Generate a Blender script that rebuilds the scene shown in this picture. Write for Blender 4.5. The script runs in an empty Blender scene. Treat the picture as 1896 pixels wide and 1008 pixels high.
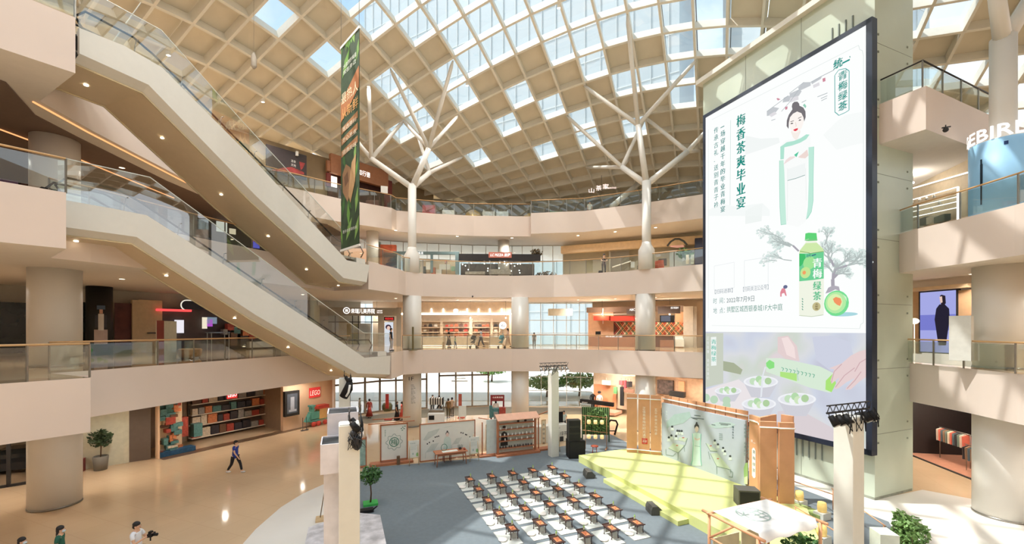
import bpy, math, random
from mathutils import Vector, Matrix
from math import sin, cos, pi, radians, atan2, hypot, sqrt
random.seed(7)
scene = bpy.context.scene
C = scene.collection
# ---------------------------------------------------------------- camera
FPX, CX, HY, EYE = 775.0, 948.0, 609.0, 7.86
cam = bpy.data.objects.new('camera', bpy.data.cameras.new('camera')); C.objects.link(cam)
cam.location = (0, 0, EYE); cam.rotation_euler = (pi/2, 0, 0)
cam.data.sensor_fit = 'HORIZONTAL'; cam.data.sensor_width = 36
cam.data.lens = 36*FPX/1896; cam.data.shift_y = (HY-504)/1896
cam.data.clip_end = 600
scene.camera = cam
# ---------------------------------------------------------------- light and exposure
w = bpy.data.worlds.new('world'); scene.world = w; w.use_nodes = True
wn = w.node_tree; bg = wn.nodes['Background']
tc = wn.nodes.new('ShaderNodeTexCoord'); sp = wn.nodes.new('ShaderNodeSeparateXYZ')
wn.links.new(tc.outputs['Generated'], sp.inputs[0])
wr = wn.nodes.new('ShaderNodeValToRGB'); wn.links.new(sp.outputs['Z'], wr.inputs[0])
wr.color_ramp.elements[0].position = 0.0; wr.color_ramp.elements[0].color = (.84,.88,.90,1)
wr.color_ramp.elements[1].position = 0.62; wr.color_ramp.elements[1].color = (.32,.50,.67,1)
e_ = wr.color_ramp.elements.new(.35); e_.color = (.68,.78,.86,1)
nz = wn.nodes.new('ShaderNodeTexNoise'); nz.inputs['Scale'].default_value = 3; nz.inputs['Detail'].default_value = 5
wn.links.new(tc.outputs['Generated'], nz.inputs['Vector'])
nr = wn.nodes.new('ShaderNodeValToRGB'); nr.color_ramp.elements[0].position=.45; nr.color_ramp.elements[1].position=.68
wn.links.new(nz.outputs['Fac'], nr.inputs[0])
mx = wn.nodes.new('ShaderNodeMixRGB'); mx.inputs[2].default_value=(.95,.97,1,1)
wn.links.new(nr.outputs[0], mx.inputs[0]); wn.links.new(wr.outputs[0], mx.inputs[1]); wn.links.new(mx.outputs[0], bg.inputs[0])
bg.inputs[1].default_value = 1.1
sl = bpy.data.lights.new('sun','SUN'); sl.energy = 3.7; sl.angle = radians(.6); sl.color = (1,.97,.92)
so = bpy.data.objects.new('sun', sl); C.objects.link(so); so.location = (-20,0,60)
so.rotation_euler = Vector((0.50,-0.03,-1)).to_track_quat('-Z','Y').to_euler()
FLOOD = 850   # power of each floodlight under the roof beams
scene.view_settings.view_transform = 'Standard'; scene.view_settings.look = 'None'
scene.view_settings.exposure = 0.78; scene.view_settings.gamma = 1.0
scene.cycles.max_bounces = 8; scene.cycles.diffuse_bounces = 4; scene.cycles.glossy_bounces = 3
scene.cycles.transparent_max_bounces = 16; scene.cycles.caustics_reflective = False; scene.cycles.caustics_refractive = False
scene.cycles.sample_clamp_indirect = 6
# ---------------------------------------------------------------- projection helpers (pixels of the photograph -> points of the place)
def at(px, py, z):
    y = (EYE-z)*FPX/(py-HY); return ((px-CX)/FPX*y, y, z)
def atd(px, py, y): return ((px-CX)/FPX*y, y, EYE+(HY-py)/FPX*y)
U = (-.378, .926); V = (.926, .378)          # the two axes of the building in plan
F2, F3, F4, SL = 6.2, 12.35, 18.2, 1.85
# ---------------------------------------------------------------- materials
def lin(c): return c/12.92 if c <= .04045 else ((c+.055)/1.055)**2.4
def rgb(r,g,b): return (lin(r/255),lin(g/255),lin(b/255),1)
MATS = {}
def mat(name, col, rough=.6, metal=0, noise=.06, scale=4, spec=.5, bump=0, emit=0):
    if name in MATS: return MATS[name]
    m = bpy.data.materials.new(name); m.use_nodes = True; n = m.node_tree; b = n.nodes['Principled BSDF']
    c = rgb(*col)
    t = n.nodes.new('ShaderNodeTexCoord'); x = n.nodes.new('ShaderNodeTexNoise')
    x.inputs['Scale'].default_value = scale; x.inputs['Detail'].default_value = 3
    n.links.new(t.outputs['Object'], x.inputs['Vector'])
    r = n.nodes.new('ShaderNodeValToRGB')
    r.color_ramp.elements[0].color = tuple(v*(1-noise) for v in c[:3])+(1,)
    r.color_ramp.elements[1].color = tuple(min(1,v*(1+noise)) for v in c[:3])+(1,)
    r.color_ramp.elements[0].position=.3; r.color_ramp.elements[1].position=.7
    n.links.new(x.outputs['Fac'], r.inputs[0]); n.links.new(r.outputs[0], b.inputs['Base Color'])
    b.inputs['Roughness'].default_value = rough; b.inputs['Metallic'].default_value = metal
    b.inputs['Specular IOR Level'].default_value = spec
    if emit:
        n.links.new(r.outputs[0], b.inputs['Emission Color']); b.inputs['Emission Strength'].default_value = emit
    if bump:
        bp = n.nodes.new('ShaderNodeBump'); bp.inputs['Strength'].default_value = bump
        n.links.new(x.outputs['Fac'], bp.inputs['Height']); n.links.new(bp.outputs[0], b.inputs['Normal'])
    MATS[name] = m; return m
def emat(name, col, s=1.0):
    if name in MATS: return MATS[name]
    m = bpy.data.materials.new(name); m.use_nodes = True; n = m.node_tree; n.nodes.clear()
    e = n.nodes.new('ShaderNodeEmission'); e.inputs[0].default_value = rgb(*col); e.inputs[1].default_value = s
    o = n.nodes.new('ShaderNodeOutputMaterial'); n.links.new(e.outputs[0], o.inputs[0]); MATS[name]=m; return m
SCR = 0.60                                     # brightness of the lit screens (display white = 1 after exposure)
def smat(col): return emat('screen_%d_%d_%d'%tuple(col), col, SCR)
def glass(name, tint=(.93,.97,.96), refl=.10, rough=0.0):
    if name in MATS: return MATS[name]
    m = bpy.data.materials.new(name); m.use_nodes = True; n = m.node_tree; n.nodes.clear()
    a = n.nodes.new('ShaderNodeBsdfTransparent'); a.inputs[0].default_value = tint+(1,)
    g = n.nodes.new('ShaderNodeBsdfGlossy'); g.inputs['Roughness'].default_value = rough; g.inputs[0].default_value=(.95,.95,.95,1)
    f = n.nodes.new('ShaderNodeLayerWeight'); f.inputs[0].default_value = .25
    q = n.nodes.new('ShaderNodeMath'); q.operation='MULTIPLY_ADD'; q.inputs[1].default_value=.55; q.inputs[2].default_value=refl
    n.links.new(f.outputs['Fresnel'], q.inputs[0])
    x = n.nodes.new('ShaderNodeMixShader'); n.links.new(q.outputs[0], x.inputs[0]); n.links.new(a.outputs[0], x.inputs[1]); n.links.new(g.outputs[0], x.inputs[2])
    o = n.nodes.new('ShaderNodeOutputMaterial'); n.links.new(x.outputs[0], o.inputs[0]); MATS[name]=m; return m
# ---------------------------------------------------------------- mesh builder
def rz(p, a): return (p[0]*cos(a)-p[1]*sin(a), p[0]*sin(a)+p[1]*cos(a))
class MB:
    def __init__(s): s.v=[]; s.f=[]; s.m=[]; s.k=0; s.sm=[]
    def add(s, vs, fs, smooth=False):
        o=len(s.v); s.v+=[tuple(v) for v in vs]
        for f in fs: s.f.append(tuple(i+o for i in f)); s.m.append(s.k); s.sm.append(smooth)
        return s
    def mat(s,k): s.k=k; return s
    def box(s, c, d, a=0, tilt=None):          # centre, full size, heading
        x,y,z=d[0]/2,d[1]/2,d[2]/2; vs=[]
        for sx,sy,sz in ((-1,-1,-1),(1,-1,-1),(1,1,-1),(-1,1,-1),(-1,-1,1),(1,-1,1),(1,1,1),(-1,1,1)):
            p=Vector((sx*x,sy*y,sz*z))
            if tilt is not None: p=tilt@p
            q=rz(p,a); vs.append((c[0]+q[0],c[1]+q[1],c[2]+p.z))
        return s.add(vs,[(0,3,2,1),(4,5,6,7),(0,1,5,4),(1,2,6,5),(2,3,7,6),(3,0,4,7)])
    def bevbox(s, c, d, a=0, b=.02):           # box with chamfered vertical and top edges
        x,y,z=d[0]/2,d[1]/2,d[2]/2; b=min(b,x*.9,y*.9,z*.9)
        def ring(ex,ey,zz): return [(sx,sy,zz) for sx,sy in ((-ex+b,-ey),(ex-b,-ey),(ex,-ey+b),(ex,ey-b),(ex-b,ey),(-ex+b,ey),(-ex,ey-b),(-ex,-ey+b))]
        vs=ring(x,y,-z)+ring(x,y,z-b)+ring(x-b*.8,y-b*.8,z)
        vs=[(c[0]+rz(p,a)[0],c[1]+rz(p,a)[1],c[2]+p[2]) for p in vs]
        fs=[tuple(range(7,-1,-1)),tuple(range(16,24))]
        for r in (0,8): fs+=[(r+i,r+(i+1)%8,r+8+(i+1)%8,r+8+i) for i in range(8)]
        return s.add(vs,fs)
    def prism(s, poly, z0, z1):
        n=len(poly); A=sum(poly[i][0]*poly[(i+1)%n][1]-poly[(i+1)%n][0]*poly[i][1] for i in range(n))
        if A<0: poly=poly[::-1]
        vs=[(p[0],p[1],z0) for p in poly]+[(p[0],p[1],z1) for p in poly]
        return s.add(vs,[tuple(range(n-1,-1,-1)),tuple(range(n,2*n))]+[(i,(i+1)%n,(i+1)%n+n,i+n) for i in range(n)])
    def tube(s, pts, r, seg=8, cap=True):
        pts=[Vector(p) for p in pts]; n=len(pts); rr=r if isinstance(r,(list,tuple)) else [r]*n
        vs=[]; up=None
        for i,p in enumerate(pts):
            t=(pts[min(i+1,n-1)]-pts[max(i-1,0)]).normalized()
            if up is None:
                up=Vector((0,0,1)) if abs(t.z)<.9 else Vector((1,0,0))
            a=t.cross(up).normalized(); b=a.cross(t).normalized(); up=b
            for k in range(seg):
                q=2*pi*k/seg; vs.append(p+(a*cos(q)+b*sin(q))*rr[i])
        fs=[(i*seg+k,i*seg+(k+1)%seg,(i+1)*seg+(k+1)%seg,(i+1)*seg+k) for i in range(n-1) for k in range(seg)]
        if cap: fs+=[tuple(range(seg-1,-1,-1)),tuple(range((n-1)*seg,n*seg))]
        return s.add(vs,fs,True)
    def lathe(s, c, prof, seg=24, cap=True):   # prof: (radius, z) from bottom to top
        vs=[(c[0]+r*cos(2*pi*k/seg),c[1]+r*sin(2*pi*k/seg),c[2]+z) for r,z in prof for k in range(seg)]
        n=len(prof); fs=[(i*seg+k,i*seg+(k+1)%seg,(i+1)*seg+(k+1)%seg,(i+1)*seg+k) for i in range(n-1) for k in range(seg)]
        s.add(vs,fs,True)
        if cap: o=len(s.v)-len(vs); s.f+=[tuple(o+i for i in range(seg-1,-1,-1)),tuple(o+(n-1)*seg+i for i in range(seg))]; s.m+=[s.k,s.k]; s.sm+=[False,False]
        return s
    def sphere(s, c, r, seg=12, rings=8):
        r=r if isinstance(r,(tuple,list)) else (r,r,r); vs=[]; fs=[]
        for i in range(1,rings):
            a=pi*i/rings
            for k in range(seg): b=2*pi*k/seg; vs.append((c[0]+r[0]*sin(a)*cos(b),c[1]+r[1]*sin(a)*sin(b),c[2]-r[2]*cos(a)))
        for i in range(rings-2):
            for k in range(seg): fs.append((i*seg+k,i*seg+(k+1)%seg,(i+1)*seg+(k+1)%seg,(i+1)*seg+k))
        vs+=[(c[0],c[1],c[2]-r[2]),(c[0],c[1],c[2]+r[2])]; N=len(vs)
        for k in range(seg): fs.append((N-2,(k+1)%seg,k)); fs.append((N-1,(rings-2)*seg+k,(rings-2)*seg+(k+1)%seg))
        return s.add(vs,fs,True)
    def strip(s, pts, z0, z1, th=.02):         # vertical sheet with thickness along a plan polyline
        n=len(pts); off=[]
        for i,p in enumerate(pts):
            a=pts[max(i-1,0)]; b=pts[min(i+1,n-1)]; dx,dy=b[0]-a[0],b[1]-a[1]; L=hypot(dx,dy) or 1
            off.append((p[0]-dy/L*th,p[1]+dx/L*th))
        f0=(lambda i:z0[i]) if isinstance(z0,(list,tuple)) else (lambda i:z0)
        f1=(lambda i:z1[i]) if isinstance(z1,(list,tuple)) else (lambda i:z1)
        vs=[]
        for i in range(n): vs+=[(pts[i][0],pts[i][1],f0(i)),(pts[i][0],pts[i][1],f1(i)),(off[i][0],off[i][1],f1(i)),(off[i][0],off[i][1],f0(i))]
        fs=[]
        for i in range(n-1):
            for k in range(4): fs.append((i*4+k,i*4+(k+1)%4,(i+1)*4+(k+1)%4,(i+1)*4+k))
        fs+=[(3,2,1,0),tuple((n-1)*4+k for k in range(4))]
        return s.add(vs,fs)
    def obj(s, name, mats, parent=None, label=None, cat=None, group=None, kind=None, loc=None):
        me=bpy.data.meshes.new(name); o3=loc or (0,0,0)
        if loc: s.v=[(a-o3[0],b-o3[1],c-o3[2]) for a,b,c in s.v]
        me.from_pydata(s.v,[],s.f); me.update()
        mats=mats if isinstance(mats,(list,tuple)) else [mats]
        for m in mats: me.materials.append(m)
        if len(mats)>1: me.polygons.foreach_set('material_index', s.m)
        me.polygons.foreach_set('use_smooth', s.sm)
        o=bpy.data.objects.new(name,me); C.objects.link(o); o.location=o3
        if parent is not None:
            o.parent=parent; o.matrix_parent_inverse=parent.matrix_basis.inverted() if PARINV else Matrix()
        return tag(o,label,cat,group,kind)
PARINV=True
def tag(o,label=None,cat=None,group=None,kind=None):
    for k,v in (('label',label),('category',cat),('group',group),('kind',kind)):
        if v: o[k]=v
    return o
def T(name, loc, label=None, cat=None, group=None, rot=0, kind=None):
    o=bpy.data.objects.new(name,None); C.objects.link(o); o.location=loc; o.rotation_euler=(0,0,rot)
    o.empty_display_size=.2
    return tag(o,label,cat,group,kind)
def copy_tree(o, parent=None):
    c=o.copy(); C.objects.link(c); c.parent=parent
    if parent is not None: c.matrix_parent_inverse=o.matrix_parent_inverse.copy()
    for ch in o.children: copy_tree(ch,c)
    return c
# ---------------------------------------------------------------- lettering as flat geometry
_tc={}
def glyphs(txt):
    if txt in _tc: return _tc[txt]
    cu=bpy.data.curves.new('t','FONT'); cu.body=txt; cu.size=1; cu.align_x='LEFT'; cu.resolution_u=2
    o=bpy.data.objects.new('t',cu); C.objects.link(o); dg=bpy.context.evaluated_depsgraph_get(); dg.update()
    me=o.evaluated_get(dg).to_mesh(); vs=[(v.co.x,v.co.y) for v in me.vertices]; fs=[tuple(p.vertices) for p in me.polygons]
    o.evaluated_get(dg).to_mesh_clear(); bpy.data.objects.remove(o); bpy.data.curves.remove(cu)
    if vs:
        x0=min(v[0] for v in vs); y0=min(v[1] for v in vs); x1=max(v[0] for v in vs); y1=max(v[1] for v in vs)
    else: x0=y0=0; x1=y1=1
    _tc[txt]=(vs,fs,x0,y0,x1,y1); return _tc[txt]
class Wall:
    """a vertical plane: o plan origin, d plan direction running left to right for the viewer, n towards the viewer"""
    def __init__(s,o,d):
        L=hypot(*d[:2]); s.o=o[:2]; s.d=(d[0]/L,d[1]/L); s.n=(s.d[1],-s.d[0])
    def hit(s,px,py):
        a=(px-CX)/FPX; y=(s.o[0]*s.d[1]-s.o[1]*s.d[0])/(a*s.d[1]-s.d[0]); x=a*y
        return ((x-s.o[0])*s.d[0]+(y-s.o[1])*s.d[1], EYE+(HY-py)/FPX*y)
    def pt(s,t,z,off=0): return (s.o[0]+s.d[0]*t+s.n[0]*off, s.o[1]+s.d[1]*t+s.n[1]*off, z)
    def ang(s): return atan2(s.d[1],s.d[0])
    def poly(s,mb,pts,off=.01,pix=False):
        if pix: pts=[s.hit(*p) for p in pts]
        A=sum(pts[i][0]*pts[(i+1)%len(pts)][1]-pts[(i+1)%len(pts)][0]*pts[i][1] for i in range(len(pts)))
        if A<0: pts=pts[::-1]
        mb.add([s.pt(t,z,off) for t,z in pts],[tuple(range(len(pts)))]); return s
    def rect(s,mb,t0,z0,t1,z1,off=.01): return s.poly(mb,[(t0,z0),(t1,z0),(t1,z1),(t0,z1)],off)
    def block(s,mb,t0,z0,t1,z1,o0,o1):          # a solid box between offsets o0 and o1
        vs=[s.pt(t,z,o) for o in (o0,o1) for t,z in ((t0,z0),(t1,z0),(t1,z1),(t0,z1))]
        mb.add(vs,[(3,2,1,0),(4,5,6,7),(0,1,5,4),(1,2,6,5),(2,3,7,6),(3,0,4,7)]); return s
    def ell(s,mb,t,z,rt,rz_,off=.01,n=20,a0=0,a1=2*pi): return s.poly(mb,[(t+rt*cos(a0+(a1-a0)*i/n),z+rz_*sin(a0+(a1-a0)*i/n)) for i in range(n+(a1-a0<6.2))],off)
    def line(s,mb,pts,wd,off=.01,pix=False):
        if pix: pts=[s.hit(*p) for p in pts]
        for (a,b),(c,d) in zip(pts,pts[1:]):
            L=hypot(c-a,d-b) or 1; x,y=-(d-b)/L*wd/2,(c-a)/L*wd/2
            s.poly(mb,[(a+x,b+y),(c+x,d+y),(c-x,d-y),(a-x,b-y)],off)
        return s
    def text(s,mb,txt,t,z,h,off=.02,wd=None,slant=0,th=0):     # lower left corner, height (and width) in metres
        vs,fs,x0,y0,x1,y1=glyphs(txt)
        k=h/max(y1-y0,1e-3); kx=(wd/max(x1-x0,1e-3)) if wd else k
        P=[(t+(x-x0)*kx+(y-y0)*k*slant, z+(y-y0)*k) for x,y in vs]
        mb.add([s.pt(a,b,off) for a,b in P],fs)
        if th: pass
        return s
    def vtext(s,mb,txt,t,z,h,step,off=.02,wd=None):            # characters stacked downwards from top z
        for i,ch in enumerate(txt):
            if ch!=' ': s.text(mb,ch,t,z-h-i*step,h,off,wd or h)
        return s
# ---------------------------------------------------------------- common materials
M_CREAM=mat('cream_painted_panel',(222,206,194),.55,noise=.02,scale=.6)
M_SOFF=mat('white_soffit_paint',(220,212,202),.8,noise=.02)
M_WHITE=mat('white_paint',(236,234,228),.6,noise=.02)
M_COL=mat('column_white_cladding',(226,222,214),.4,noise=.02,scale=1)
M_ROOFB=mat('roof_beam_cream',(234,230,218),.5,noise=.02)
M_ROOFP=mat('roof_panel_beige',(228,219,200),.85,noise=.03,scale=1)
M_ESC=mat('escalator_cladding',(216,213,204),.35,noise=.015)
M_ESCU=mat('escalator_underside',(206,188,158),.35,metal=.05,noise=.02)
M_GLASS=glass('rail_glass',(.91,.955,.94),.06)
M_RGLASS=glass('roof_glass',(.76,.79,.80),.05)
M_WGLASS=glass('window_glass',(.96,.98,.98),.04)
M_RAIL=mat('oak_handrail',(200,160,112),.4)
M_STEEL=mat('brushed_steel',(150,146,138),.3,metal=.8)
M_DARK=mat('dark_metal',(38,36,36),.5)
M_BLACK=mat('black_plastic',(28,27,27),.6,spec=.25)
M_LAMP=emat('lamp_glow',(255,236,205),6)
M_LAMPW=emat('lamp_glow_white',(255,250,240),5)
# ================================================================ the setting
def marble():
    m=mat('polished_marble_floor',(212,184,150),.09,noise=.05,scale=.35); n=m.node_tree; b=n.nodes['Principled BSDF']
    t=n.nodes.new('ShaderNodeTexCoord'); mp=n.nodes.new('ShaderNodeMapping'); mp.inputs['Rotation'].default_value[2]=radians(22.2)
    br=n.nodes.new('ShaderNodeTexBrick'); br.inputs['Scale'].default_value=1; br.offset=0; br.inputs['Brick Width'].default_value=1.2; br.inputs['Row Height'].default_value=1.2
    br.inputs['Mortar Size'].default_value=.012; br.inputs['Color1'].default_value=(1,1,1,1); br.inputs['Color2'].default_value=(.95,.95,.94,1); br.inputs['Mortar'].default_value=(.72,.66,.58,1)
    mu=n.nodes.new('ShaderNodeMixRGB'); mu.blend_type='MULTIPLY'; mu.inputs[0].default_value=.28
    src=b.inputs['Base Color'].links[0].from_socket
    n.links.new(t.outputs['Object'],mp.inputs[0]); n.links.new(mp.outputs[0],br.inputs['Vector'])
    n.links.new(src,mu.inputs[1]); n.links.new(br.outputs['Color'],mu.inputs[2]); n.links.new(mu.outputs[0],b.inputs['Base Color'])
    return m
M_FLOOR=marble()
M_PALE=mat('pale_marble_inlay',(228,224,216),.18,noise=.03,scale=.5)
b=MB(); b.box((0,24,-.15),(130,100,.3)); b.obj('floor',M_FLOOR,kind='structure',label='polished beige marble ground floor')
# white terrazzo band sweeping round the event area
b=MB(); pts=[at(430,1030,0),at(474,980,0),at(520,940,0),at(560,915,0),at(600,897,0),at(640,880,0)]
b.prism([(p[0],p[1]) for p in pts]+[(-3,25),(-3,12),(-7.5,12)],.0,.004); b.obj('floor',M_PALE,kind='structure',label='pale marble inlay curving round the event carpet')
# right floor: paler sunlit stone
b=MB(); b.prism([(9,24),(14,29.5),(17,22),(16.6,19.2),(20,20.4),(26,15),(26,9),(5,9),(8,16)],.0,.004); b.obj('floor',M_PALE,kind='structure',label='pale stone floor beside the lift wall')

# plan outlines of the gallery edges, traced floor by floor
E2=[(-40,2),(-17.6,9.2),(-15.9,11.9),(-14.3,14.2),(-17.2,15.6),(-16.7,16.6),(-16.0,19.0),(-14.5,23.5),(-12.9,27.6),(-11.4,30.5),(-8.35,29.0),(-8.3,31.9),(-7.0,32.8),(-3.6,33.9),(0,34.5),(3.5,34.2),(6.8,33.0),(9.5,31.5),(11.7,30.2),(13.6,29.4)]
E3=[(-40,2),(-17.6,9.2),(-15.6,12.7),(-14.7,13.8),(-17.2,15.6),(-16.7,16.6),(-16.0,19.0),(-14.5,23.5),(-12.4,29.2),(-9.6,28.0),(-8.5,31.3),(-8.4,33.0),(-7.2,34.0),(-3.6,35.1),(0,35.5),(3.5,35.0),(6.0,34.1),(8.5,32.8),(11.7,30.3),(13.6,28.8)]
E4=[(-40,2),(-18.6,8.0),(-16.0,12.0),(-14.5,13.9),(-17.6,15.6),(-18,18),(-18.6,24),(-18.6,28),(-16.3,30.6),(-13.7,33.2),(-10.3,35.8),(-10.1,36.6),(-6.9,37.6),(-3.5,38.3),(1.7,38.5),(1.7,37.4),(6.35,36.7),(10.5,34.6),(14.6,32.2),(16.5,31)]
OUT=[(60,31),(60,44.6),(-60,44.6),(-60,2)]; OUT4=[(60,31),(60,52),(-60,52),(-60,2)]
for n_,E_,z_ in (('2',E2,F2),('3',E3,F3),('4',E4,F4)):
    OUT_=OUT4 if n_=='4' else OUT
    b=MB(); b.prism(E_+OUT_,z_-SL,z_); b.mat(0)
    fl={'2':'second','3':'third','4':'fourth'}[n_]
    n0=len(b.f); b.m=[0]*n0; b.m[0]=1; b.m[1]=2
    P_=E_+OUT_; nn=len(P_); A_=sum(P_[i][0]*P_[(i+1)%nn][1]-P_[(i+1)%nn][0]*P_[i][1] for i in range(nn))
    o=b.obj('floor',[M_CREAM,M_SOFF,M_FLOOR],kind='structure',label='%s floor gallery with a smooth cream edge band'%fl)
# right-hand galleries
R2=[(19.4,22.0),(19.2,20.2),(19.0,17.5),(18.6,15.4),(18.6,11),(22,4),(60,4),(60,30.9),(24,30.9)]
R3=[(18.6,21.0),(18.2,18.9),(18.3,17.2),(18.25,15.2),(17.9,13.2),(18.5,9),(22,3),(60,3),(60,30.9),(24,30.9)]
for P_,z_,fl in ((R2,F2,'second'),(R3,F3,'third')):
    b=MB(); b.prism(P_,z_-SL,z_); n0=len(b.f); b.m=[0]*n0; b.m[0]=1; b.m[1]=2
    b.obj('floor',[M_CREAM,M_SOFF,M_FLOOR],kind='structure',label='%s floor gallery on the right of the lift wall'%fl)
R4=[(17.6,17.8),(25.5,21.3),(60,30),(60,45),(30,45),(19,24),(16.9,19.3)]
b=MB(); b.prism(R4,F4-1.85,F4); n0=len(b.f); b.m=[0]*n0; b.m[0]=1; b.m[1]=2
b.obj('floor',[M_CREAM,M_SOFF,M_FLOOR],kind='structure',label='fourth floor walkway with an angular cream corner')

# ---- walls behind the galleries
M_WALLW=mat('warm_wall_paint',(226,204,178),.7,noise=.02)
M_GREYW=mat('grey_wall_panel',(178,172,158),.6,noise=.03)
M_MARK=mat('greige_wall',(190,182,160),.6,noise=.03)
def wallstrip(pts,z0,z1,m,name='wall_back',label=None,th=.15):
    b=MB(); b.strip(pts,z0,z1,th); return b.obj(name,m,kind='structure',label=label)
wallstrip([(-45,14),(-34,23),(-27.5,27.5),(-25.2,22.6)],0,F2-SL,M_GREYW,'wall_left','dark ground floor wall left of the column')
wallstrip([(-24.9,22.4),(-22.6,24.4),(-22.5,24.6)],0,F2-SL,mat('pale_green_wall',(206,204,184),.6),'wall_left','pale wall behind the potted plant')
wallstrip([(-22.5,24.6),(-21.75,25.2)],0,F2-SL,mat('brown_pier',(104,90,80),.6),'wall_left','brown pier beside the toy shop')
wallstrip([(-46,14),(-33,22),(-26.5,30),(-22,37),(-15,41.5)],F2,F3-SL,M_GREYW,'wall_left','second floor shop wall on the left')
wallstrip([(-46,14),(-33,22),(-26.5,30),(-22,37),(-15,41.5)],F3,F4-SL,mat('brown_ceiling_wall',(120,98,84),.7),'wall_left','third floor shop wall on the left')
# ---- glazed back wall of each floor
M_MULL=mat('bronze_mullion',(126,108,88),.5)
M_MULLW=mat('pale_mullion',(206,206,200),.5)
def curtain(pts,z0,z1,step,mm,hz=(),wn='window_1',label=None,hw=.06):
    # pts polyline; mullions each step, transoms at heights hz
    g=MB(); g.strip(pts,z0,z1,.02); r=MB()
    for (a,b_),(c,d) in zip(pts,pts[1:]):
        L=hypot(c-a,d-b_); n=max(1,round(L/step)); an=atan2(d-b_,c-a)
        for i in range(n+1):
            t=i/n; r.box((a+(c-a)*t,b_+(d-b_)*t,(z0+z1)/2),(hw,.12,z1-z0),an)
        for h in list(hz)+[z0+.05,z1-.05]:
            r.box(((a+c)/2,(b_+d)/2,h),(L,.1,hw),an)
    e=T(wn,(pts[0][0],pts[0][1],z0),label=label,kind='structure')
    g.obj('glass_pane',M_WGLASS,e); r.obj('window_frame',mm,e); return e
curtain([(-15.6,36.4),(-12.5,39.6),(-8.4,41.2)],0,F2-SL,1.35,M_MULL,(2.9,),'window_1','ground floor glazed entrance on the left',.16)
curtain([(-7.2,41.4),(-2.4,42.4)],0,F2-SL,1.5,M_MULL,(3.2,),'window_2','ground floor glazed entrance in bronze frames',.16)
curtain([(0.4,42.4),(5.5,42.2),(8.2,41.4)],0,F2-SL,1.3,M_MULLW,(3.0,1.6),'window_3','ground floor glazing right of the middle column')
curtain([(1.6,42.2),(8.0,41.6)],F2,F3-SL,1.25,M_MULLW,(F2+2.5,F2+1.2),'window_4','second floor glazing between the bag shop and the restaurant')
curtain([(-15,39),(-9.5,41.2),(-4,42.4),(0,42.8),(5.2,42.6)],F3,F4-SL,1.15,M_MULLW,(F3+2.4,),'window_5','third floor window band behind the cafe booths')
wallstrip([(-15.6,36.4),(-15.2,35.4)],0,F2-SL,M_CREAM,'wall_left')
for z0,z1,pts in ((F2,F3-SL,[(-13.6,40.9),(-9.8,42.3),(1.6,42.4)]),(F2,F3-SL,[(8.0,41.7),(15,39.6),(22,33)]),(F3,F4-SL,[(5.2,42.6),(12,39.8),(22,33)]),(0,F2-SL,[(8.2,41.5),(15,38.5),(22,33)])):
    wallstrip(pts,z0,z1,M_WALLW if z0<F3 else M_MARK,'wall_back')
# fourth floor: windows low under the roof edge
curtain([(-9,48),(-3,50),(4,50),(10,48),(17,44),(24,38)],F4,F4+2.3,1.4,M_MULLW,(),'window_6','low windows on the fourth floor terrace under the roof edge')
M_ROOFW=mat('roof_edge_wall',(150,140,122),.8)
wallstrip([(-46,20),(-30,27),(-24,30.5),(-20.5,34),(-16.5,38.5),(-13,43),(-9,48)],F4,F4+5.2,mat('fourth_floor_timber_wall',(148,128,98),.6,noise=.08,scale=1.5),'wall_back','brown panelled wall of the fourth floor')
wallstrip([(-9,48.1),(-3,50.1),(4,50.1),(10,48.1),(17,44.1),(24,38.1)],F4+2.3,F4+4.6,M_ROOFW,'wall_back')

# ---- the roof: a shallow shell of square coffers; node heights as surveyed from the photograph
RS=[-5.46748347002396,13.996616289980942,10.269966277207896,0.3845677118881553,-0.014079579487952243,-0.0012410140273662051,-0.15932459534561733,-0.011211234953609095,0.0022390382954862176,-0.02981372126660542,-0.001845705559721189,0.001913947953342543]
def node(i,j):
    x=2*(RS[0]+i*sin(radians(26))+j*1.04*cos(radians(23))); y=2*(RS[1]+i*cos(radians(26))-j*1.04*sin(radians(23)))
    ci,cj=max(-5,min(12,i)),max(-7,min(13,j))
    bs=[ci**p*cj**q for p in range(4) for q in range(4-p)]
    z=EYE+2*sum(a*c for a,c in zip(RS[2:],bs))
    z-=.25*(abs(i-ci)+.6*abs(j-cj))
    return Vector((x,y,max(21.2,z)))
GL={(3,-1),(4,-1),(4,-2),(2,-1),(6,-2),(-2,-2),(0,-2),(4,1),(3,1),(5,3),(6,2),(7,0),(6,4),(7,5),(8,5),(8,3),(8,7),(6,7),(6,8),(6,9),(7,9),(5,6),(5,9),(5,10),(4,10),(5,11),(4,5),(4,6),(4,7),(4,8),(4,9)}
rnd=random.Random(3)
def glazed(i,j):
    if (i,j) in GL: return True
    if i<=3 and j<=12:
        j0={0:0,1:1,2:2,3:1}.get(i,0)
        return j>=j0
    if j>12: return rnd.random()<.35
    return False
beams=MB(); panels=MB(); panes=MB(); pfr=MB()
I0,I1,J0,J1=-13,15,-11,34
def inside(p):
    if p.y<-2 or p.y>52 or p.x<-34 or p.x>58: return False
    # left of the timber wall of the fourth floor
    for (a,b_),(c,d) in zip([(-46,20),(-30,27),(-24,30.5),(-20.5,34),(-16.5,38.5),(-13,43),(-9,48)],[(-30,27),(-24,30.5),(-20.5,34),(-16.5,38.5),(-13,43),(-9,48),(-5,54)]):
        pass
    return True
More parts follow.
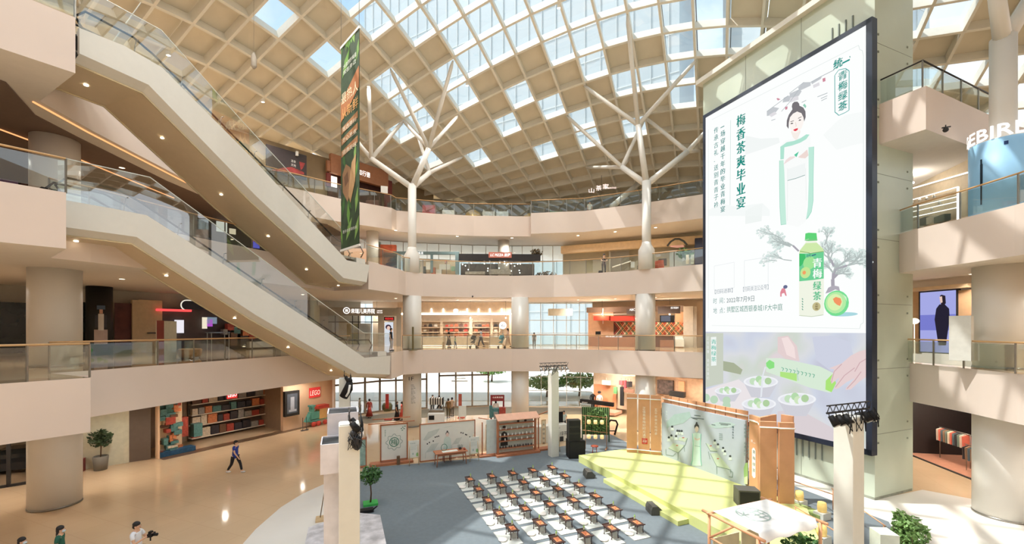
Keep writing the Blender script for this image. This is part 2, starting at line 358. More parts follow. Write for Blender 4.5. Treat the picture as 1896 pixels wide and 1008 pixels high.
def beyond(p):   # outside the fourth-floor walls
    L=[(-46,20),(-30,27),(-24,30.5),(-20.5,34),(-16.5,38.5),(-13,43),(-9,48),(-3,50),(4,50),(10,48),(17,44),(24,38),(40,28)]
    for (a,b_),(c,d) in zip(L,L[1:]):
        if a<=p.x<c: return p.y > b_+(d-b_)*(p.x-a)/(c-a)+2.2
    return True
used=set()
def bar(mb,a,b_,w_,h_,up):
    t=(b_-a).normalized(); s_=t.cross(up).normalized()*w_/2; q=s_.cross(t).normalized()*h_
    if q.z>0: q=-q
    vs=[a-s_,a+s_,b_+s_,b_-s_]; vs=vs+[v+q for v in vs]
    mb.add(vs,[(0,1,2,3),(7,6,5,4),(0,4,5,1),(1,5,6,2),(2,6,7,3),(3,7,4,0)])
for i in range(I0,I1):
    for j in range(J0,J1):
        P=[node(i,j),node(i+1,j),node(i+1,j+1),node(i,j+1)]; c=sum(P,Vector())/4
        if not inside(c) or beyond(c): continue
        up=(P[2]-P[0]).cross(P[3]-P[1]).normalized()
        if up.z<0: up=-up
        for a,b_ in (((i,j),(i+1,j)),((i,j),(i,j+1)),((i+1,j),(i+1,j+1)),((i,j+1),(i+1,j+1))):
            if (a,b_) in used: continue
            used.add((a,b_)); bar(beams,node(*a)+Vector((0,0,.62)),node(*b_)+Vector((0,0,.62)),.16,.64,up)
        if glazed(i,j):
            q=[p+up*.58 for p in P]; panes.add(q,[(0,1,2,3)])
            for k in range(4): bar(pfr,q[k]*.965+c*.035+up*.58*.035,q[(k+1)%4]*.965+c*.035+up*.58*.035,.05,.06,up)
        else:
            q=[p+up*.58 for p in P]; q2=[p+up*.65 for p in P]
            panels.add(q+q2,[(3,2,1,0),(4,5,6,7),(0,1,5,4),(1,2,6,5),(2,3,7,6),(3,0,4,7)])
ce=T('ceiling',(0,24,21),label='coffered glass and panel roof shell over the atrium',kind='structure')
beams.obj('ceiling_beam_grid',M_ROOFB,ce); panels.obj('ceiling_panel',M_ROOFP,ce); panes.obj('roof_glass_pane',M_RGLASS,ce); pfr.obj('pane_frame',mat('pane_frame_dark',(90,92,90),.5),ce)
# roof of the space behind the camera and at the sides, so that light only comes through the shell
# ---- back of the hall (behind the camera) as plain walls
wallstrip([(-60,-14),(60,-14)],0,24,M_CREAM,'wall_front')
wallstrip([(60,-14),(60,75)],0,24,M_CREAM,'wall_right')
wallstrip([(-60,75),(-60,-14)],0,24,M_CREAM,'wall_left')
# ---- side galleries' ceilings on the left (dark third floor ceiling seen above the escalator)
# ---- exterior towers seen through the roof, and the street behind the windows
def tower(x,y,w_,d_,h_,a,label,mcol,step=3.6):
    e=T('office_tower',(x,y,0),label=label,cat='building',rot=a)
    b=MB(); b.box((0,0,h_/2),(w_,d_,h_)); s_=MB()
    k=0
    while k*step<w_: s_.box((-w_/2+k*step,-d_/2-.1,h_/2),(.12,.2,h_)); k+=1
    g_=MB(); z=4
    while z<h_: g_.box((0,-d_/2-.05,z),(w_,.1,.25)); z+=8
    global PARINV; PARINV=False
    b.obj('facade',mcol,e); mf=mat('facade_trim_grey',(204,210,210),.6); s_.obj('facade_fin',mf,e); g_.obj('floor_band',mf,e); PARINV=True
M_TOW=mat('pale_facade_glass',(186,196,200),.5,noise=.04,scale=.05)
tower(0,118,92,24,160,radians(-30),'tall pale office tower rising beyond the glass roof',M_TOW)
tower(62,84,30,20,140,radians(20),'second pale tower beyond the right side of the glass roof',M_TOW,2.6)
b=MB(); b.box((0,95,.0),(260,99,.06)); b.obj('street_ground',mat('street_paving',(222,220,214),.8),label='pale paving outside behind the glass doors',cat='ground')
e=T('street_building',(0,92,0),label='white low building across the street behind the windows',cat='building')
b=MB(); b.box((0,106,4.5),(90,8,9)); b.obj('facade',M_WHITE,e)
wm=mat('street_window',(176,190,196),.3); w0=None
for i in range(22):
    for k in range(2):
        if w0 is None: b=MB(); b.box((0,0,0),(2.2,.2,2.2)); PARINV=False; w0=o=b.obj('window',wm,e); PARINV=True
        else: o=w0.copy(); C.objects.link(o)
        o.location=(-40+i*3.8,9.9,2.6+k*4.2)

# ---- columns
def column(x,y,r,z0,z1,label,kind='c',parts=()):
    e=T('round_column',(x,y,z0),label=label,cat='column')
    b=MB(); b.lathe((x,y,z0),[(r,0),(r,z1-z0)],40,True); b.obj('column_shaft',M_COL,e)
    b=MB(); b.lathe((x,y,z0),[(r+.015,0),(r+.015,.08)],40,True); b.obj('base_ring',M_STEEL,e)
    return e
column(-20.4,18.7,.86,0,F2-SL,'thick cream round column at far left on the ground floor')
column(-20.4,18.7,.86,F2,F3-SL,'thick cream round column at far left on the second floor')
column(-20.4,18.7,.80,F3,F4-SL,'cream round column behind the upper escalator landing on the third floor')
column(-8.1,33.95,.74,0,F2-SL,'ground floor column printed 1F with a shop directory')
column(-8.1,33.95,.74,F2,F3-SL,'second floor column left of the lit bag shop')
column(.68,35.6,.74,0,F2-SL,'middle ground floor column behind the display shelf')
column(.68,35.6,.74,F2,F3-SL,'second floor column right of the lit bag shop')
column(10.25,32.2,.74,0,F2-SL,'ground floor column behind the orange stage panels')
column(10.25,32.2,.74,F2,F3-SL,'second floor column in front of the patterned restaurant wall')
column(-.8,40.4,.55,F3,F4-SL,'short column behind the red lettered cafe sign')
column(20.65,17.6,.9,0,F2-SL,'thick round column at far right on the ground floor')
column(20.65,17.6,.9,F2,F3-SL,'thick round column at far right on the second floor')
column(-12.2,36.6,.5,F3,F4-SL,'slim column beside the third floor windows near the escalator')
def treecol(x,y,z0,zt,forks,direct,label,r=.33,drum=.5):
    e=T('tree_column',(x,y,z0),label=label,cat='column')
    b=MB(); b.lathe((x,y,z0),[(r,0),(r,zt-z0)],28); b.obj('trunk',M_COL,e)
    if drum:
        b=MB(); b.lathe((x,y,z0),[(drum+.12,0),(drum+.1,1.5),(r+.04,1.9),(r,2.1)],28); b.obj('trunk_base',M_COL,e)
    t=Vector((x,y,zt))
    for f,tips in forks:
        f=Vector(f); b=MB(); b.tube([t-Vector((0,0,.25)),f],[r*.72,r*.62],12); br=b.obj('branch',M_COL,e)
        for n_ in tips:
            p=node(*n_)+Vector((0,0,-.05)); b=MB(); q=f+(p-f)*.93; b.tube([f,q,p],[r*.5,r*.42,r*.16],10); b.obj('twig',M_COL,br)
    for n_ in direct:
        p=node(*n_); b=MB(); b.tube([t,t+(p-t)*.95,p],[r*.55,r*.5,r*.2],10); b.obj('branch',M_COL,e)
treecol(-8.1,33.95,F3,19.55,[((-11.36,33.8,21.6),[(2,-1),(4,-1),(3,-3)]),((-6.66,33.5,22.3),[(2,0),(3,2),(5,1),(4,-1)]),((-7.0,35.5,21.1),[(7,0),(5,-1)])],[],'white tree-shaped roof column left of centre')
treecol(10.25,31.9,F3,19.1,[((9.4,31.2,23.05),[(6,6),(4,8),(6,10)]),((8.8,33.5,20.8),[(7,5),(10,5),(8,8),(10,7)]),((13.4,32.0,21.4),[(8,8),(8,11),(10,10)])],[],'white tree-shaped roof column beside the giant screen')
treecol(20.65,17.6,F3,20.1,[((19.4,16.8,21.6),[(0,15),(2,14)]),((22.2,17.8,22.2),[(2,17),(1,17)])],[],'white tree-shaped roof column at far right',r=.4,drum=0)
# strut leaning behind the fourth floor railing
e=T('leaning_strut',(5.9,37.4,F4),label='white strut leaning behind the fourth floor rail',cat='strut')
b=MB(); b.tube([atd(1133,383,38.2),atd(1180,342,41)],.26,12); b.obj('strut_tube',M_COL,e)

# ---- the lift wall (concrete core) that carries the giant screen
WL=Wall((16.6-.378*9.8,19.15+.926*9.8),(.378,-.926))     # t=0 far end, t=9.8 near corner
M_CORE=mat('pale_green_glass_cladding',(196,206,188),.35,noise=.03,scale=.8)
zt=24.4
b=MB(); b.prism([WL.pt(0,0)[:2],WL.pt(9.8,0)[:2],(16.6+2.85,19.15+1.16),(19.45-.378*9.8,20.31+.926*9.8)],0,zt)
b.obj('wall_right',M_CORE,kind='structure',label='pale green lift wall that carries the giant screen')
b=MB(); WR=Wall(WL.pt(9.8,0),(.926,.378))
for z in (3.0,6.0,9.0,12,15,18,21): WL.block(b,0,z-.012,9.8,z+.012,0,.006); WR.block(b,0,z-.012,3.0,z+.012,0,.006)
for t in (3.2,6.5): WL.block(b,t-.012,0,t+.012,zt,0,.006)
for z in (2.6,3.4,5.6,6.4,8.6,9.4,11.6,12.4,14.6,15.4,17.6,18.4,20.6,21.4):
    for t in (.25,2.6): WR.block(b,t-.04,z-.04,t+.04,z+.04,0,.03)
b.obj('trim_1',mat('joint_grey',(140,146,132),.6),kind='structure')
b=MB(); WL.block(b,-.3,zt-.05,10,zt+.25,-.4,.35); b.obj('trim_2',M_ROOFB,kind='structure')
# mottled grey skirting strip at the foot of the wall
b=MB(); WL.block(b,0,0,9.8,.12,0,.01); WR.block(b,0,0,3.0,.12,0,.01); b.obj('baseboard_right',mat('grey_skirting',(150,154,140),.7,noise=.2,scale=3),kind='structure')

b=MB(); b.prism([(-15.2,36.2),(-8.4,40.9),(-2.4,42.1),(8.0,41.3),(7.5,38.3),(0,38.6),(-7,37.4),(-12,34.6)],0,.012); b.obj('floor',mat('entrance_mat_grey',(112,104,88),.8),kind='structure',label='dark entrance matting in front of the glazed doors')
for k,(x,y,h) in enumerate(((4.0,48,2.4),(7.8,48.5,2.6),(-3,62,2.6))):
    e=T('street_tree',(x,y,0),label='low bushy green tree outside the glazing, %s'%['left of the cream lighting post','right of the cream lighting post','far beyond the entrance doors'][k],cat='tree')
    b=MB(); b.tube([(x,y,0),(x+.1,y,h*.6)],[.14,.08],8); b.obj('trunk',mat('brown_bark',(92,66,48),.8,noise=.2,scale=20),e)
    q=random.Random(50+k); b=MB()
    for _ in range(700):
        d=Vector((q.gauss(0,1),q.gauss(0,1),q.gauss(0,1))).normalized()*(q.random()**.4); p=Vector((x,y,h*.72))+Vector((d.x*2.4,d.y*2,d.z*h*.33)); a=Vector((q.gauss(0,1),q.gauss(0,1),q.gauss(0,1))).normalized()*.28; s_=a.cross(Vector((q.gauss(0,1),q.gauss(0,1),q.gauss(0,1)))).normalized()*.12
        b.add([p-a,p+s_,p+a,p-s_],[(0,1,2,3)])
    b.obj('foliage',mat('street_leaf_green',(126,160,92),.7,noise=.3,scale=2),e)
# ================================================================ escalators
def escalator(A, phi, top, bot, gtop, z0, z1, label, width=3.0, ledge=.42):
    e_=(sin(radians(phi)),cos(radians(phi))); W_=Wall(A,e_)
    e=T('escalator',(A[0],A[1],z0),label=label,cat='escalator')
    tp=[W_.hit(*p) for p in top]; bt=[W_.hit(*p) for p in bot]
    # side claddings
    b=MB(); poly=tp+bt[::-1]
    for o0,o1 in ((0,-.12),(-width,-width+.12)):
        n=len(poly); vs=[W_.pt(t,z,o0) for t,z in poly]+[W_.pt(t,z,o1) for t,z in poly]
        fs=[(i,(i+1)%n,(i+1)%n+n,i+n) for i in range(n)]
        fs+=[tuple(range(n)),tuple(range(2*n-1,n-1,-1))]; b.add(vs,fs)
    b.obj('side_cladding',M_ESC,e)
    # chamfer and underside
    b=MB(); 
    for (t0,za),(t1,zb) in zip(bt,bt[1:]):
        b.mat(0).add([W_.pt(t0,za),W_.pt(t1,zb),W_.pt(t1,zb-.22,-ledge),W_.pt(t0,za-.22,-ledge)],[(0,1,2,3)])
        b.mat(1).add([W_.pt(t0,za-.22,-ledge),W_.pt(t1,zb-.22,-ledge),W_.pt(t1,zb-.22,-width+ledge),W_.pt(t0,za-.22,-width+ledge)],[(0,1,2,3)])
        b.mat(0).add([W_.pt(t0,za-.22,-width+ledge),W_.pt(t1,zb-.22,-width+ledge),W_.pt(t1,zb,-width),W_.pt(t0,za,-width)],[(0,1,2,3)])
    t1,zb=bt[-1]; b.mat(0).add([W_.pt(t1,zb),W_.pt(t1,zb-.22,-ledge),W_.pt(t1,zb-.22,-width+ledge),W_.pt(t1,zb,-width)],[(0,1,2,3)])
    b.obj('truss_underside',[M_ESC,M_ESCU],e)
    # glowing coves along the underside edges are the photograph's pale rims: a slim polished rim
    for o_ in (-ledge,-width+ledge):
        b=MB(); b.tube([W_.pt(t,z-.23,o_) for t,z in bt],.045,6); b.obj('underside_rim',mat('polished_rim',(214,200,168),.25,metal=.3),e)
    # travelling line: upper landing, 30 degree flight, lower landing
    L=tp[-1][0]; run=(z1-z0)/.577; a=1.9; c=a+run; zz=lambda t: z1 if t<a else (z0 if t>c else z1-(t-a)*.577)
    for o0 in (-.42,-1.62):
        b=MB(); n=int(run/.4)
        for k in range(n+1):
            t=a+k*.4; zt=z1-k*.4*.577
            W_.block(b,t,zt-.3,t+.4,zt,o0-1.0,o0)
        W_.block(b,.0,z1-.06,a,z1,o0-1.0,o0); W_.block(b,c,z0-.06,min(L,c+2.5),z0,o0-1.0,o0)
        b.obj('step_band',mat('step_grooved_metal',(92,92,90),.45,metal=.6),e)
    T_=[.3,a-.2,a+.5,c-.5,c+.2,min(L-.35,c+2.0)]
    for k,o0 in enumerate((-.34,-1.5,-2.68)):
        h=.92; pth=[W_.pt(t,zz(t)+h,o0) for t in T_]
        end=W_.pt(T_[-1]+.28,zz(T_[-1])+h-.35,o0); end2=W_.pt(T_[-1]+.05,zz(T_[-1])+.22,o0)
        st=W_.pt(T_[0]-.28,z1+h-.35,o0); st2=W_.pt(T_[0]-.05,z1+.22,o0)
        b=MB(); b.tube([st2,st]+[pth[0]]+pth[1:]+[end,end2],.04,8); b.obj('handrail',M_BLACK,e)
        b=MB()
        for t0,t1 in zip(T_,T_[1:]):
            b.add([W_.pt(t0,zz(t0)+.1,o0),W_.pt(t1,zz(t1)+.1,o0),W_.pt(t1,zz(t1)+h-.03,o0),W_.pt(t0,zz(t0)+h-.03,o0)],[(0,1,2,3)])
        b.obj('balustrade_glass',M_GLASS,e)
        b=MB(); W_.block(b,.1,z1-.05,a+.3,z1+.1,o0-.09,o0+.09); W_.block(b,c-.3,z0-.05,min(L-.1,c+2.2),z0+.1,o0-.09,o0+.09)
        t0,t1=a+.3,c-.3
        b.add([W_.pt(t,zz(t)+q,o0+s_) for t in (t0,t1) for q,s_ in ((-.1,-.09),(.1,-.09),(.1,.09),(-.1,.09))],[(0,1,5,4),(1,2,6,5),(2,3,7,6),(3,0,4,7)])
        b.obj('skirt_panel',M_ESC,e)
    # outer fall guard: tall glass with clamps
    g=[W_.hit(*p) for p in gtop]; b=MB(); tz=lambda t,P: next((z+(z2-z)*(t-t0)/(t2-t0) for (t0,z),(t2,z2) in zip(P,P[1:]) if t0<=t<=t2),P[-1][1] if t>P[0][0] else P[0][1])
    ts=sorted(set([max(0.0,x[0]) for x in g]+[x[0] for x in tp if x[0]>0]))
    for t0,t1 in zip(ts,ts[1:]):
        if t1-t0>.02: b.add([W_.pt(t0,tz(t0,tp),-.06),W_.pt(t1,tz(t1,tp),-.06),W_.pt(t1,tz(t1,g),-.06),W_.pt(t0,tz(t0,g),-.06)],[(0,1,2,3)])
    b.obj('guard_glass',M_EGLASS,e)
    b=MB(); b.tube([W_.pt(t,tz(t,g),-.06) for t in ts],.018,6); b.obj('guard_top_edge',mat('pale_glass_edge',(214,222,216),.3),e)
    n=9
    for k in range(1,n):
        t=L*k/n; b=MB(); z=tz(t,tp); b.tube([W_.pt(t,z-.05,-.12),W_.pt(t+.12,z+.55,-.22)],.018,6); b.tube([W_.pt(t+.12,z+.55,-.22),W_.pt(t+.12,z+.55,-.04)],.02,6)
        b.obj('guard_clamp',M_STEEL,e)
    b=MB(); W_.block(b,tp[-1][0]-1.15,tp[-1][1]+.02,tp[-1][0]-.35,tp[-1][1]+.32,-.55,-.04); b.obj('landing_plinth',M_ESC,e)
    # downlights of the underside
    nl=6
    for k in range(nl):
        t=bt[0][0]+.9+(bt[-1][0]-1.6-bt[0][0])*k/(nl-1); z=tz(t,bt)-.23
        b=MB(); b.lathe(W_.pt(t,z-.02,-width/2),[(.07,0),(.07,.02)],12); b.obj('downlight',M_LAMP,e)
    return W_,tp,bt
M_EGLASS=glass('escalator_guard_glass',(.90,.94,.93),.2)
escalator((-15.78,14.56),27,
  [(108,369),(207,386),(272,399),(413,489),(599.5,611),(675,663),(723,659)],
  [(108,419),(253,439),(474,584),(662,692),(722,694)],
  [(108,290),(279,328),(413,426),(605,567),(675,617),(723,618)],F2,F3,'lower escalator in pale cladding rising from the second floor to the left')
escalator((-14.94,14.45),22,
  [(147,51.6),(231,85),(300,125),(474,300),(642,482),(684,491)],
  [(147,99),(275,157),(474,363),(636,515),(679,523)],
  [(147,-30),(200,0),(300,55),(449,223),(634,424),(684,452)],F3,F4,'upper escalator in pale cladding climbing to the fourth floor above the other one',width=3.5)

# ================================================================ railings
def resample(pts, step):
    out=[]
    for (a,b_),(c,d) in zip(pts,pts[1:]):
        L=hypot(c-a,d-b_); n=max(1,round(L/step))
        out+=[(a+(c-a)*i/n,b_+(d-b_)*i/n) for i in range(n)]
    return out+[tuple(pts[-1])]
def inset(pts,d):
    out=[]; n=len(pts)
    for i,p in enumerate(pts):
        a=pts[max(i-1,0)]; b_=pts[min(i+1,n-1)]; dx,dy=b_[0]-a[0],b_[1]-a[1]; L=hypot(dx,dy)
        out.append((p[0]-dy/L*d,p[1]+dx/L*d))
    return out
def rail(pts,z,label,post=1.7,h=1.15,rm=None,d=.12):
    P=inset(pts,d); e=T('glass_railing',(P[0][0],P[0][1],z),label=label,cat='railing')
    b=MB(); b.tube([(x,y,z+h) for x,y in P],.035,8); b.obj('handrail',rm or M_RAIL,e)
    R=resample(P,post)
    for (a,b_),(c,d_) in zip(R,R[1:]):
        an=atan2(d_-b_,c-a); m=MB(); L=hypot(c-a,d_-b_); m.box(((a+c)/2,(b_+d_)/2,z+.08+(h-.16)/2),(L-.05,.015,h-.16),an); m.obj('glass_panel',M_GLASS,e)
    for (a,b_) in R:
        m=MB(); m.box((a,b_,z+h/2),(.045,.045,h),0); m.obj('rail_post',M_STEEL,e)
    return e
rail(E2[0:4],F2,'second floor glass railing with oak handrail at near left')
rail([E2[4]]+E2[5:9]+[(-11.6,30.2)],F2,'second floor glass railing behind the lower escalator')
rail(E2[11:],F2,'second floor glass railing across the back of the atrium')
rail(E3[0:4],F3,'third floor glass railing at near left above the cream band')
rail(E3[4:9],F3,'third floor glass railing behind the upper escalator')
rail(E3[9:],F3,'third floor glass railing across the back of the atrium')
rail(E4[1:4],F4,'fourth floor glass railing at upper left')
rail(E4[4:15],F4,'fourth floor glass railing curving past the brown shopfronts')
rail(E4[15:],F4,'fourth floor glass railing on the right above the sunlit band')
rail([R2[5-k] for k in range(0,5)][::-1][0:0] or [(19.0,21.8),(18.95,20.2),(18.75,17.5),(18.4,15.4),(18.4,11)][::-1],F2,'second floor glass railing on the right by the kiosk',d=-.12)
rail([(18.5,9),(17.9,13.2),(18.25,15.2),(18.3,17.2),(18.2,18.9),(18.5,20.9)],F3,'third floor glass railing on the right under the pale blue drum',d=-.12)
rail([(16.9,19.3),(17.6,17.8),(25.5,21.3)],F4,'fourth floor glass railing at the angular right corner',rm=M_DARK)
# white glowing cove lines and downlights under the galleries
def downlights(pts,z,grp,label,power=60,step=3.2,cone=150,col=(1,.92,.82)):
    for k_,(x,y) in enumerate(resample(pts,step)):
        e=T('downlight',(x,y,z),label='%s, %s from its left end'%(label,['first','second','third','fourth','fifth','sixth','seventh','eighth','ninth','tenth'][k_]),cat='ceiling light',group=grp)
        b=MB(); b.lathe((x,y,z-.03),[(.12,0),(.12,.03)],14); b.obj('lens',M_LAMP,e)
        b=MB(); b.lathe((x,y,z-.04),[(.12,.0),(.16,.02),(.16,.04)],14,False); b.obj('trim_ring',M_WHITE,e)
        L=bpy.data.lights.new('downlight_lamp','SPOT'); L.energy=power; L.spot_size=radians(cone); L.spot_blend=.6; L.shadow_soft_size=.12; L.color=col
        o=bpy.data.objects.new('downlight_lamp',L); C.objects.link(o); o.location=(x,y,z-.06); o.parent=e; o.matrix_parent_inverse=e.matrix_basis.inverted()
for z_,fl in ((F2-SL,'ground'),(F3-SL,'second'),(F4-SL,'third')):
    dz=dict(ground=520,second=420,third=300)[fl]
    downlights([(-31,12),(-23.5,18.5),(-20.5,22),(-18.5,27),(-16,32)],z_,'%s floor downlights on the left'%fl,'small round downlight in the left %s floor ceiling'%fl,dz*(.5 if fl!='third' else .35),4.5)
    downlights([(-10,36),(-5,38.3),(0,39),(6,38),(12,35),(15.5,33)],z_,'%s floor downlights at the back'%fl,'small round downlight in the back %s floor ceiling'%fl,dz,4.4)
for z_,fl in ((F2-SL,'ground'),(F3-SL,'second')):
    downlights([(22,14),(22,20),(23,26)],z_,'%s floor downlights on the right'%fl,'small round downlight in the right %s floor ceiling'%fl,380,4.5)
# floodlights fixed under the roof beams
FORD=['nearest','second nearest','third nearest','fourth nearest','fifth nearest','sixth nearest','seventh nearest','eighth nearest','fourth farthest','third farthest','second farthest','farthest']
for k_,(i,j) in enumerate(sorted(((-3,1),(1,4),(3,6),(0,8),(-6,3),(4,2),(-8,5),(2,-1),(0,-4),(-3,-4),(-5,0),(-3,9)),key=lambda n_:node(*n_).y)):
    p=node(i,j); e=T('roof_floodlight',p,label='small white roof floodlight, %s in order of distance'%FORD[k_],cat='floodlight',group='floodlights under the roof beams')
    b=MB(); b.box((p.x,p.y,p.z-.12),(.2,.14,.24)); b.obj('housing',M_WHITE,e)
    b=MB(); b.box((p.x,p.y,p.z-.25),(.18,.12,.02)); b.obj('lens',M_LAMPW,e)
    L=bpy.data.lights.new('flood_lamp','SPOT'); L.energy=FLOOD; L.spot_size=radians(140); L.spot_blend=.5; L.shadow_soft_size=.25; L.color=(1,.96,.91)
    o=bpy.data.objects.new('flood_lamp',L); C.objects.link(o); o.location=p-Vector((0,0,.3)); o.parent=e; o.matrix_parent_inverse=e.matrix_basis.inverted()

# brown ceiling and glowing cove under the fourth floor slab on the left
b=MB(); b.prism([(-40,3.5),(-18.6,9.6),(-17.4,14.4),(-18.9,16.6),(-19.2,18.5),(-19.8,24),(-19.8,28),(-17.4,31.4),(-15,34),(-15,41),(-40,41)],F4-SL-.03,F4-SL); b.obj('ceiling',mat('brown_ceiling_paint',(118,98,86),.7,noise=.03),kind='structure',label='dark brown ceiling over the left third floor')
b=MB(); b.tube([(x-.25,y,F4-SL-.03) for x,y in E4[4:9]],.035,6); b.tube([(x,y,F4-SL-.06) for x,y in ((-36,6.4),(-22,12),(-21.5,20),(-21.8,27))],.03,6); b.obj('trim_7',emat('orange_cove_glow',(236,160,104),1.0),kind='structure')
p=atd(470,112,25); b=MB(); b.lathe((p[0],p[1],p[2]-.5),[(.05,0),(.16,.15),(.15,.7),(.05,.95)],12); b.tube([(p[0],p[1],p[2]+.4),(p[0],p[1],29)],.01,4); b.obj('hanging_ornament',mat('grey_ornament',(170,160,146),.6),label='small grey pendant hanging from the roof left of the banner',cat='pendant')
# ================================================================ the giant screen on the lift wall
WS=Wall(WL.pt(0,0,.38)[:2],WL.d)
sx0=WS.hit(1303,300)[0]; sx1=WS.hit(1615,300)[0]; sz0,sz1=2.12,21.95; sm_=7.66
e=T('giant_screen',WS.pt(sx0,sz0,-.3),label='giant vertical screen with a tea advert above a video of a poured bottle',cat='screen')
b=MB(); WS.block(b,sx0,sz0,sx1,sz1,-.34,-.02); b.obj('screen_cabinet',M_BLACK,e)
b=MB()
WS.block(b,sx0-.02,sz0-.02,sx0+.16,sz1+.02,-.34,.05); WS.block(b,sx1-.22,sz0-.02,sx1+.02,sz1+.02,-.34,.05)
WS.block(b,sx0,sz0-.02,sx1,sz0+.24,-.34,.05); WS.block(b,sx0,sz1-.2,sx1,sz1+.02,-.34,.05); b.obj('screen_border',mat('dark_blue_border',(34,44,62),.4),e)
# upper picture: traced artwork as flat coloured shapes on the lit panel
A_={}
def layer(k):
    if k not in A_: A_[k]=MB()
    return A_[k]
def col(*c): return layer(tuple(c))
def P(f,pts): return [f(*p) for p in pts]
zA=lambda x,y:(1290+x/4.582,180+y/4.582)
zB=lambda x,y:(1420+x/4.8,90+y/4.8)
zC=lambda x,y:(1380+x/5.306,240+y/5.306)
zD=lambda x,y:(1300+x/5.04,420+y/5.04)
zE=lambda x,y:(1440+x/4.583,400+y/4.583)
zF=lambda x,y:(1300+x/5.6,610+y/5.6)
zG=lambda x,y:(1440+x/4.2,610+y/4.2)
lx0,lx1=sx0+.16,sx1-.22
WS.rect(col(250,252,251),lx0,sm_,lx1,sz1-.2,.004)
def sp(f,pts,c,off=.008): WS.poly(col(*c),P(f,pts),off,True)
def sline(f,pts,w_,c,off=.011): WS.line(col(*c),P(f,pts),w_,off,True)
# pale ink mountains
sp(zB,[(500,770),(620,650),(700,590),(860,560),(860,840),(760,860),(620,900)],(245,248,247),.006)
sp(zC,[(0,60),(150,90),(330,80),(340,130),(180,190),(0,250)],(240,244,243),.006)
sp(zA,[(100,960),(200,900),(330,930),(560,900),(620,960),(620,1008),(100,1008)],(243,247,246),.006)
sp(zC,[(0,800),(90,750),(170,730),(160,900),(0,930)],(238,243,241),.006)
# inner frame with notched corners
fr=[(1316,230),(1318,590),(1320,602),(1330,610),(1592,610),(1598,600),(1604,592),(1604,92),(1600,90),(1596,86)]
sline(lambda x,y:(x,y),[(1312,590),(1312,240)],.02,(214,224,222)); sline(lambda x,y:(x,y),[(1318,222),(1590,84)],.02,(214,224,222))
sline(lambda x,y:(x,y),[(1599,104),(1599,598)],.02,(214,224,222)); sline(lambda x,y:(x,y),[(1592,609),(1318,603)],.02,(220,228,226))
sline(lambda x,y:(x,y),[(1590,84),(1592,92),(1597,94),(1599,104)],.02,(214,224,222)); sline(lambda x,y:(x,y),[(1599,598),(1594,601),(1592,609)],.02,(214,224,222))
# writing
def chars(txt,pxc,pxw,y0,y1,c,fill=.86,bold=1):
    t0,za=WS.hit(pxc-pxw/2,y0); t1,_=WS.hit(pxc+pxw/2,y0); _,zb=WS.hit(pxc,y1); _,za=WS.hit(pxc,y0)
    st=(za-zb)/len(txt)
    for i,ch in enumerate(txt):
        if ch==' ': continue
        h=st*fill; small=ch in '一·'
        if small: WS.text(col(*c),ch,t0,za-(i+.55)*st,h*.13,.012,(t1-t0)*(.9 if ch=='一' else .25))
        else:
            WS.text(col(*c),ch,t0,za-i*st-h,h,.012,t1-t0)
            if bold: WS.text(col(*c),ch,t0+.03*bold,za-i*st-h,h,.0125,t1-t0)
chars('梅香茶爽毕业宴',1371.5,15.5,212,390,(30,140,128),.84,1.6)
chars('一场穿越千年的毕业青梅宴',1338.3,8,228,396,(70,140,136),.78,.6)
chars('传承古礼·送别青青子衿',1326,7.6,236,388,(90,150,146),.76,.4)
sline(lambda x,y:(x,y),[(1353,223),(1352,380)],.02,(170,200,196))
# brand cartouche
chars('青梅绿茶',1559.5,15,132,207,(30,146,136),.86,1.8)
t0,z0_=WS.hit(1543,131); t1,_=WS.hit(1559,131); WS.text(col(30,146,136),'统',t0,z0_,.46,.012,t1-t0); WS.text(col(30,146,136),'统',t0+.04,z0_,.46,.0125,t1-t0)
sline(zB,[(670,132),(738,98)],.075,(30,146,136)); sline(zB,[(736,76),(742,72)],.08,(30,146,136))
sline(zB,[(640,190),(700,178),(715,188),(732,200),(731,548),(700,568),(640,595),(625,580),(606,566),(604,240),(622,214),(640,190)],.035,(110,180,176))
# village roofs above the head
for q in ([(0,560),(60,520),(110,530),(60,590),(0,600)],[(150,440),(190,418),(215,430),(200,470),(140,480)],[(205,400),(290,362),(310,380),(285,420),(200,440)],[(400,318),(480,270),(490,250),(440,268),(395,300)],[(275,350),(330,300),(390,298),(390,330),(300,372)]):
    sp(zB,q,(196,200,204),.009)
for q in ([(205,440),(280,420),(282,455),(210,480)],[(410,325),(465,300),(470,328),(415,352)],[(20,590),(70,560),(90,580),(40,610)]): sp(zB,q,(222,220,224),.0095)
for q in ([(495,268),(520,258),(522,290),(498,298)],[(85,445),(98,440),(122,452),(98,462)],[(160,520),(185,514),(182,540),(165,545)]): sp(zB,q,(206,140,156),.0098)
for a in ([(0,560),(110,480),(190,420)],[(200,400),(330,300)],[(390,300),(480,250),(600,190)],[(450,430),(540,395)],[(480,445),(538,420)],[(485,465),(535,440)],[(40,640),(76,628)],[(310,480),(350,460)],[(130,560),(200,480),(290,360)]): sline(zB,a,.035,(176,184,188))
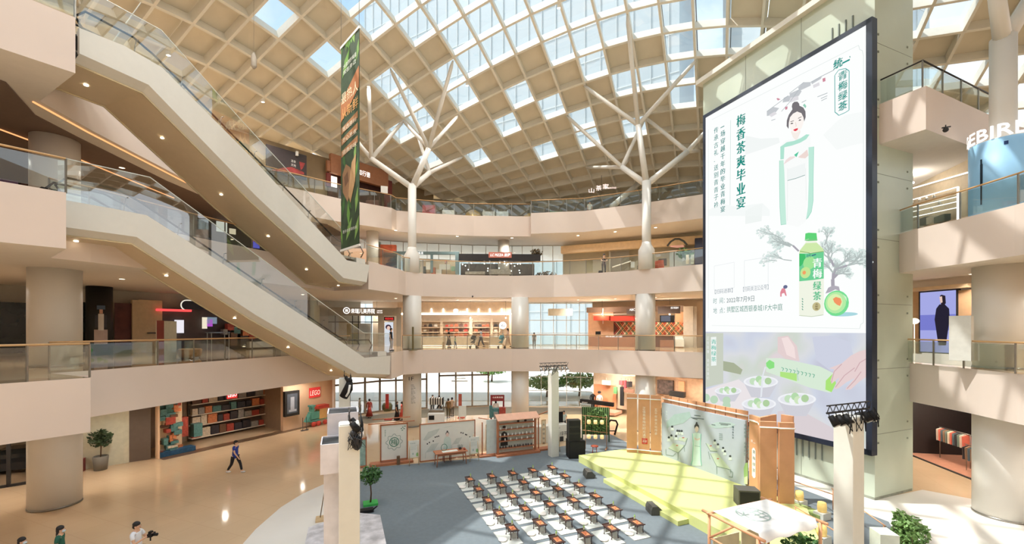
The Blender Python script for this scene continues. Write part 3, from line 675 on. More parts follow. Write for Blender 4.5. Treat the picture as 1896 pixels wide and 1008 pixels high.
# the woman: robe, scarf, hands, face, hair
sp(zC,[(390,110),(640,50),(640,170),(620,240),(600,900),(520,960),(400,930),(350,300),(350,160)],(247,249,248),.0095)
sp(zC,[(345,170),(375,150),(408,125),(480,112),(545,85),(600,48),(632,50),(600,95),(540,130),(460,158),(385,175),(380,290),(345,295)],(176,226,208),.0105)
sp(zC,[(336,305),(376,300),(385,420),(392,640),(404,932),(352,938),(340,760),(336,500)],(196,234,218),.0105)
sp(zC,[(622,175),(674,168),(668,400),(668,700),(652,810),(620,870),(598,884),(616,760),(624,500)],(190,232,216),.0105)
sline(zC,[(336,305),(336,500),(340,760),(352,938),(404,930)],.02,(140,206,184)); sline(zC,[(674,168),(668,500),(668,700),(650,810),(600,884)],.02,(140,206,184))
sp(zC,[(420,390),(590,330),(590,450),(500,480),(420,500)],(240,244,243),.0105); sline(zC,[(416,502),(500,480),(588,448)],.028,(110,150,146))
sline(zC,[(416,380),(414,900)],.016,(222,228,226)); sline(zC,[(594,380),(600,700)],.016,(228,232,230))
sp(zC,[(376,345),(400,300),(440,268),(500,262),(480,280),(430,310)],(238,222,220),.0112)
sp(zC,[(520,272),(560,240),(610,196),(622,255),(590,284),(545,280)],(236,216,210),.0112)
sp(zC,[(480,250),(528,216),(504,272)],(90,200,160),.0118)
sp(zB,[(215,745),(232,790),(255,812),(268,812),(285,780),(300,742),(290,700),(225,710)],(244,236,230),.0108)
sp(zB,[(196,660),(200,600),(225,575),(270,560),(310,570),(330,610),(326,660),(310,705),(280,742),(256,752),(232,745),(210,715)],(250,243,238),.0112)
sp(zB,[(176,690),(178,640),(195,590),(215,560),(228,540),(222,515),(228,490),(245,474),(272,472),(288,490),(290,508),(325,525),(344,560),(346,610),(332,650),(326,612),(308,575),(270,560),(232,580),(206,612),(196,660),(194,715)],(120,116,120),.0118)
sp(zB,[(236,722),(258,712),(278,708),(274,724),(256,735),(242,732)],(226,70,84),.0122)
sline(zB,[(210,652),(240,642)],.03,(90,80,80),.0122); sline(zB,[(278,622),(310,606)],.03,(90,80,80),.0122)
sp(zB,[(208,670),(222,660),(238,664),(224,672)],(80,72,76),.0122); sp(zB,[(280,642),(294,630),(308,634),(296,642)],(80,72,76),.0122)
sline(zB,[(256,655),(262,690),(254,694)],.018,(214,190,182),.0122)
sp(zB,[(320,505),(336,490),(352,512),(344,532)],(150,206,184),.012)
# ink plum trees
rt=random.Random(11)
def branchy(f,p,a,L,w_,d):
    q=(p[0]+cos(a)*L,p[1]-sin(a)*L*.85); sline(f,[p,q],w_,(168,164,174) if d<2 else (178,188,186),.0095)
    if d<5:
        for k in range(3 if d<4 else 2): branchy(f,q,a+rt.uniform(-.75,.75),L*rt.uniform(.6,.85),max(w_*.6,.014),d+1)
    for _ in range(2 if d>2 else 0):
        x,y=q[0]+rt.uniform(-16,16),q[1]+rt.uniform(-14,14); r=rt.uniform(7,17); sp(f,[(x+r*cos(k*1.05+.3)*rt.uniform(.7,1),y+r*.7*sin(k*1.05)) for k in range(6)],rt.choice([(216,230,226),(226,236,232),(206,224,220)]),.0085)
branchy(zE,(470,610),1.6,85,.16,0); branchy(zE,(470,500),1.1,90,.12,1); branchy(zE,(480,430),2.0,80,.1,1); branchy(zE,(500,450),.35,95,.1,1); branchy(zE,(450,400),1.9,70,.1,2)
branchy(zE,(180,300),2.3,75,.09,1); branchy(zE,(110,260),2.8,70,.07,2); branchy(zE,(400,250),1.3,70,.07,2); branchy(zE,(120,380),3.0,70,.05,2)
branchy(zD,(740,110),2.6,80,.05,2); branchy(zD,(700,320),3.0,60,.04,3)
sp(zE,[(405,660),(430,610),(470,590),(520,600),(530,640),(490,625),(440,650)],(176,172,182),.0098)
# the bottle
bt_=[(183,318),(190,290),(215,255),(238,225),(240,200),(330,205),(332,225),(362,250),(388,280),(393,310),(393,830),(375,848),(290,856),(200,852),(183,835)]
sp(zE,bt_,(238,242,226),.0125)
sp(zE,[(183,318),(190,292),(240,232),(332,228),(388,282),(393,310),(393,300),(290,312)],(206,232,170),.013)
sp(zE,[(184,320),(290,318),(392,305),(392,532),(300,545),(184,556)],(110,206,148),.0135)
sp(zE,[(184,320),(232,324),(240,370),(200,425),(184,430)],(70,190,110),.0137)
WS.ell(col(160,226,150),*WS.hit(*zE(268,400)),.3,.34,.0138); WS.ell(col(196,228,150),*WS.hit(*zE(236,482)),.26,.29,.014); WS.ell(col(240,160,100),*WS.hit(*zE(226,482)),.09,.1,.0142)
sp(zE,[(232,206),(236,150),(262,143),(330,146),(336,196),(300,206),(262,196)],(96,210,120),.0132)
sp(zE,[(226,210),(262,198),(338,198),(338,210),(262,214)],(120,200,130),.0134)
sline(zE,[(183,845),(290,856),(390,840)],.03,(190,204,176),.0145)
sline(zE,[(190,300),(280,318),(390,302)],.03,(120,160,90),.0145)
def bchars(txt,f,x0,x1,y0,y1,c):
    (ta,za)=WS.hit(*f(x0,y0)); (tb,_)=WS.hit(*f(x1,y0)); (_,zb)=WS.hit(*f((x0+x1)/2,y1)); st=(za-zb)/len(txt)
    for i,ch in enumerate(txt):
        for q in (0,.035): WS.text(col(*c),ch,ta+q,za-i*st-st*.9,st*.86,.016,tb-ta)
bchars('青梅',zE,298,372,362,538,(250,253,250)); bchars('绿茶',zE,300,366,556,725,(96,190,140))
for q,x in (('统',(246,286)),):
    (ta,za)=WS.hit(*zE(x[0],356)); (tb,zb)=WS.hit(*zE(x[1],322)); WS.text(col(60,110,130),q,ta,za,abs(zb-za),.016,tb-ta)
sline(zE,[(290,338),(326,328)],.06,(60,110,130),.016)
WS.ell(col(196,186,140),*WS.hit(*zE(330,770)),.2,.22,.015)
bchars('大鲜梅',lambda x,y:(1440+x/4.583,400+y/4.583),318,340,742,800,(120,106,70))
for y in (700,722,744,766,788): sline(zE,[(208,y),(216,y+12)],.05,(120,170,150),.015)
# plum half
cx_,cz_=WS.hit(*zE(498,742)); WS.ell(col(170,214,222),*WS.hit(*zE(560,836)),.6,.1,.012)
WS.ell(col(120,220,146),cx_,cz_,.55,.62,.0165); WS.ell(col(180,234,166),cx_-.03,cz_+.03,.46,.52,.0168); WS.ell(col(216,240,176),cx_-.06,cz_+.05,.34,.40,.017)
sp(zE,[(470,705),(495,688),(535,700),(545,730),(530,765),(505,755),(482,735)],(240,150,100),.0175)
sp(zE,[(555,665),(585,690),(590,730),(575,700)],(206,244,206),.0175)
# little figure
sp(zE,[(22,686),(22,650),(36,618),(58,610),(66,628),(78,680),(66,678),(56,655),(36,660),(34,686)],(222,140,152),.012); WS.ell(col(106,112,146),*WS.hit(*zE(66,603)),.12,.1,.0125)
# event details (the two square codes are left blank)
def htext(txt,f,x0,x1,y0,y1,c,off=.012):
    (ta,za)=WS.hit(*f(x0,y1)); (tb,_)=WS.hit(*f(x1,y1)); (_,zb)=WS.hit(*f((x0+x1)/2,y0)); (_,zc)=WS.hit(*f((x0+x1)/2,y1))
    WS.text(col(*c),txt,ta,za,zb-zc,off,tb-ta)
htext('时  间：',zD,106,212,668,722,(120,160,156)); htext('2022年7月9日',zD,230,488,660,714,(110,130,132))
htext('地  点：',zD,106,212,758,812,(120,160,156)); htext('拱墅区城西银泰城1F大中庭',zD,232,752,742,802,(96,150,136))
htext('【扫码进群】',zD,120,286,588,630,(150,160,170)); htext('【扫码关注公众号】',zD,384,620,562,608,(150,160,170))
sline(zD,[(115,368),(300,332),(300,570),(115,592),(115,368)],.02,(222,226,230)); sline(zD,[(395,318),(617,284),(617,540),(395,562),(395,318)],.02,(216,222,226))
# lower video
def video_mat():
    m=bpy.data.materials.new('screen_video_background'); m.use_nodes=True; n=m.node_tree; n.nodes.clear()
    t=n.nodes.new('ShaderNodeTexCoord'); x=n.nodes.new('ShaderNodeTexNoise'); x.inputs['Scale'].default_value=.42; x.inputs['Detail'].default_value=1.5
    r=n.nodes.new('ShaderNodeValToRGB'); cr=r.color_ramp
    for k,(p,c) in enumerate(((.3,(196,198,214)),(.42,(206,212,226)),(.52,(216,218,222)),(.62,(206,214,204)),(.72,(222,210,214)))):
        e0=cr.elements[k] if k<2 else cr.elements.new(p); e0.position=p; e0.color=rgb(*c)
    em=n.nodes.new('ShaderNodeEmission'); em.inputs[1].default_value=SCR; o=n.nodes.new('ShaderNodeOutputMaterial')
    n.links.new(t.outputs['Object'],x.inputs['Vector']); n.links.new(x.outputs['Fac'],r.inputs[0]); n.links.new(r.outputs[0],em.inputs[0]); n.links.new(em.outputs[0],o.inputs[0]); return m
vb=MB(); WS.rect(vb,lx0,sz0+.24,lx1,sm_,.004); vb.obj('video_picture',video_mat(),e)
def vp(f,pts,c,off=.007):
    q=[WS.hit(*p) for p in P(f,pts)]; q=[(max(lx0,min(lx1,t)),max(sz0+.24,min(sm_,z))) for t,z in q]
    WS.poly(col(*c),q,off)
vp(zF,[(150,40),(220,40),(220,560),(10,600),(10,40)],(200,206,192),.006)
vp(zF,[(0,620),(380,520),(480,600),(700,860),(0,860)],(232,226,228),.0065)
vp(zG,[(160,620),(430,770),(500,980),(0,1000),(0,640)],(216,206,210),.006)
vp(zF,[(220,330),(330,350),(420,420),(400,470),(220,430)],(168,176,150),.0065)
vp(zG,[(270,60),(420,50),(560,100),(600,240),(420,330),(300,240)],(204,208,224),.0066); vp(zG,[(0,60),(80,50),(150,130),(170,250),(60,230),(0,180)],(226,206,206),.0068)
vp(zG,[(30,70),(80,60),(130,140),(140,230),(70,200)],(240,222,220),.007)
def bowl(f,cx,cy,rx,ry,c=(226,228,234)):
    vp(f,[(cx-rx,cy),(cx-rx*.55,cy+ry*2.6),(cx+rx*.5,cy+ry*2.6),(cx+rx,cy)],(206,206,214),.008)
    vp(f,[(cx+rx*cos(a*pi/10),cy+ry*sin(a*pi/10)) for a in range(20)],(238,240,244),.009)
    vp(f,[(cx+rx*.88*cos(a*pi/10),cy+ry*.75*sin(a*pi/10)) for a in range(20)],c,.0095)
for f,cx,cy,rx,ry in ((zF,270,640,140,42),(zF,610,545,180,62),(zG,150,545,150,50),(zF,590,775,180,62)):
    bowl(f,cx,cy,rx,ry)
    for dx,dy,c in ((-.45,.0,(196,222,190)),(-.1,-.35,(180,216,170)),(.05,.2,(206,228,190)),(.42,-.05,(176,206,160)),(-.2,.25,(240,242,244)),(.25,.35,(236,240,242))):
        vp(f,[(cx+dx*rx+rx*.2*cos(a*pi/8),cy+dy*ry-4+rx*.2*sin(a*pi/8)) for a in range(16)],c,.010+dx*.0004)
for x,y in ((40,710),(125,730),(255,740),(255,790)): vp(zF,[(x+42*cos(a*pi/8),y+42*sin(a*pi/8)) for a in range(16)],(188,214,186),.009)
# tilted bottle and hand
vp(zG,[(-90,225),(20,225),(330,290),(440,345),(420,490),(400,494),(250,455),(20,370),(-90,330)],(214,232,212),.011)
vp(zG,[(20,330),(150,345),(150,405),(20,368)],(176,226,130),.0115); vp(zG,[(375,400),(430,345),(455,420),(420,490),(372,470)],(170,226,120),.0118)
vp(zF,[(664,350),(700,318),(750,345),(750,400),(700,415),(668,385)],(140,222,130),.0115)
sline(zG,[(150,300),(160,400)],.03,(170,200,190),.012)
for k,x in enumerate(range(30,300,30)): sline(zG,[(x,290+x*.22),(x+18,300+x*.2),(x+8,318+x*.22)],.035,(110,176,150),.0125)
vp(zF,[(650,390),(664,392),(640,470),(622,700),(604,710),(618,500)],(226,230,236),.0115)
vp(zG,[(715,158),(640,170),(570,205),(500,265),(400,305),(440,312),(412,400),(420,425),(480,375),(450,440),(440,465),(470,462),(540,410),(600,380),(530,460),(530,472),(570,468),(640,405),(690,370),(715,290)],(228,206,206),.0125)
for a in ([(500,270),(440,330),(418,415)],[(600,300),(520,360),(450,452)],[(650,330),(600,400),(540,462)],[(690,230),(640,260),(600,330)]): sline(zG,a,.035,(204,172,176),.013)
chars('青梅绿茶',1321.6,9,629,672,(110,190,170),.8,.5); vp(zF,[(92,82),(148,78),(150,376),(94,380)],(236,242,238),.0105)
chars('正在直播 请关注我们',1311,4,624,706,(232,236,236),.7,.2)
for (c,m_) in A_.items(): m_.k=0
allm=MB(); mats_=[]
for c,m_ in A_.items():
    allm.mat(len(mats_)); allm.add(m_.v,m_.f); mats_.append(smat(c))
allm.obj('screen_artwork',mats_,e)

# ================================================================ hanging tea banner
BW=Wall(atd(631.5,300,21.2),(.70,-.71)); 
t0=0; t1=BW.hit(665,300)[0]; zt_=BW.hit(633,90)[1]; zb_=BW.hit(634,462)[1]
e=T('hanging_banner',BW.pt(0,zb_),label='long narrow dark green hanging banner with food picture and orange lettering',cat='banner')
b=MB(); BW.block(b,0,zb_,t1,zt_,-.02,0); b.obj('banner_cloth',mat('banner_green',(44,66,38),.7,noise=.35,scale=2.2),e)
b=MB(); BW.block(b,-.05,zt_,t1+.05,zt_+.12,-.05,.03); BW.block(b,-.05,zb_-.1,t1+.05,zb_,-.05,.03); b.obj('banner_rod',M_WHITE,e)
b=MB(); b.tube([BW.pt(t1,zt_+.1),BW.pt(t1,26.5)],.012,5); b.tube([BW.pt(0,zt_+.1),BW.pt(0,26.5)],.012,5); b.obj('cable',M_STEEL,e)
H_=zt_-zb_; Lb=t1
A2={}
def c2(*c):
    if c not in A2: A2[c]=MB()
    return A2[c]
bz=lambda f: zt_-f*H_
rb=random.Random(4)
for k in range(26):   # leaves
    t=rb.uniform(0,Lb); f=rb.choice([rb.uniform(0,.16),rb.uniform(.6,.98)]); a=rb.uniform(.6,2.5); l=rb.uniform(.5,1.2)*Lb*.5; w_=l*.22
    p=(t,bz(f)); q=(p[0]+l*cos(a),p[1]+l*sin(a)*1.6); n_=(-sin(a)*w_,cos(a)*w_)
    cl=lambda v:(max(.0,min(Lb,v[0])),max(zb_,min(zt_,v[1])))
    BW.poly(c2(*rb.choice([(86,136,56),(104,152,64),(58,104,44),(126,164,84)])),[cl(p),cl(((p[0]+q[0])/2+n_[0],(p[1]+q[1])/2+n_[1])),cl(q),cl(((p[0]+q[0])/2-n_[0],(p[1]+q[1])/2-n_[1]))],.004+k*.0003)
BW.poly(c2(176,112,66),[(0,bz(.27)),(Lb,bz(.17)),(Lb,bz(.27)),(0,bz(.37))],.014)
BW.text(c2(246,226,190),'最热人',Lb*.04,bz(.285),H_*.055,.017,Lb*.92); BW.text(c2(232,170,100),'从新鲜',Lb*.04,bz(.36),H_*.055,.017,Lb*.92)
BW.text(c2(236,240,226),'大自然的味道',Lb*.15,bz(.115),H_*.022,.017,Lb*.72); BW.text(c2(236,240,226),'就在身边',Lb*.15,bz(.145),H_*.022,.017,Lb*.7)
for f,s_ in ((.43,'甄选原料'),(.485,'走心烹煮'),(.545,'健康美味')):
    BW.poly(c2(166,116,72),[(Lb*.04,bz(f)),(Lb*.94,bz(f-.022)),(Lb*.94,bz(f-.054)),(Lb*.04,bz(f-.032))],.015); BW.text(c2(240,226,200),s_,Lb*.1,bz(f-.008),H_*.024,.018,Lb*.78)
BW.poly(c2(150,112,76),[(.1*Lb,bz(.63)),(.3*Lb,bz(.59)),(.55*Lb,bz(.62)),(.62*Lb,bz(.72)),(.4*Lb,bz(.78)),(.12*Lb,bz(.72))],.016)
BW.poly(c2(190,150,104),[(.5*Lb,bz(.68)),(.62*Lb,bz(.6)),(.85*Lb,bz(.57)),(.8*Lb,bz(.7)),(.55*Lb,bz(.79)),(.45*Lb,bz(.75))],.017)
BW.poly(c2(112,78,52),[(.2*Lb,bz(.65)),(.4*Lb,bz(.63)),(.45*Lb,bz(.68)),(.25*Lb,bz(.7))],.018)
BW.text(c2(226,230,220),'更多惊喜等你来',Lb*.12,bz(.925),H_*.016,.016,Lb*.78)
allm=MB(); mats_=[]
for c,m_ in A2.items(): allm.mat(len(mats_)); allm.add(m_.v,m_.f); mats_.append(mat('print_%d_%d_%d'%c,c,.7,noise=.04))
allm.obj('banner_print',mats_,e)
# ================================================================ the event: carpet, stage, tea tables
AV=atan2(.378,.926)
def loc(o,v,u): return (o[0]+V[0]*v+U[0]*u, o[1]+V[1]*v+U[1]*u)
M_CARPET=mat('grey_blue_carpet',(112,121,126),.95,noise=.05,scale=6)
b=MB(); cp=[at(672,868,0),at(900,848,0),at(1050,826,0),at(1120,800,0),at(1165,822,0)]
b.prism([(p[0],p[1]) for p in cp]+[(13.5,22.6),(15.3,17.0),(10.5,9.5),(-1.5,9.5),(-6.2,15.5)],.004,.016)
b.obj('event_carpet',M_CARPET,label='large grey blue carpet under the tea tables and stage',cat='carpet')
# stage
M_STG=mat('lime_stage_cover',(212,217,142),.8,noise=.02,scale=3)
SA=(3.92,24.6)
e=T('stage',(*SA,0),label='low lime green stage platform with a front step',cat='stage')
b=MB(); b.prism([SA,(7.4,26.05),(9.1,25.2),(11.35,19.9),(12.2,17.3),(10.8,14.7),loc(SA,0,-11.8)],.016,.42); b.obj('platform',M_STG,e)
b=MB(); b.prism([loc(SA,-.55,-3.3),loc(SA,0,-3.3),loc(SA,0,-8.4),loc(SA,-.55,-8.4)],.016,.21); b.obj('step',M_STG,e)
# stage backdrop: bamboo-slip wall with a printed picture
M_OR=mat('orange_wood_slat',(214,158,118),.6,noise=.06,scale=2)
M_BAND=mat('white_band',(244,238,230),.6)
BD=Wall((8.8,24.6),(2.2,-4.87)); bl=5.35
e=T('stage_backdrop',(8.8,24.6,.42),label='long bamboo-slip backdrop with a pale blue printed picture and orange wooden slats',cat='backdrop')
def slat(p,q,z0,z1,th=.14,nm='slat'):
    w_=Wall(p,(q[0]-p[0],q[1]-p[1])); L=hypot(q[0]-p[0],q[1]-p[1]); b=MB(); w_.block(b,0,z0,L,z1,-th,0); return b.obj(nm,M_OR,e),w_,L
L0=[at(1160.7,838,.42)[:2],at(1179.5,839,.42)[:2],at(1182,839.5,.42)[:2],at(1203,841.5,.42)[:2],at(1205,842,.42)[:2],at(1224,843.5,.42)[:2]]
slw=[]
for k in (0,2,4): slw.append(slat(L0[k],L0[k+1],.42,3.92))
n=9
for k in range(n):
    t=bl*k/n; p=BD.pt(t+.02,0,-.14)[:2]; q=BD.pt(t+bl/n-.03,0,-.14)[:2]; slat(p,q,.42,3.95,.1)
R0=[((11.08,19.65),(11.22,19.05)),((11.13,18.75),(11.5,18.15)),((11.62,17.95),(12.0,17.62))]
R0=[(at(1387,905,.42)[:2],at(1405,915,.42)[:2]),(at(1407.5,929,.42)[:2],at(1438.6,931,.42)[:2]),(at(1443,933,.42)[:2],at(1471,934,.42)[:2])]
srw=[slat(p,q,.42,3.86) for p,q in R0]
p=atd(1408,800,18.6); q=atd(1438,800,19.3); slat(p[:2],q[:2],.42,3.9,.12); p=atd(1446,800,19.3); q=atd(1468,800,18.9); slat(p[:2],q[:2],.42,3.9,.12)
b=MB()
for z in (3.68,.62):
    b.tube([(x,y,z) for x,y in [w_.pt(t,0,.035)[:2] for o_,w_,L in slw for t in (0,L)]],.035,6)
b.tube([BD.pt(-.05,3.74,-.1),BD.pt(bl+.05,3.74,-.1)],.04,6)
b.tube([(x,y,3.62) for x,y in [w_.pt(t,0,.035)[:2] for o_,w_,L in srw for t in (0,L)]],.035,6)
b.tube([srw[0][1].pt(0,3.62,.03),atd(1412,783,18.7),atd(1440,790,19.2),srw[2][1].pt(srw[2][2],3.62,.03)],.035,6)
b.obj('band',M_BAND,e)
M_PR=mat('backdrop_print_blue',(178,188,200),.7,noise=.05,scale=.9)
b=MB(); BD.block(b,0,.42,bl,3.52,-.12,.0); b.obj('printed_board',M_PR,e)
A3={}
def c3(*c):
    if c not in A3: A3[c]=MB()
    return A3[c]
zH=lambda x,y:(1220+x/4.2,720+y/4.2)
def bp(f,pts,c,off=.006): BD.poly(c3(*c),P(f,pts),off,True)
def bline(f,pts,w_,c,off=.009): BD.line(c3(*c),P(f,pts),w_,off,True)
bp(zH,[(60,260),(120,200),(240,180),(250,220),(190,270),(100,290),(60,310)],(164,188,186)); bp(zH,[(380,290),(450,260),(560,262),(600,280),(560,300),(440,310)],(176,196,196))
# two long pale desks with seated pupils
for q in ([(75,465),(110,425),(205,440),(150,500)],[(150,400),(160,375),(222,385),(205,415)],[(365,425),(385,430),(460,485),(400,485)],[(400,505),(455,500),(560,630),(450,605)]): bp(zH,q,(186,200,186),.007)
for a in ([(75,465),(150,500),(205,440),(222,385)],[(150,500),(148,555)],[(365,425),(400,485),(455,490)],[(400,505),(450,605),(560,632),(560,660)],[(450,605),(452,665)],[(385,490),(398,550)],[(55,470),(55,515),(110,525),(130,505)],[(550,640),(575,650),(572,690),(545,685)],[(195,440),(200,490)]): bline(zH,a,.03,(120,140,136))
for x,y in ((78,380),(98,365),(134,370),(145,328),(160,330),(178,330),(436,404),(460,434),(500,462),(514,488),(555,526),(104,296)):
    bp(zH,[(x+9*cos(k*pi/4),y+9*sin(k*pi/4)) for k in range(8)],(54,60,64),.01); bp(zH,[(x-10,y+8),(x+10,y+8),(x+14,y+30),(x-14,y+30)],(206,218,216),.0085)
for x,y in ((142,442),(460,545),(404,445),(190,382)): bp(zH,[(x-8,y-3),(x+8,y-3),(x+8,y+4),(x-8,y+4)],(188,96,80),.0095)
# central figure
bp(zH,[(262,350),(286,342),(310,345),(328,352),(328,570),(335,600),(256,600),(264,560)],(196,220,216),.0095)
bline(zH,[(262,350),(268,430),(262,560),(250,592)],.05,(136,196,184),.011); bline(zH,[(328,352),(322,430),(326,560),(332,600)],.05,(136,196,184),.011)
bp(zH,[(280,310),(284,330),(294,343),(306,330),(310,308),(296,290)],(222,206,196),.0115); bp(zH,[(278,316),(276,290),(286,275),(290,262),(298,260),(302,274),(312,288),(313,312),(306,296),(292,292),(284,300)],(66,64,66),.0125)
bline(zH,[(278,445),(320,452)],.02,(120,160,156),.0118); bp(zH,[(276,378),(300,392),(322,382),(320,396),(298,404),(280,396)],(214,196,188),.0118)
for a in ([(250,225),(350,238)],[(275,208),(325,214)],[(262,232),(300,240)],[(470,268),(560,278)],[(480,280),(540,284)],[(410,280),(440,285)]): bline(zH,a,.035,(96,110,112),.009)
for k in range(4): bline(zH,[(468,352+k*14),(496,354+k*14)],.03,(130,150,150))
(ta,za)=BD.hit(*zH(570,290)); BD.vtext(c3(90,110,114),'一场青梅宴',ta,za,.09,.13,.009); (ta,za)=BD.hit(*zH(662,275)); BD.vtext(c3(110,136,136),'青梅煮茶 与君共饮',ta,za,.13,.17,.009); (ta,za)=BD.hit(*zH(684,285)); BD.vtext(c3(110,136,136),'传承古礼 送别青青子衿',ta,za,.11,.155,.009)
(ta,za)=BD.hit(*zH(55,170)); BD.vtext(c3(214,226,224),'春风十里',ta,za,.12,.16,.009)
bp(zH,[(660,620),(672,580),(692,575),(693,680),(690,745),(664,740)],(150,186,120),.0095); bp(zH,[(664,690),(690,680),(690,745),(664,740)],(206,216,180),.0105)
def writ(w_,txt,t,z,h,st,c,off=.008):
    w_.vtext(c3(*c),txt,t,z,h,st,off)
writ(slw[1][1],'正值青春梅好时光遇见你',slw[1][2]/2-.08,3.2,.17,.2,(240,232,220)); writ(slw[2][1],'五千年茶文化传承',slw[2][2]/2-.08,3.15,.16,.2,(240,232,220))
slw[1][1].rect(c3(200,60,50),.2,1.0,.52,1.34,.008); slw[1][1].text(c3(240,220,210),'茶宴',.24,1.1,.13,.012,.24)
w_,L=srw[0][1],srw[0][2]
for a,b_,s_ in ((.0,.14,'统'),(.16,.3,'一')): w_.text(c3(240,240,236),s_,L*.2+a,2.62,.13 if s_=='统' else .02,.008,.13)
tt=L*.5; w_.poly(c3(240,240,236),[(tt-.12,1.1),(tt-.04,1.02),(tt+.04,1.02),(tt+.12,1.1),(tt+.12,2.3),(tt+.04,2.4),(tt-.04,2.4),(tt-.12,2.3)],.008); w_.vtext(c3(110,120,116),'青梅绿茶',tt-.07,2.3,.17,.28,.012)
allm=MB(); mats_=[]
for c,m_ in A3.items(): allm.mat(len(mats_)); allm.add(m_.v,m_.f); mats_.append(mat('print_%d_%d_%d'%c,c,.7,noise=.04))
allm.obj('backdrop_artwork',mats_,e)

# ---- thirty low tea places
M_MAT=mat('woven_white_mat',(214,216,208),.9,noise=.04,scale=20); M_TBL=mat('dark_tea_table_wood',(64,36,30),.45,noise=.12,scale=8); M_CUS=mat('cream_cushion',(236,228,218),.85)
M_RUN=mat('orange_place_paper',(222,138,92),.7); M_BOT=mat('green_tea_bottle',(170,206,110),.3); M_CAP=mat('green_cap',(90,170,80),.4); M_SIDE=mat('grey_side_panel',(170,168,160),.6)
PARINV=False
def proto():
    b=MB(); b.box((0,0,.006),(.76,1.2,.012)); m=b.obj('woven_mat',M_MAT); 
    bd=MB()
    for x,y,w_,d_ in ((.375,0,.01,1.2),(-.375,0,.01,1.2),(0,.597,.76,.01),(0,-.597,.76,.01)): bd.box((x,y,.013),(w_,d_,.006))
    bd.obj('mat_binding',mat('dark_binding',(120,112,104),.8),m)
    b=MB(); b.lathe((0,0,0),[(.13,0),(.165,.015),(.17,.035),(.15,.052),(.06,.06),(.0,.061)],20,False); c=b.obj('round_cushion',M_CUS)
    t=T('tea_table',(0,0,0))
    b=MB(); b.bevbox((0,0,.322),(.36,.62,.022),0,.008); b.obj('table_top',M_TBL,t)
    for s_ in (-1,1):
        b=MB(); b.box((0,s_*.315,.338),(.36,.03,.03)); b.obj('end_lip',M_TBL,t)
        b=MB(); b.box((s_*.15,0,.29),(.02,.5,.05)); b.obj('apron',M_TBL,t)
        b=MB(); b.box((0,s_*.23,.15),(.2,.012,.2)); b.obj('side_panel',M_SIDE,t)
        for q in (-1,1):
            b=MB(); b.tube([(q*.15,s_*.235,0),(q*.135,s_*.235,.06),(q*.14,s_*.235,.2),(q*.15,s_*.235,.312)],[.024,.016,.015,.024],6); b.obj('leg',M_TBL,t)
    b=MB(); b.box((0,-.05,.002),(.2,.3,.004)); b.mat(1); b.lathe((-.03,-.1,.004),[(.03,0),(.035,.02),(.03,.022)],12); b.box((.03,.02,.01),(.08,.12,.012)); r=b.obj('place_paper',[M_RUN,mat('clay_cup',(206,120,80),.5)])
    k=T('tea_bottle',(0,0,0))
    b=MB(); b.lathe((0,0,0),[(.026,0),(.03,.01),(.03,.12),(.024,.15),(.012,.175)],14); b.obj('bottle_body',M_BOT,k)
    b=MB(); b.lathe((0,0,.175),[(.015,0),(.015,.022)],12); b.obj('bottle_cap',M_CAP,k)
    b=MB(); b.lathe((0,0,.03),[(.0312,0),(.0312,.06)],14,False); b.obj('bottle_label',mat('pale_label',(228,232,206),.6),k)
    return m,c,t,r,k
PR=proto(); ORD=['first','second','third','fourth','fifth','sixth']; first=True
G0=(4.66,16.15); FZ=.016
for r in range(6):
    for c in range(5):
        if r==5 and c==0: continue
        o=loc(G0,(c-4)*1.158,(5-r)*1.387)
        where='%s from left, %s row from back'%(ORD[c],ORD[r])
        its=PR if first else [copy_tree(x) for x in PR]; first=False
        for x,(dv,du,z),lb,cat_,gr in zip(its,((0,0,FZ),(-.25,-.12,FZ+.016),(.17,.02,FZ+.016),(.17,.02,FZ+.016+.333),(.26,.22,FZ+.016+.333)),
            ('white woven mat %s','round cream cushion %s','low dark tea table %s','orange paper with clay cup on table %s','green tea bottle on table %s'),
            ('floor mat','cushion','table','place mat','bottle'),('woven mats of the tea places','round cushions of the tea places','low tea tables','orange place papers','green tea bottles')):
            p=loc(o,dv,du); x.location=(p[0],p[1],z); x.rotation_euler=(0,0,AV+rb.uniform(-.02,.02)); tag(x,lb%where,cat_,gr)
PARINV=True
# ---- loudspeakers
def wedge(p,a,label):
    e=T('stage_monitor',(*p,FZ),label=label,cat='loudspeaker',rot=0)
    b=MB(); w_=.62; prof=[(0,0),(.42,0),(.5,.16),(.3,.36),(.06,.36),(0,.2)]
    vs=[]
    for x in (-w_/2,w_/2):
        for y,z in prof: q=rz((x,y-.25),a); vs.append((p[0]+q[0],p[1]+q[1],FZ+z))
    n=6; b.add(vs,[tuple(range(n)),tuple(range(2*n-1,n-1,-1))]+[(i,i+n,(i+1)%n+n,(i+1)%n) for i in range(n)]); b.obj('cabinet',mat('charcoal_speaker',(84,83,76),.6,noise=.05),e)
    b=MB()
    for (y0,z0),(y1,z1) in (((.5,.16),(.3,.36)),):
        vs=[]
        for x,y,z in ((-w_/2+.04,.49,.18),(w_/2-.04,.49,.18),(w_/2-.04,.315,.355),(-w_/2+.04,.315,.355)):
            q=rz((x,y-.25+.006),a); vs.append((p[0]+q[0],p[1]+q[1],FZ+z+.006))
        b.add(vs,[(0,1,2,3),(3,2,1,0)])
    b.obj('grille',mat('speaker_grille',(34,34,32),.8),e)
wedge(at(1091,884,0)[:2],AV-pi/2-.25,'black floor monitor speaker by the far end of the stage')
wedge(at(1211,950,0)[:2],AV-pi/2-.3,'grey floor monitor speaker beside the right end of the step')
e=T('side_speaker',(*at(1386,935,.42)[:2],.42),label='black angled speaker cabinet on the stage before the right slats',cat='loudspeaker')
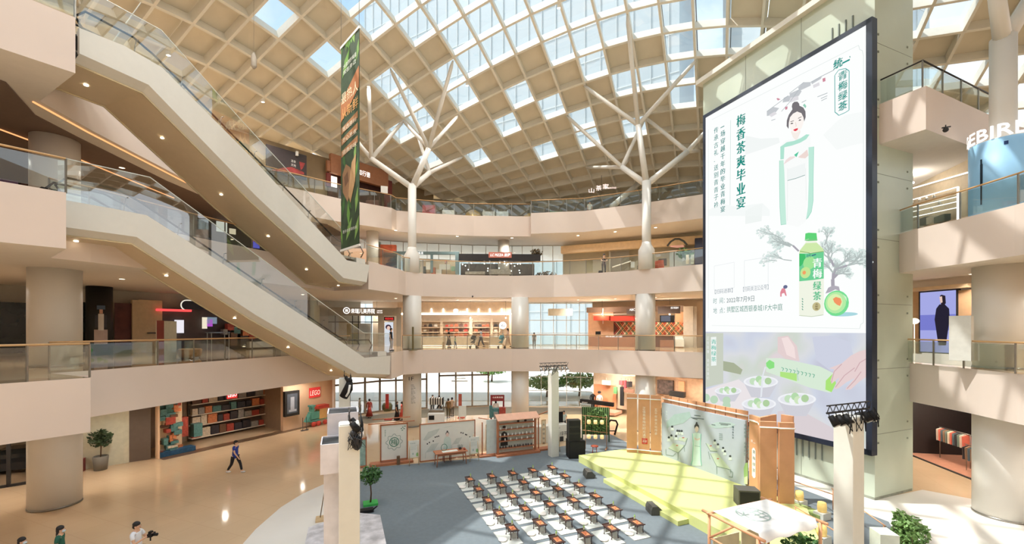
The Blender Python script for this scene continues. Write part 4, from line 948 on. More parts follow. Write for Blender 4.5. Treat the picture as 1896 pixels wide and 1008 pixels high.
p=at(1384,938,.42); b=MB(); b.prism([(p[0]-.42,p[1]-.1),(p[0]+.42,p[1]-.22),(p[0]+.5,p[1]+.35),(p[0]-.3,p[1]+.55)],.42,1.12); b.obj('cabinet',mat('charcoal_speaker',(58,58,54),.6),e)
b=MB(); W_=Wall((p[0]-.42,p[1]-.1),(.84,-.12)); W_.rect(b,.05,.48,.8,1.06,.006); b.obj('grille',mat('speaker_grille',(34,34,32),.8),e)
p=at(1066,850,0); W_=Wall((p[0]-.42,p[1]),(.95,.12))
for k,(z0,z1,o0,o1,t1,lb) in enumerate(((0,1.05,-.7,.1,1.0,'large black subwoofer at the bottom of the speaker stack'),(1.05,1.5,-.5,0,.74,'lowest of the three black speaker boxes on the subwoofer'),(1.5,1.9,-.5,0,.74,'middle of the three black speaker boxes on the subwoofer'),(1.9,2.3,-.5,0,.74,'top black box of the speaker stack'))):
    e=T('speaker_box',W_.pt(.4,z0+FZ),label=lb,cat='loudspeaker',group='stacked speakers left of the stage')
    b=MB(); W_.block(b,0,z0+FZ,t1,z1-.01+FZ,o0,o1); b.obj('cabinet',M_BLACK if k==0 else mat('dark_speaker',(44,44,40),.6),e)
    b=MB(); W_.rect(b,.05,z0+.06+FZ,t1-.05,z1-.06+FZ,o1+.006); b.obj('grille',mat('speaker_grille',(34,34,32),.8),e)
# ---- wrapped truss posts with spotlights
M_WRAP=mat('cream_wrapped_post',(224,223,212),.7,noise=.02); 
def post(p,label,hh=5.4,lights=6,dirv=1,glow=False):
    B_=.95 if dirv else .3
    a=AV; e=T('lighting_post',(*p,FZ),label=label,cat='post')
    b=MB(); b.bevbox((p[0],p[1],FZ+hh/2),(.5,.5,hh),a,.012); b.obj('post_wrap',M_WRAP,e)
    b=MB(); b.box((p[0],p[1],FZ+hh+.01),(.46,.46,.02),a); b.obj('top_cap',mat('pale_cap',(210,208,200),.6),e)
    V_,U_=(V,U) if dirv else (U,(-V[0],-V[1]))
    z=FZ+hh+.14; q=lambda t,s_=0,dz=0:(p[0]+V_[0]*t+U_[0]*s_,p[1]+V_[1]*t+U_[1]*s_,z+dz)
    b=MB(); b.tube([q(-B_),q(B_)],.03,8); b.tube([q(-B_,0,.2),q(B_,0,.2)],.02,6)
    for k in range(8): t=B_*(-1+k*.284); b.tube([q(t),q(t+.13*B_,0,.2),q(t+.27*B_ if k<7 else B_)],.012,5)
    b.obj('light_bar',M_DARK,e)
    for k in range(lights):
        t=((-.88+.3*(k%3)) if k<lights/2 else (.28+.3*(k%3)))*B_/.95; b=MB(); c0=q(t,-.05,-.12)
        b.tube([Vector(c0)+Vector((0,0,.05)),Vector(c0)+Vector((U_[0]*-.16,U_[1]*-.16,-.18))],[.07,.1],12); b.tube([q(t),q(t,-.03,-.12)],.012,5); sp_=b.obj('spotlight',M_STEEL if glow else M_BLACK,e)
        d_=Vector(c0)+Vector((U_[0]*-.163,U_[1]*-.163,-.183)); b=MB(); b.tube([d_,d_+Vector((U_[0]*-.008,U_[1]*-.008,-.01))],.085,12); b.obj('spotlight_lens',emat('spot_glow',(255,253,246),9) if glow else M_STEEL,sp_)
    rc=random.Random(int(p[0]*10))
    b=MB()
    for k in range(9):
        t=rc.uniform(-.2,.2) if dirv==0 else rc.uniform(-.7,.7); pts=[q(t,-.28,.1),q(t+rc.uniform(-.2,.2),-.33,-.15-rc.random()*.2),q(t+rc.uniform(-.2,.2),-.3,-.3-rc.random()*.3),q(t+rc.uniform(-.3,.3),-.28,-.02)]; b.tube(pts,.012,5)
    b.obj('cable_bundle',M_BLACK,e); return e
pe=post((-4.2,10.8),'cream wrapped lighting post at left with hanging black cables',glow=False,dirv=0,lights=2)
p0=(-4.2+V[0]*.16-U[0]*.3,10.8+V[1]*.16-U[1]*.3)
b=MB(); b.sphere((p0[0]+.02,p0[1],4.98),(.13,.11,.2),10,8); b.sphere((p0[0]-.06,p0[1],5.2),(.1,.09,.11),8,6)
rc=random.Random(77)
for k in range(11):
    x0=p0[0]-.05+rc.uniform(-.16,.18); z0=5.35; pts=[(x0,p0[1]+.05,z0),(x0+rc.uniform(-.22,.12),p0[1]-.1,z0-rc.uniform(.15,.4)),(x0+rc.uniform(-.15,.2),p0[1]-.12,z0-rc.uniform(.25,.55)),(x0+rc.uniform(-.1,.15),p0[1]-.05,z0-rc.uniform(.1,.3))]; b.tube(pts,.011,5)
b.obj('cable_bag',M_DARK,pe)
post((9.45,11.75),'cream wrapped lighting post at right with a row of black lamps')
post((2.55,24.4+1.4),'cream lighting post at the back with six glowing white lamps',glow=True)
pe=post((-8.25,20.6),'pale wrapped lighting post behind the white boxes with one black moving lamp',dirv=0,lights=2)
p=atd(643,722,20.0); b=MB(); b.tube([(p[0]-.18,p[1],p[2]-.35),(p[0]+.05,p[1],p[2]+.05),(p[0]+.12,p[1],p[2]+.38)],[.2,.22,.14],12); b.sphere((p[0]+.1,p[1],p[2]+.42),.15,10,8); b.obj('moving_lamp',M_BLACK,pe)
b=MB(); b.tube([(p[0]+.02,p[1]-.2,p[2]-.3),(p[0]+.14,p[1]-.2,p[2]-.1),(p[0]+.2,p[1]-.18,p[2]+.25)],.05,6); b.obj('lamp_yoke',M_WHITE,pe)
# ---- white stacked display boxes behind the left post
M_LAV=mat('white_box_board',(222,218,222),.7); M_DKG=mat('dark_grey_inside',(44,46,48),.7)
def obox(c,d,label,nm='display_box',z0=0,rim=.03):
    e=T(nm,(c[0],c[1],z0),label=label,cat='box'); b=MB(); h=d[2]
    for s_ in (-1,1):
        o=loc(c,s_*(d[0]/2-rim/2),0); b.box((o[0],o[1],z0+h/2),(rim,d[1],h),AV); o=loc(c,0,s_*(d[1]/2-rim/2)); b.box((o[0],o[1],z0+h/2),(d[0],rim,h),AV)
    b.box((c[0],c[1],z0+h*.3),(d[0]-.02,d[1]-.02,.04),AV); b.obj('carton_wall',M_LAV,e)
    b=MB(); b.box((c[0],c[1],z0+h-.06),(d[0]-.07,d[1]*.93,.04),AV); b.obj('inner_panel',M_DKG,e); return e
obox((-4.86,12.03),(.8,.9,.8),'upper white open box with a dark inside, behind the left post',z0=4.72)
obox((-4.68,10.98),(.6,.9,.75),'lower white open box with a dark inside, left of the post',z0=4.2)
e=T('box_pedestal',(-4.85,11.6,FZ),label='lavender grey angular pedestal carrying the white open boxes',cat='pedestal')
b=MB(); b.box((-4.85,11.55,FZ+2.1),(.6,.9,4.17),AV); b.box((-5.0,12.0,FZ+4.44),(.5,.5,.5),AV); b.obj('pedestal_body',M_LAV,e)
# ---- grey marbled podium at the bottom left
M_PM=mat('grey_marbled_sheet',(196,192,194),.5,noise=.3,scale=3)
e=T('marbled_podium',(-5,13.5,0),label='grey marbled angular podium around the foot of the left post',cat='podium')
b=MB(); q=[at(560,1030,.9),at(571,977,.9),at(621,960,.9),at(665,950,.9),at(704,954,.9),at(722,1040,.9)]; b.prism([(x,y) for x,y,z in q],FZ,.9); b.obj('podium_body',M_PM,e)
# ---- props of the back row (all parallel to the building axis V)
M_WD=mat('orange_brown_wood',(176,112,78),.5,noise=.08,scale=6); M_PAP=mat('white_print_paper',(230,230,220),.7,noise=.02); M_INK=mat('soft_ink_print',(150,166,158),.8); M_GRN=mat('logo_green',(30,120,90),.6); M_DINK=mat('dark_ink',(50,50,52),.7)
def vwall(px,py,z=0): p=at(px,py,z); return Wall(p[:2],V)
def framed(W_,t0,t1,z0,z1,label,nm,e=None,fr=.07):
    e=e or T(nm,W_.pt(t0,FZ),label=label,cat='display panel')
    b=MB(); W_.block(b,t0,z0,t1,z1,-.05,0); b.obj('printed_panel',M_PAP,e)
    b=MB()
    for a in ((t0-fr,z0-fr,t0,z1+fr),(t1,z0-fr,t1+fr,z1+fr),(t0-fr,z1,t1+fr,z1+fr),(t0-fr,z0-fr,t1+fr,z0)): W_.block(b,*a,-.08,.03)
    b.obj('wood_frame',M_WD,e); return e
def foot(W_,t0,t1,e,z=.12):
    b=MB(); W_.block(b,t0,FZ,t1,FZ+z,-.3,.3); b.obj('base_beam',M_WD,e)
# 1 logo panel
W_=vwall(702,862); e=framed(W_,.12,1.55,.25,2.25,'framed white panel with a round green emblem','logo_panel'); foot(W_,-.5,1.9,e)
b=MB(); cx,cz=.84,1.25; 
pts=[(cx+.42*(1+.13*cos(8*a))*cos(a),cz+.42*(1+.13*cos(8*a))*sin(a)) for a in [2*pi*k/64 for k in range(65)]]; W_.line(b,pts,.03,.006)
g=MB(); W_.line(g,[(cx+.26*cos(2*pi*k/32),cz+.26*sin(2*pi*k/32)) for k in range(33)],.04,.006); W_.text(g,'梅',cx-.19,cz-.19,.38,.008,.38)
for k,(x,z) in enumerate(((1.25,2.0),(1.33,2.07),(1.4,1.98),(1.45,2.12),(1.3,1.9))): W_.ell(g,x,z,.05,.025,.006,8)
W_.vtext(g,'青梅绿茶',.3,2.0,.07,.1,.006); b.obj('emblem_outline',M_INK,e); g.obj('green_emblem',M_GRN,e)
b=MB(); b.tube([W_.pt(-.6,2.42,.1),W_.pt(2.0,2.42,.1)],.03,6); b.tube([W_.pt(-.35,2.6,-.25),W_.pt(1.8,2.6,-.25)],.03,6); b.obj('cross_beam',M_WD,e)
b=MB(); W_.block(b,.95,FZ,1.12,.5,.25,.4); b.obj('brown_lamp_box',mat('brown_lamp_box',(110,86,62),.6),label='small brown box standing before the emblem panel',cat='box')
# 2 poster wall
W_=vwall(777,857); e=framed(W_,.05,3.35,.08,2.2,'wide framed poster wall with a woman and pale desks behind the wooden table','poster_wall',fr=.05)
m=[MB() for _ in range(4)]
def fig(W_,m,cx,z,h,off=.008):
    W_.poly(m[0],[(cx-.2*h,z),(cx-.17*h,z+.62*h),(cx-.07*h,z+.72*h),(cx+.07*h,z+.72*h),(cx+.17*h,z+.62*h),(cx+.2*h,z)],off)
    W_.ell(m[3],cx,z+.83*h,.075*h,.1*h,off+.003); W_.ell(m[1],cx,z+.87*h,.085*h,.09*h,off+.002); W_.ell(m[1],cx,z+.98*h,.035*h,.04*h,off+.002)
fig(W_,m,1.65,.45,1.25)
for cx,cz,s_ in ((.75,.75,1),(2.25,1.0,.8)):
    W_.poly(m[2],[(cx-.4*s_,cz-.2*s_),(cx-.05*s_,cz+.25*s_),(cx+.4*s_,cz+.3*s_),(cx+.1*s_,cz-.15*s_)],.007); W_.line(m[2],[(cx-.4*s_,cz-.2*s_),(cx-.42*s_,cz-.55*s_)],.03,.007); W_.line(m[2],[(cx+.1*s_,cz-.15*s_),(cx+.1*s_,cz-.6*s_)],.03,.007)
for x,z in ((.45,1.05),(.57,1.12),(.8,1.18),(.92,1.4),(1.02,1.42),(1.12,1.44),(2.5,1.52),(2.62,1.48),(2.78,1.38),(2.85,1.35),(3.05,1.2)): W_.ell(m[1],x,z,.04,.045,.008,8)
W_.line(m[2],[(1.45,1.92),(1.95,1.98)],.02,.007); W_.poly(m[2],[(.2,1.3),(.5,1.75),(1.2,1.9),(1.0,1.6),(.4,1.25)],.005)
b=MB(); b.mat(0)
for k,mm in enumerate(m): b.mat(k); b.add(mm.v,mm.f)
b.obj('poster_print',[mat('pale_robe',(206,222,212),.8),M_DINK,mat('pale_ink_wash',(206,210,200),.8),mat('face_print',(232,206,190),.8)],e)
# easels
def easel(px,py,label,w_=.62,h=1.0,z0=.42,s_='A'):
    W_=vwall(px,py); e=T('easel_sign',W_.pt(w_/2,FZ),label=label,cat='sign'); 
    for t in (.08,w_-.08): b=MB(); b.tube([W_.pt(t-.04 if t<.3 else t+.04,FZ,.12),W_.pt(t,z0+.9,0)],.02,6); b.obj('easel_leg',mat('light_wood',(206,176,134),.6),e)
    b=MB(); b.tube([W_.pt(w_/2,FZ,-.5),W_.pt(w_/2,z0+h+.15,-.05)],.02,6); b.obj('easel_leg',mat('light_wood',(206,176,134),.6),e)
    b=MB(); b.box((*W_.pt(w_/2,0,.05)[:2],z0),(w_,.08,.03),AV); b.obj('ledge',mat('light_wood',(206,176,134),.6),e)
    b=MB(); W_.block(b,0,z0+.02,w_,z0+h,.0,.03); b.obj('sign_board',M_PAP,e)
    b=MB(); W_.text(b,'青梅宴',.1,z0+h-.2,.08,.034,.3)
    for k in range(4): W_.line(b,[(.1,z0+h-.3-k*.07),(w_-.12-.05*(k%2),z0+h-.3-k*.07)],.012,.034)
    W_.rect(b,.22,z0+.18,.3,z0+.3,.034); b.obj('sign_text',mat('faint_text',(176,190,184),.8),e)
    b=MB(); W_.ell(b,w_-.12,z0+.18,.07,.12,.035,8); b.obj('green_sprig',mat('sprig_green',(150,200,130),.7),e)
easel(756,863,'white easel sign between the emblem panel and the poster wall'); easel(868,855,'white easel sign at the right end of the poster wall'); easel(1020,838,'white easel sign beside the round speaker stack')
# wooden writing table with things
W_=vwall(807,867); e=T('wooden_table',W_.pt(.9,FZ),label='light brown wooden writing table before the poster wall',cat='table')
b=MB(); b.bevbox((*W_.pt(.92,0,-.3)[:2],.77),(1.9,.75,.05),AV,.02); b.obj('table_top',M_WD,e)
for t,o_ in ((.12,0.0),(1.72,0.0),(.12,-.6),(1.72,-.6)): b=MB(); b.tube([W_.pt(t+(.06 if t<1 else -.06)*-1,FZ,o_),W_.pt(t,.75,o_)],[.022,.035],8); b.obj('leg',M_WD,e)
b=MB(); W_.block(b,.1,.62,1.75,.74,-.02,.0); b.obj('apron',M_WD,e)
b=MB(); b.box((*W_.pt(.85,0,-.2)[:2],.803),(.9,.3,.016),AV+.05); b.obj('paper_scroll',M_PAP,label='white paper sheet lying on the wooden table',cat='paper')
b=MB(); 
for k in range(5): b.tube([W_.pt(1.4+.05*k,.795,-.35),W_.pt(1.38+.07*k,1.05+.03*(k%2),-.35)],.012,5)
b.lathe(W_.pt(1.5,.795,-.35),[(.07,0),(.08,.1),(.06,.12)],12); b.obj('brush_pot',M_DARK,label='dark brush pot with brushes on the wooden table',cat='pot')
b=MB(); b.lathe(W_.pt(1.72,.795,-.2),[(.05,0),(.07,.06),(.05,.1)],12); b.obj('clay_teapot',mat('clay_red',(170,84,60),.5),label='small clay pot at the right edge of the wooden table',cat='pot')
b=MB(); b.tube([W_.pt(.55+.17*cos(a*.4),1.0+.2*sin(a*.4),-.35) for a in range(17)],.015,5); b.lathe(W_.pt(.55,.795,-.35),[(.06,0),(.03,.03)],10); b.obj('round_fan_frame',M_GRN,label='round green framed fan standing on the wooden table',cat='fan')
# stool behind
b=MB(); c_=W_.pt(.85,0,-.9)[:2]; b.box((*c_,.45),(.5,.4,.05),AV)
for s_ in (-.2,.2):
    for q in (-.15,.15): o=loc(c_,s_,q); b.box((o[0],o[1],.22),(.04,.04,.42),AV)
b.obj('wooden_stool',mat('dark_red_wood',(110,52,40),.5),label='dark red wooden stool behind the writing table',cat='stool')
# scroll stands
def scroll(px,py,txt,label,w_=.32,h=2.05,roof=1):
    W_=vwall(px,py); e=T('scroll_stand',W_.pt(.3,FZ),label=label,cat='sign')
    for t in (0,.75): b=MB(); W_.block(b,t-.03,FZ,t+.03,h+.05,-.05,.02); b.obj('stand_post',M_WD,e)
    b=MB(); vs=[W_.pt(-.25,h+.35 if roof<0 else h+.18,.0),W_.pt(1.05,h+.05 if roof<0 else h+.5,.0)]; b.tube(vs,.035,6); b.obj('slanted_beam',M_WD,e); foot(W_,-.25,1.1,e,.1)
    b=MB(); W_.block(b,.375-w_/2,.35,.375+w_/2,h-.1,-.02,.01); b.obj('scroll_cloth',mat('tan_scroll',(222,190,146),.7),e)
    b=MB(); W_.rect(b,.375-w_/2+.05,.45,.375+w_/2-.05,h-.2,.014); b.obj('scroll_paper',mat('cream_scroll',(238,222,192),.7),e)
    b=MB(); W_.vtext(b,txt,.375-.08,h-.35,.15,.3,.018); b.obj('scroll_writing',M_DINK,e)
scroll(893,846,'青梅绿茶','tan hanging scroll reading down, left of the shelf',roof=-1); scroll(997,834,'大自然味道','tan hanging scroll on the right of the display shelf',roof=1)
# shelf with pink roof
W_=vwall(922,846); e=T('display_shelf',W_.pt(1.2,FZ),label='open wooden display shelf with a pink canopy and rows of small jars',cat='shelf')
foot(W_,-.15,2.75,e,.12)
for t in (0,2.55): b=MB(); W_.block(b,t-.06,FZ,t+.06,2.3,-.1,.02); b.obj('shelf_post',M_WD,e)
for z in (.45,.9,1.2,1.6,1.95): b=MB(); W_.block(b,0,z-.03,2.5,z+.01,-.2,.04); b.obj('shelf_board',M_WD,e)
b=MB(); b.add([W_.pt(-.1,2.2,.25),W_.pt(2.75,2.2,.25),W_.pt(2.75,2.5,-.3),W_.pt(-.1,2.5,-.3),W_.pt(-.1,2.24,.25),W_.pt(2.75,2.24,.25),W_.pt(2.75,2.54,-.3),W_.pt(-.1,2.54,-.3)],[(0,3,2,1),(4,5,6,7),(0,1,5,4),(1,2,6,5),(2,3,7,6),(3,0,4,7)]); b.obj('pink_canopy',mat('pink_canopy_cloth',(226,176,150),.7),e)
b=MB(); W_.block(b,-.65,.15,2.5,2.25,-.3,-.26); b.obj('back_panel',mat('pale_back_panel',(206,216,210),.7),e)
m=[MB() for _ in range(4)]; W2=Wall(W_.pt(0,0,-.25)[:2],V); 
W2.poly(m[1],[(.25,.55),(.3,1.0),(.32,1.35),(.5,1.45),(.68,1.35),(.72,1.0),(.75,.55)],.01); W2.ell(m[3],.5,1.62,.1,.13,.012); W2.ell(m[1],.5,1.72,.11,.08,.014)
for x in (1.45,1.95): W2.ell(m[1],x,2.02,.09,.08,.014)
b=MB(); 
for k in (1,3): b.mat(0 if k==1 else 1); b.add(m[k].v,m[k].f)
b.obj('back_print',[M_DINK,mat('face_print',(232,206,190),.8)],e)
jar=None; rj=random.Random(9)
for zi,z in enumerate((.46,.91,1.21,1.61)):
    nj=12 if zi in (0,) else (9 if zi==2 else 6)
    for k in range(nj):
        t=.15+2.3*k/nj+rj.uniform(0,.06)+(0.0 if zi!=1 else .3)
        if t>2.4: continue
        if jar is None or zi!=lastz:
            b=MB(); b.lathe((0,0,0),[(.035,0),(.045,.03),(.045,.1),(.02,.13),(.02,.15)],10); dark=zi==0
            jar=b.obj('small_jar',mat('dark_glaze',(58,52,48),.4) if dark else mat('white_glaze',(232,230,222),.3)); lastz=zi; o_=jar
        else: o_=jar.copy(); C.objects.link(o_)
        o_.location=W_.pt(t,z,-.06); tag(o_,'small %s jar on the %s shelf board, %s'%('dark glazed' if zi==0 else 'white glazed',['bottom','second','third','fourth'][zi],['first','second','third','fourth','fifth','sixth','seventh','eighth','ninth','tenth','eleventh','twelfth'][k]+' from left post'),'jar','small jars on the display shelf')
# DJ desk with the brand on its front
W_=vwall(1008,822,0); 
e=T('control_desk',W_.pt(.8,FZ),label='white control desk with tea brand lettering behind the speaker stack',cat='desk')
b=MB(); W_.block(b,-.9,FZ,1.9,1.15,-.7,-.05); b.obj('desk_body',M_PAP,e); b=MB(); W_.text(b,'统一',.75,.85,.2,-.044,.5); W_.text(b,'青梅绿茶',.7,.4,.3,-.044,1.1); b.obj('desk_lettering',M_DINK,e)
b=MB(); W_.block(b,.35,FZ,1.5,.35,-.04,-.03); b.obj('ink_mountain',M_DINK,e)
b=MB(); W_.block(b,.75,1.2,1.75,1.95,-.62,-.55); W_.block(b,1.2,1.15,1.3,1.3,-.6,-.55); b.obj('large_monitor',M_BLACK,label='large black monitor standing on the white control desk',cat='monitor')
# bamboo screen with lanterns
W_=Wall(at(1084,832,0)[:2],(.99,-.12)); e=T('copper_stand',W_.pt(.6,FZ),label='copper tube stand hung with six cream lanterns',cat='stand')
Lf=1.35
b=MB(); 
for t in (0,Lf): b.tube([W_.pt(t,FZ),W_.pt(t,2.2)],.02,6)
for z in (2.15,1.18): b.tube([W_.pt(-.2,z+.05),W_.pt(Lf+.1,z-.08)],.018,6)
b.tube([W_.pt(Lf-.1,FZ+.03,.3),W_.pt(Lf+.05,FZ+.03,-.3)],.05,6); b.obj('copper_tube',mat('copper_tube',(206,150,110),.4,metal=.3),e)
M_LAN=mat('cream_lantern',(246,214,150),.6,emit=.35)
for r_,z in enumerate((1.78,.82)):
    for k in range(3):
        t=.22+.42*k; g=T('paper_lantern',W_.pt(t,z),label='cream paper lantern hanging on the copper frame, %s row, %s from the left'%(('upper','lower')[r_],ORD[k]),cat='lantern',group='lanterns on the copper frame')
        b=MB(); b.lathe(W_.pt(t,z-.13),[(.08,0),(.12,.02),(.125,.13),(.12,.24),(.08,.26)],14); b.obj('lantern_shade',M_LAN,g)
        b=MB(); b.tube([W_.pt(t,z+.13),W_.pt(t,z+.26)],.006,4); b.obj('cord',M_WD,g)
b=MB(); c_=at(1101,840,0); b.lathe((c_[0],c_[1],FZ),[(.2,.4),(.24,.42),(.24,.46),(.15,.48)],16)
for k in range(4): b.tube([(c_[0]+.18*cos(k*1.57+.6),c_[1]+.18*sin(k*1.57+.6),FZ),(c_[0]+.15*cos(k*1.57+.6),c_[1]+.15*sin(k*1.57+.6),.42)],.02,6)
b.obj('red_stool',mat('red_stool',(190,84,60),.5),label='round red stool under the cream lanterns',cat='stool')
# leafy wall panel behind
def leaves(c,r,n,sz,seed,m_,nm,par=None,flat=None,**kw):
    q=random.Random(seed); b=MB()
    for _ in range(n):
        d=Vector((q.gauss(0,1),q.gauss(0,1),q.gauss(0,1))).normalized()*(q.random()**.45); p=Vector(c)+Vector((d.x*r[0],d.y*r[1],d.z*r[2]))
        a=q.uniform(0,2*pi); t=q.uniform(-.9,.9); l=sz*q.uniform(.6,1.3); ax=Vector((cos(a)*cos(t),sin(a)*cos(t),sin(t))); s_=ax.cross(Vector((q.gauss(0,1),q.gauss(0,1),q.gauss(0,1)))).normalized()*l*.28
        b.add([p-ax*l/2,p+s_,p+ax*l/2,p-s_],[(0,1,2,3)])
    return b.obj(nm,m_,par,**kw)
M_LEAF=mat('leaf_green',(70,112,56),.6,noise=.3,scale=6); M_LEAF2=mat('light_leaf_green',(128,164,96),.6,noise=.25,scale=6); M_TRK=mat('brown_bark',(92,66,48),.8,noise=.2,scale=20)
p=at(1104,822,0); e=T('bamboo_screen',(p[0],p[1],FZ),label='green bamboo leaf screen behind the cream lanterns',cat='screen'); W_=Wall((p[0]-.9,p[1]+.5),(.98,-.1))
b=MB(); W_.block(b,0,.5,1.9,2.4,-.08,-.04); W_.block(b,0,FZ,.08,.5,-.08,-.04); W_.block(b,1.82,FZ,1.9,.5,-.08,-.04); b.obj('screen_board',mat('dark_green_board',(62,84,54),.8,noise=.3,scale=8),e)
b=MB()
for k in range(14): b.tube([W_.pt(.08+.13*k,.5,0),W_.pt(.12+.13*k,2.45,0)],.018,5)
b.obj('bamboo_cane',M_LEAF2,e)
leaves(W_.pt(.95,1.45,.08),(.9,.12,.9),420,.2,5,M_LEAF2,'bamboo_leaves',e)
b=MB(); p=at(1133,806,0); b.tube([(p[0]-.25,p[1],FZ),(p[0]-.28,p[1],.85),(p[0]-.1,p[1],1.1),(p[0]+.3,p[1],1.05),(p[0]+.42,p[1],.8),(p[0]+.2,p[1],.02)],.07,8); b.tube([(p[0]-.2,p[1],.3),(p[0]+.25,p[1],.3)],.04,6); b.obj('black_arch_frame',M_BLACK,label='black arched folding frame right of the bamboo screen',cat='frame')
# small tree on a green base, lantern stand, case
p=at(686,935,0); e=T('potted_tree',(p[0],p[1],FZ),label='small green tree on a bright green square base',cat='tree')
b=MB(); b.bevbox((p[0],p[1],FZ+.05),(.62,.5,.1),AV,.01); b.obj('green_base',mat('bright_green_base',(60,176,80),.6),e)
b=MB(); b.tube([(p[0],p[1],.1),(p[0]+.03,p[1],.5),(p[0],p[1],.9),(p[0]+.03,p[1],1.15)],[.04,.032,.03,.02],8)
for k in range(7): a=k*.9; b.tube([(p[0],p[1],.85+.05*k),(p[0]+.35*cos(a),p[1]+.3*sin(a),1.2+.06*k)],[.018,.006],5)
b.obj('trunk',M_TRK,e); leaves((p[0],p[1],1.32),(.52,.48,.42),650,.14,3,M_LEAF,'foliage',e)
p=at(680,950,0); b=MB(); b.box((p[0]-.05,p[1],.1),(.6,.3,.1),AV); b.tube([(p[0]+.2,p[1],.1),(p[0]+.4,p[1]+.1,.25)],.03,6); b.obj('black_equipment_case',M_BLACK,label='black cable case lying behind the marbled podium',cat='case')
p=at(604,962,0); e=T('lantern_stand',(p[0],p[1],0),label='slim wooden stand with a hanging square lantern left of the pedestal',cat='lamp')
b=MB(); b.box((p[0]-.05,p[1],.04),(.7,.5,.08),AV); b.obj('stand_base',mat('light_wood',(206,176,134),.6),e)
b=MB(); b.tube([(p[0]-.25,p[1],.05),(p[0]-.1,p[1],1.0),(p[0]+.02,p[1],1.8)],.018,6); b.tube([(p[0]+.02,p[1],1.75),(p[0]+.1,p[1],1.2)],.008,4); b.obj('bamboo_rod',mat('dark_bamboo',(110,90,62),.6),e)
b=MB(); b.box((p[0]+.12,p[1],.88),(.24,.22,.42),AV); b.mat(1)
for s_ in (-1,1):
    for t in (-1,1): b.box((p[0]+.12+s_*.13,p[1]+t*.1,.88),(.02,.02,.5),AV)
    b.box((p[0]+.12,p[1],.88+s_*.23),(.3,.28,.025),AV)
b.obj('lantern_box',[M_LAN,mat('light_wood',(206,176,134),.6)],e)
# ---- market canopy at lower right
CA=(6.6,11.4); zc=2.3
e=T('market_canopy',(7.6,12.4,0),label='white cloth canopy with a round emblem on an orange wood frame',cat='canopy')
def cpt(v,u,z): p=loc(CA,v,u); return (p[0],p[1],z)
cz_h=lambda v,u: zc+.03-.05*sin(pi*(u+.12)/1.5)*sin(pi*v/2.35)
b=MB(); N_=24; vs=[];fs=[]
for i in range(N_+1):
    for j in range(16): v=2.35*i/N_; u=-.12+1.5*j/15; vs.append(cpt(v,u,cz_h(v,u)))
for i in range(N_+1): v=2.35*i/N_; vs.append(cpt(v,-.2,zc-.2-.03*sin(i*.7)))
for i in range(N_):
    for j in range(15): a=i*16+j; fs.append((a,a+16,a+17,a+1))
    o=(N_+1)*16+i; fs.append((o,o+1,(i+1)*16,i*16))
b.add(vs,fs,True); b.obj('canopy_cloth',mat('white_canopy_cloth',(246,244,240),.8),e)
for v in (-.12,2.45): b=MB(); b.tube([cpt(v,-.4,zc-.03),cpt(v,1.65,zc-.03)],.045,8); b.obj('side_rail',M_WD2:=mat('peach_wood',(222,164,122),.5),e)
for v in (-.12,2.45):
    for u in (-.2,1.4): b=MB(); b.tube([cpt(v,u,0),cpt(v,u,zc-.05)],.045,8); b.obj('canopy_post',M_WD2,e)
b=MB(); b.tube([cpt(-.12,.55,zc-.05),cpt(-.12,1.38,1.55)],.035,6); b.tube([cpt(-.12,-.2,1.55),cpt(-.12,1.38,1.55)],.03,6); b.tube([cpt(-.2,1.4,zc-.02),cpt(2.6,1.4,zc-.02)],.04,6); b.obj('brace',M_WD2,e)
# emblem printed on the cloth
cc=(1.0,.82); b=MB()
def emb(pts,w_=.05):
    for (a0,b0),(a1,b1) in zip(pts,pts[1:]):
        L=hypot(a1-a0,b1-b0) or 1; x,y=-(b1-b0)/L*w_/2,(a1-a0)/L*w_/2
        n_=max(1,int(L/.08)); L_=lambda f,sx,sy:(a0+(a1-a0)*f+sx,b0+(b1-b0)*f+sy)
        for i_ in range(n_):
            q=[L_(i_/n_,x,y),L_((i_+1)/n_,x,y),L_((i_+1)/n_,-x,-y),L_(i_/n_,-x,-y)]; b.add([cpt(v,u,cz_h(v,u)+.007) for v,u in q],[(0,1,2,3)])
emb([(cc[0]+.46*cos(2*pi*k/32),cc[1]+.44*sin(2*pi*k/32)) for k in range(33)])
for q in ([(-.3,-.3),(-.3,.35)],[(-.42,.05),(-.1,.05)],[(-.3,.05),(-.1,.25)],[(.0,.3),(.4,.3)],[(.1,-.4),(.1,.2)],[(.3,-.35),(.3,.2)],[(0,-.05),(.42,-.05)],[(0,-.22),(.38,-.22)],[(0,.12),(.4,.12)]): emb([(cc[0]+x,cc[1]+y) for x,y in q],.045)
b.obj('canopy_emblem',mat('sage_print',(176,192,184),.8),e)
for k,(v0,v1) in enumerate(((0.02,1.1),(1.2,2.3))):
    b=MB(); b.box((*loc(CA,(v0+v1)/2,1.38),.95),(v1-v0,.03,1.1),AV); o=b.obj('printed_banner_panel',mat('tea_print_cream',(226,216,180),.7,noise=.1,scale=2),label='cream printed panel under the canopy, %s of two'%('left','right')[k],cat='panel')
    PARINV=True; b=MB(); p=loc(CA,(v0+v1)/2,1.33); b.box((p[0]-.2,p[1],1.15),(.14,.02,.34),AV); b.mat(1).box((p[0]+.2,p[1],1.0),(.12,.02,.2),AV); b.obj('bottle_print',[mat('bottle_print_green',(130,176,90),.7),mat('pink_print',(206,120,110),.7)],o)
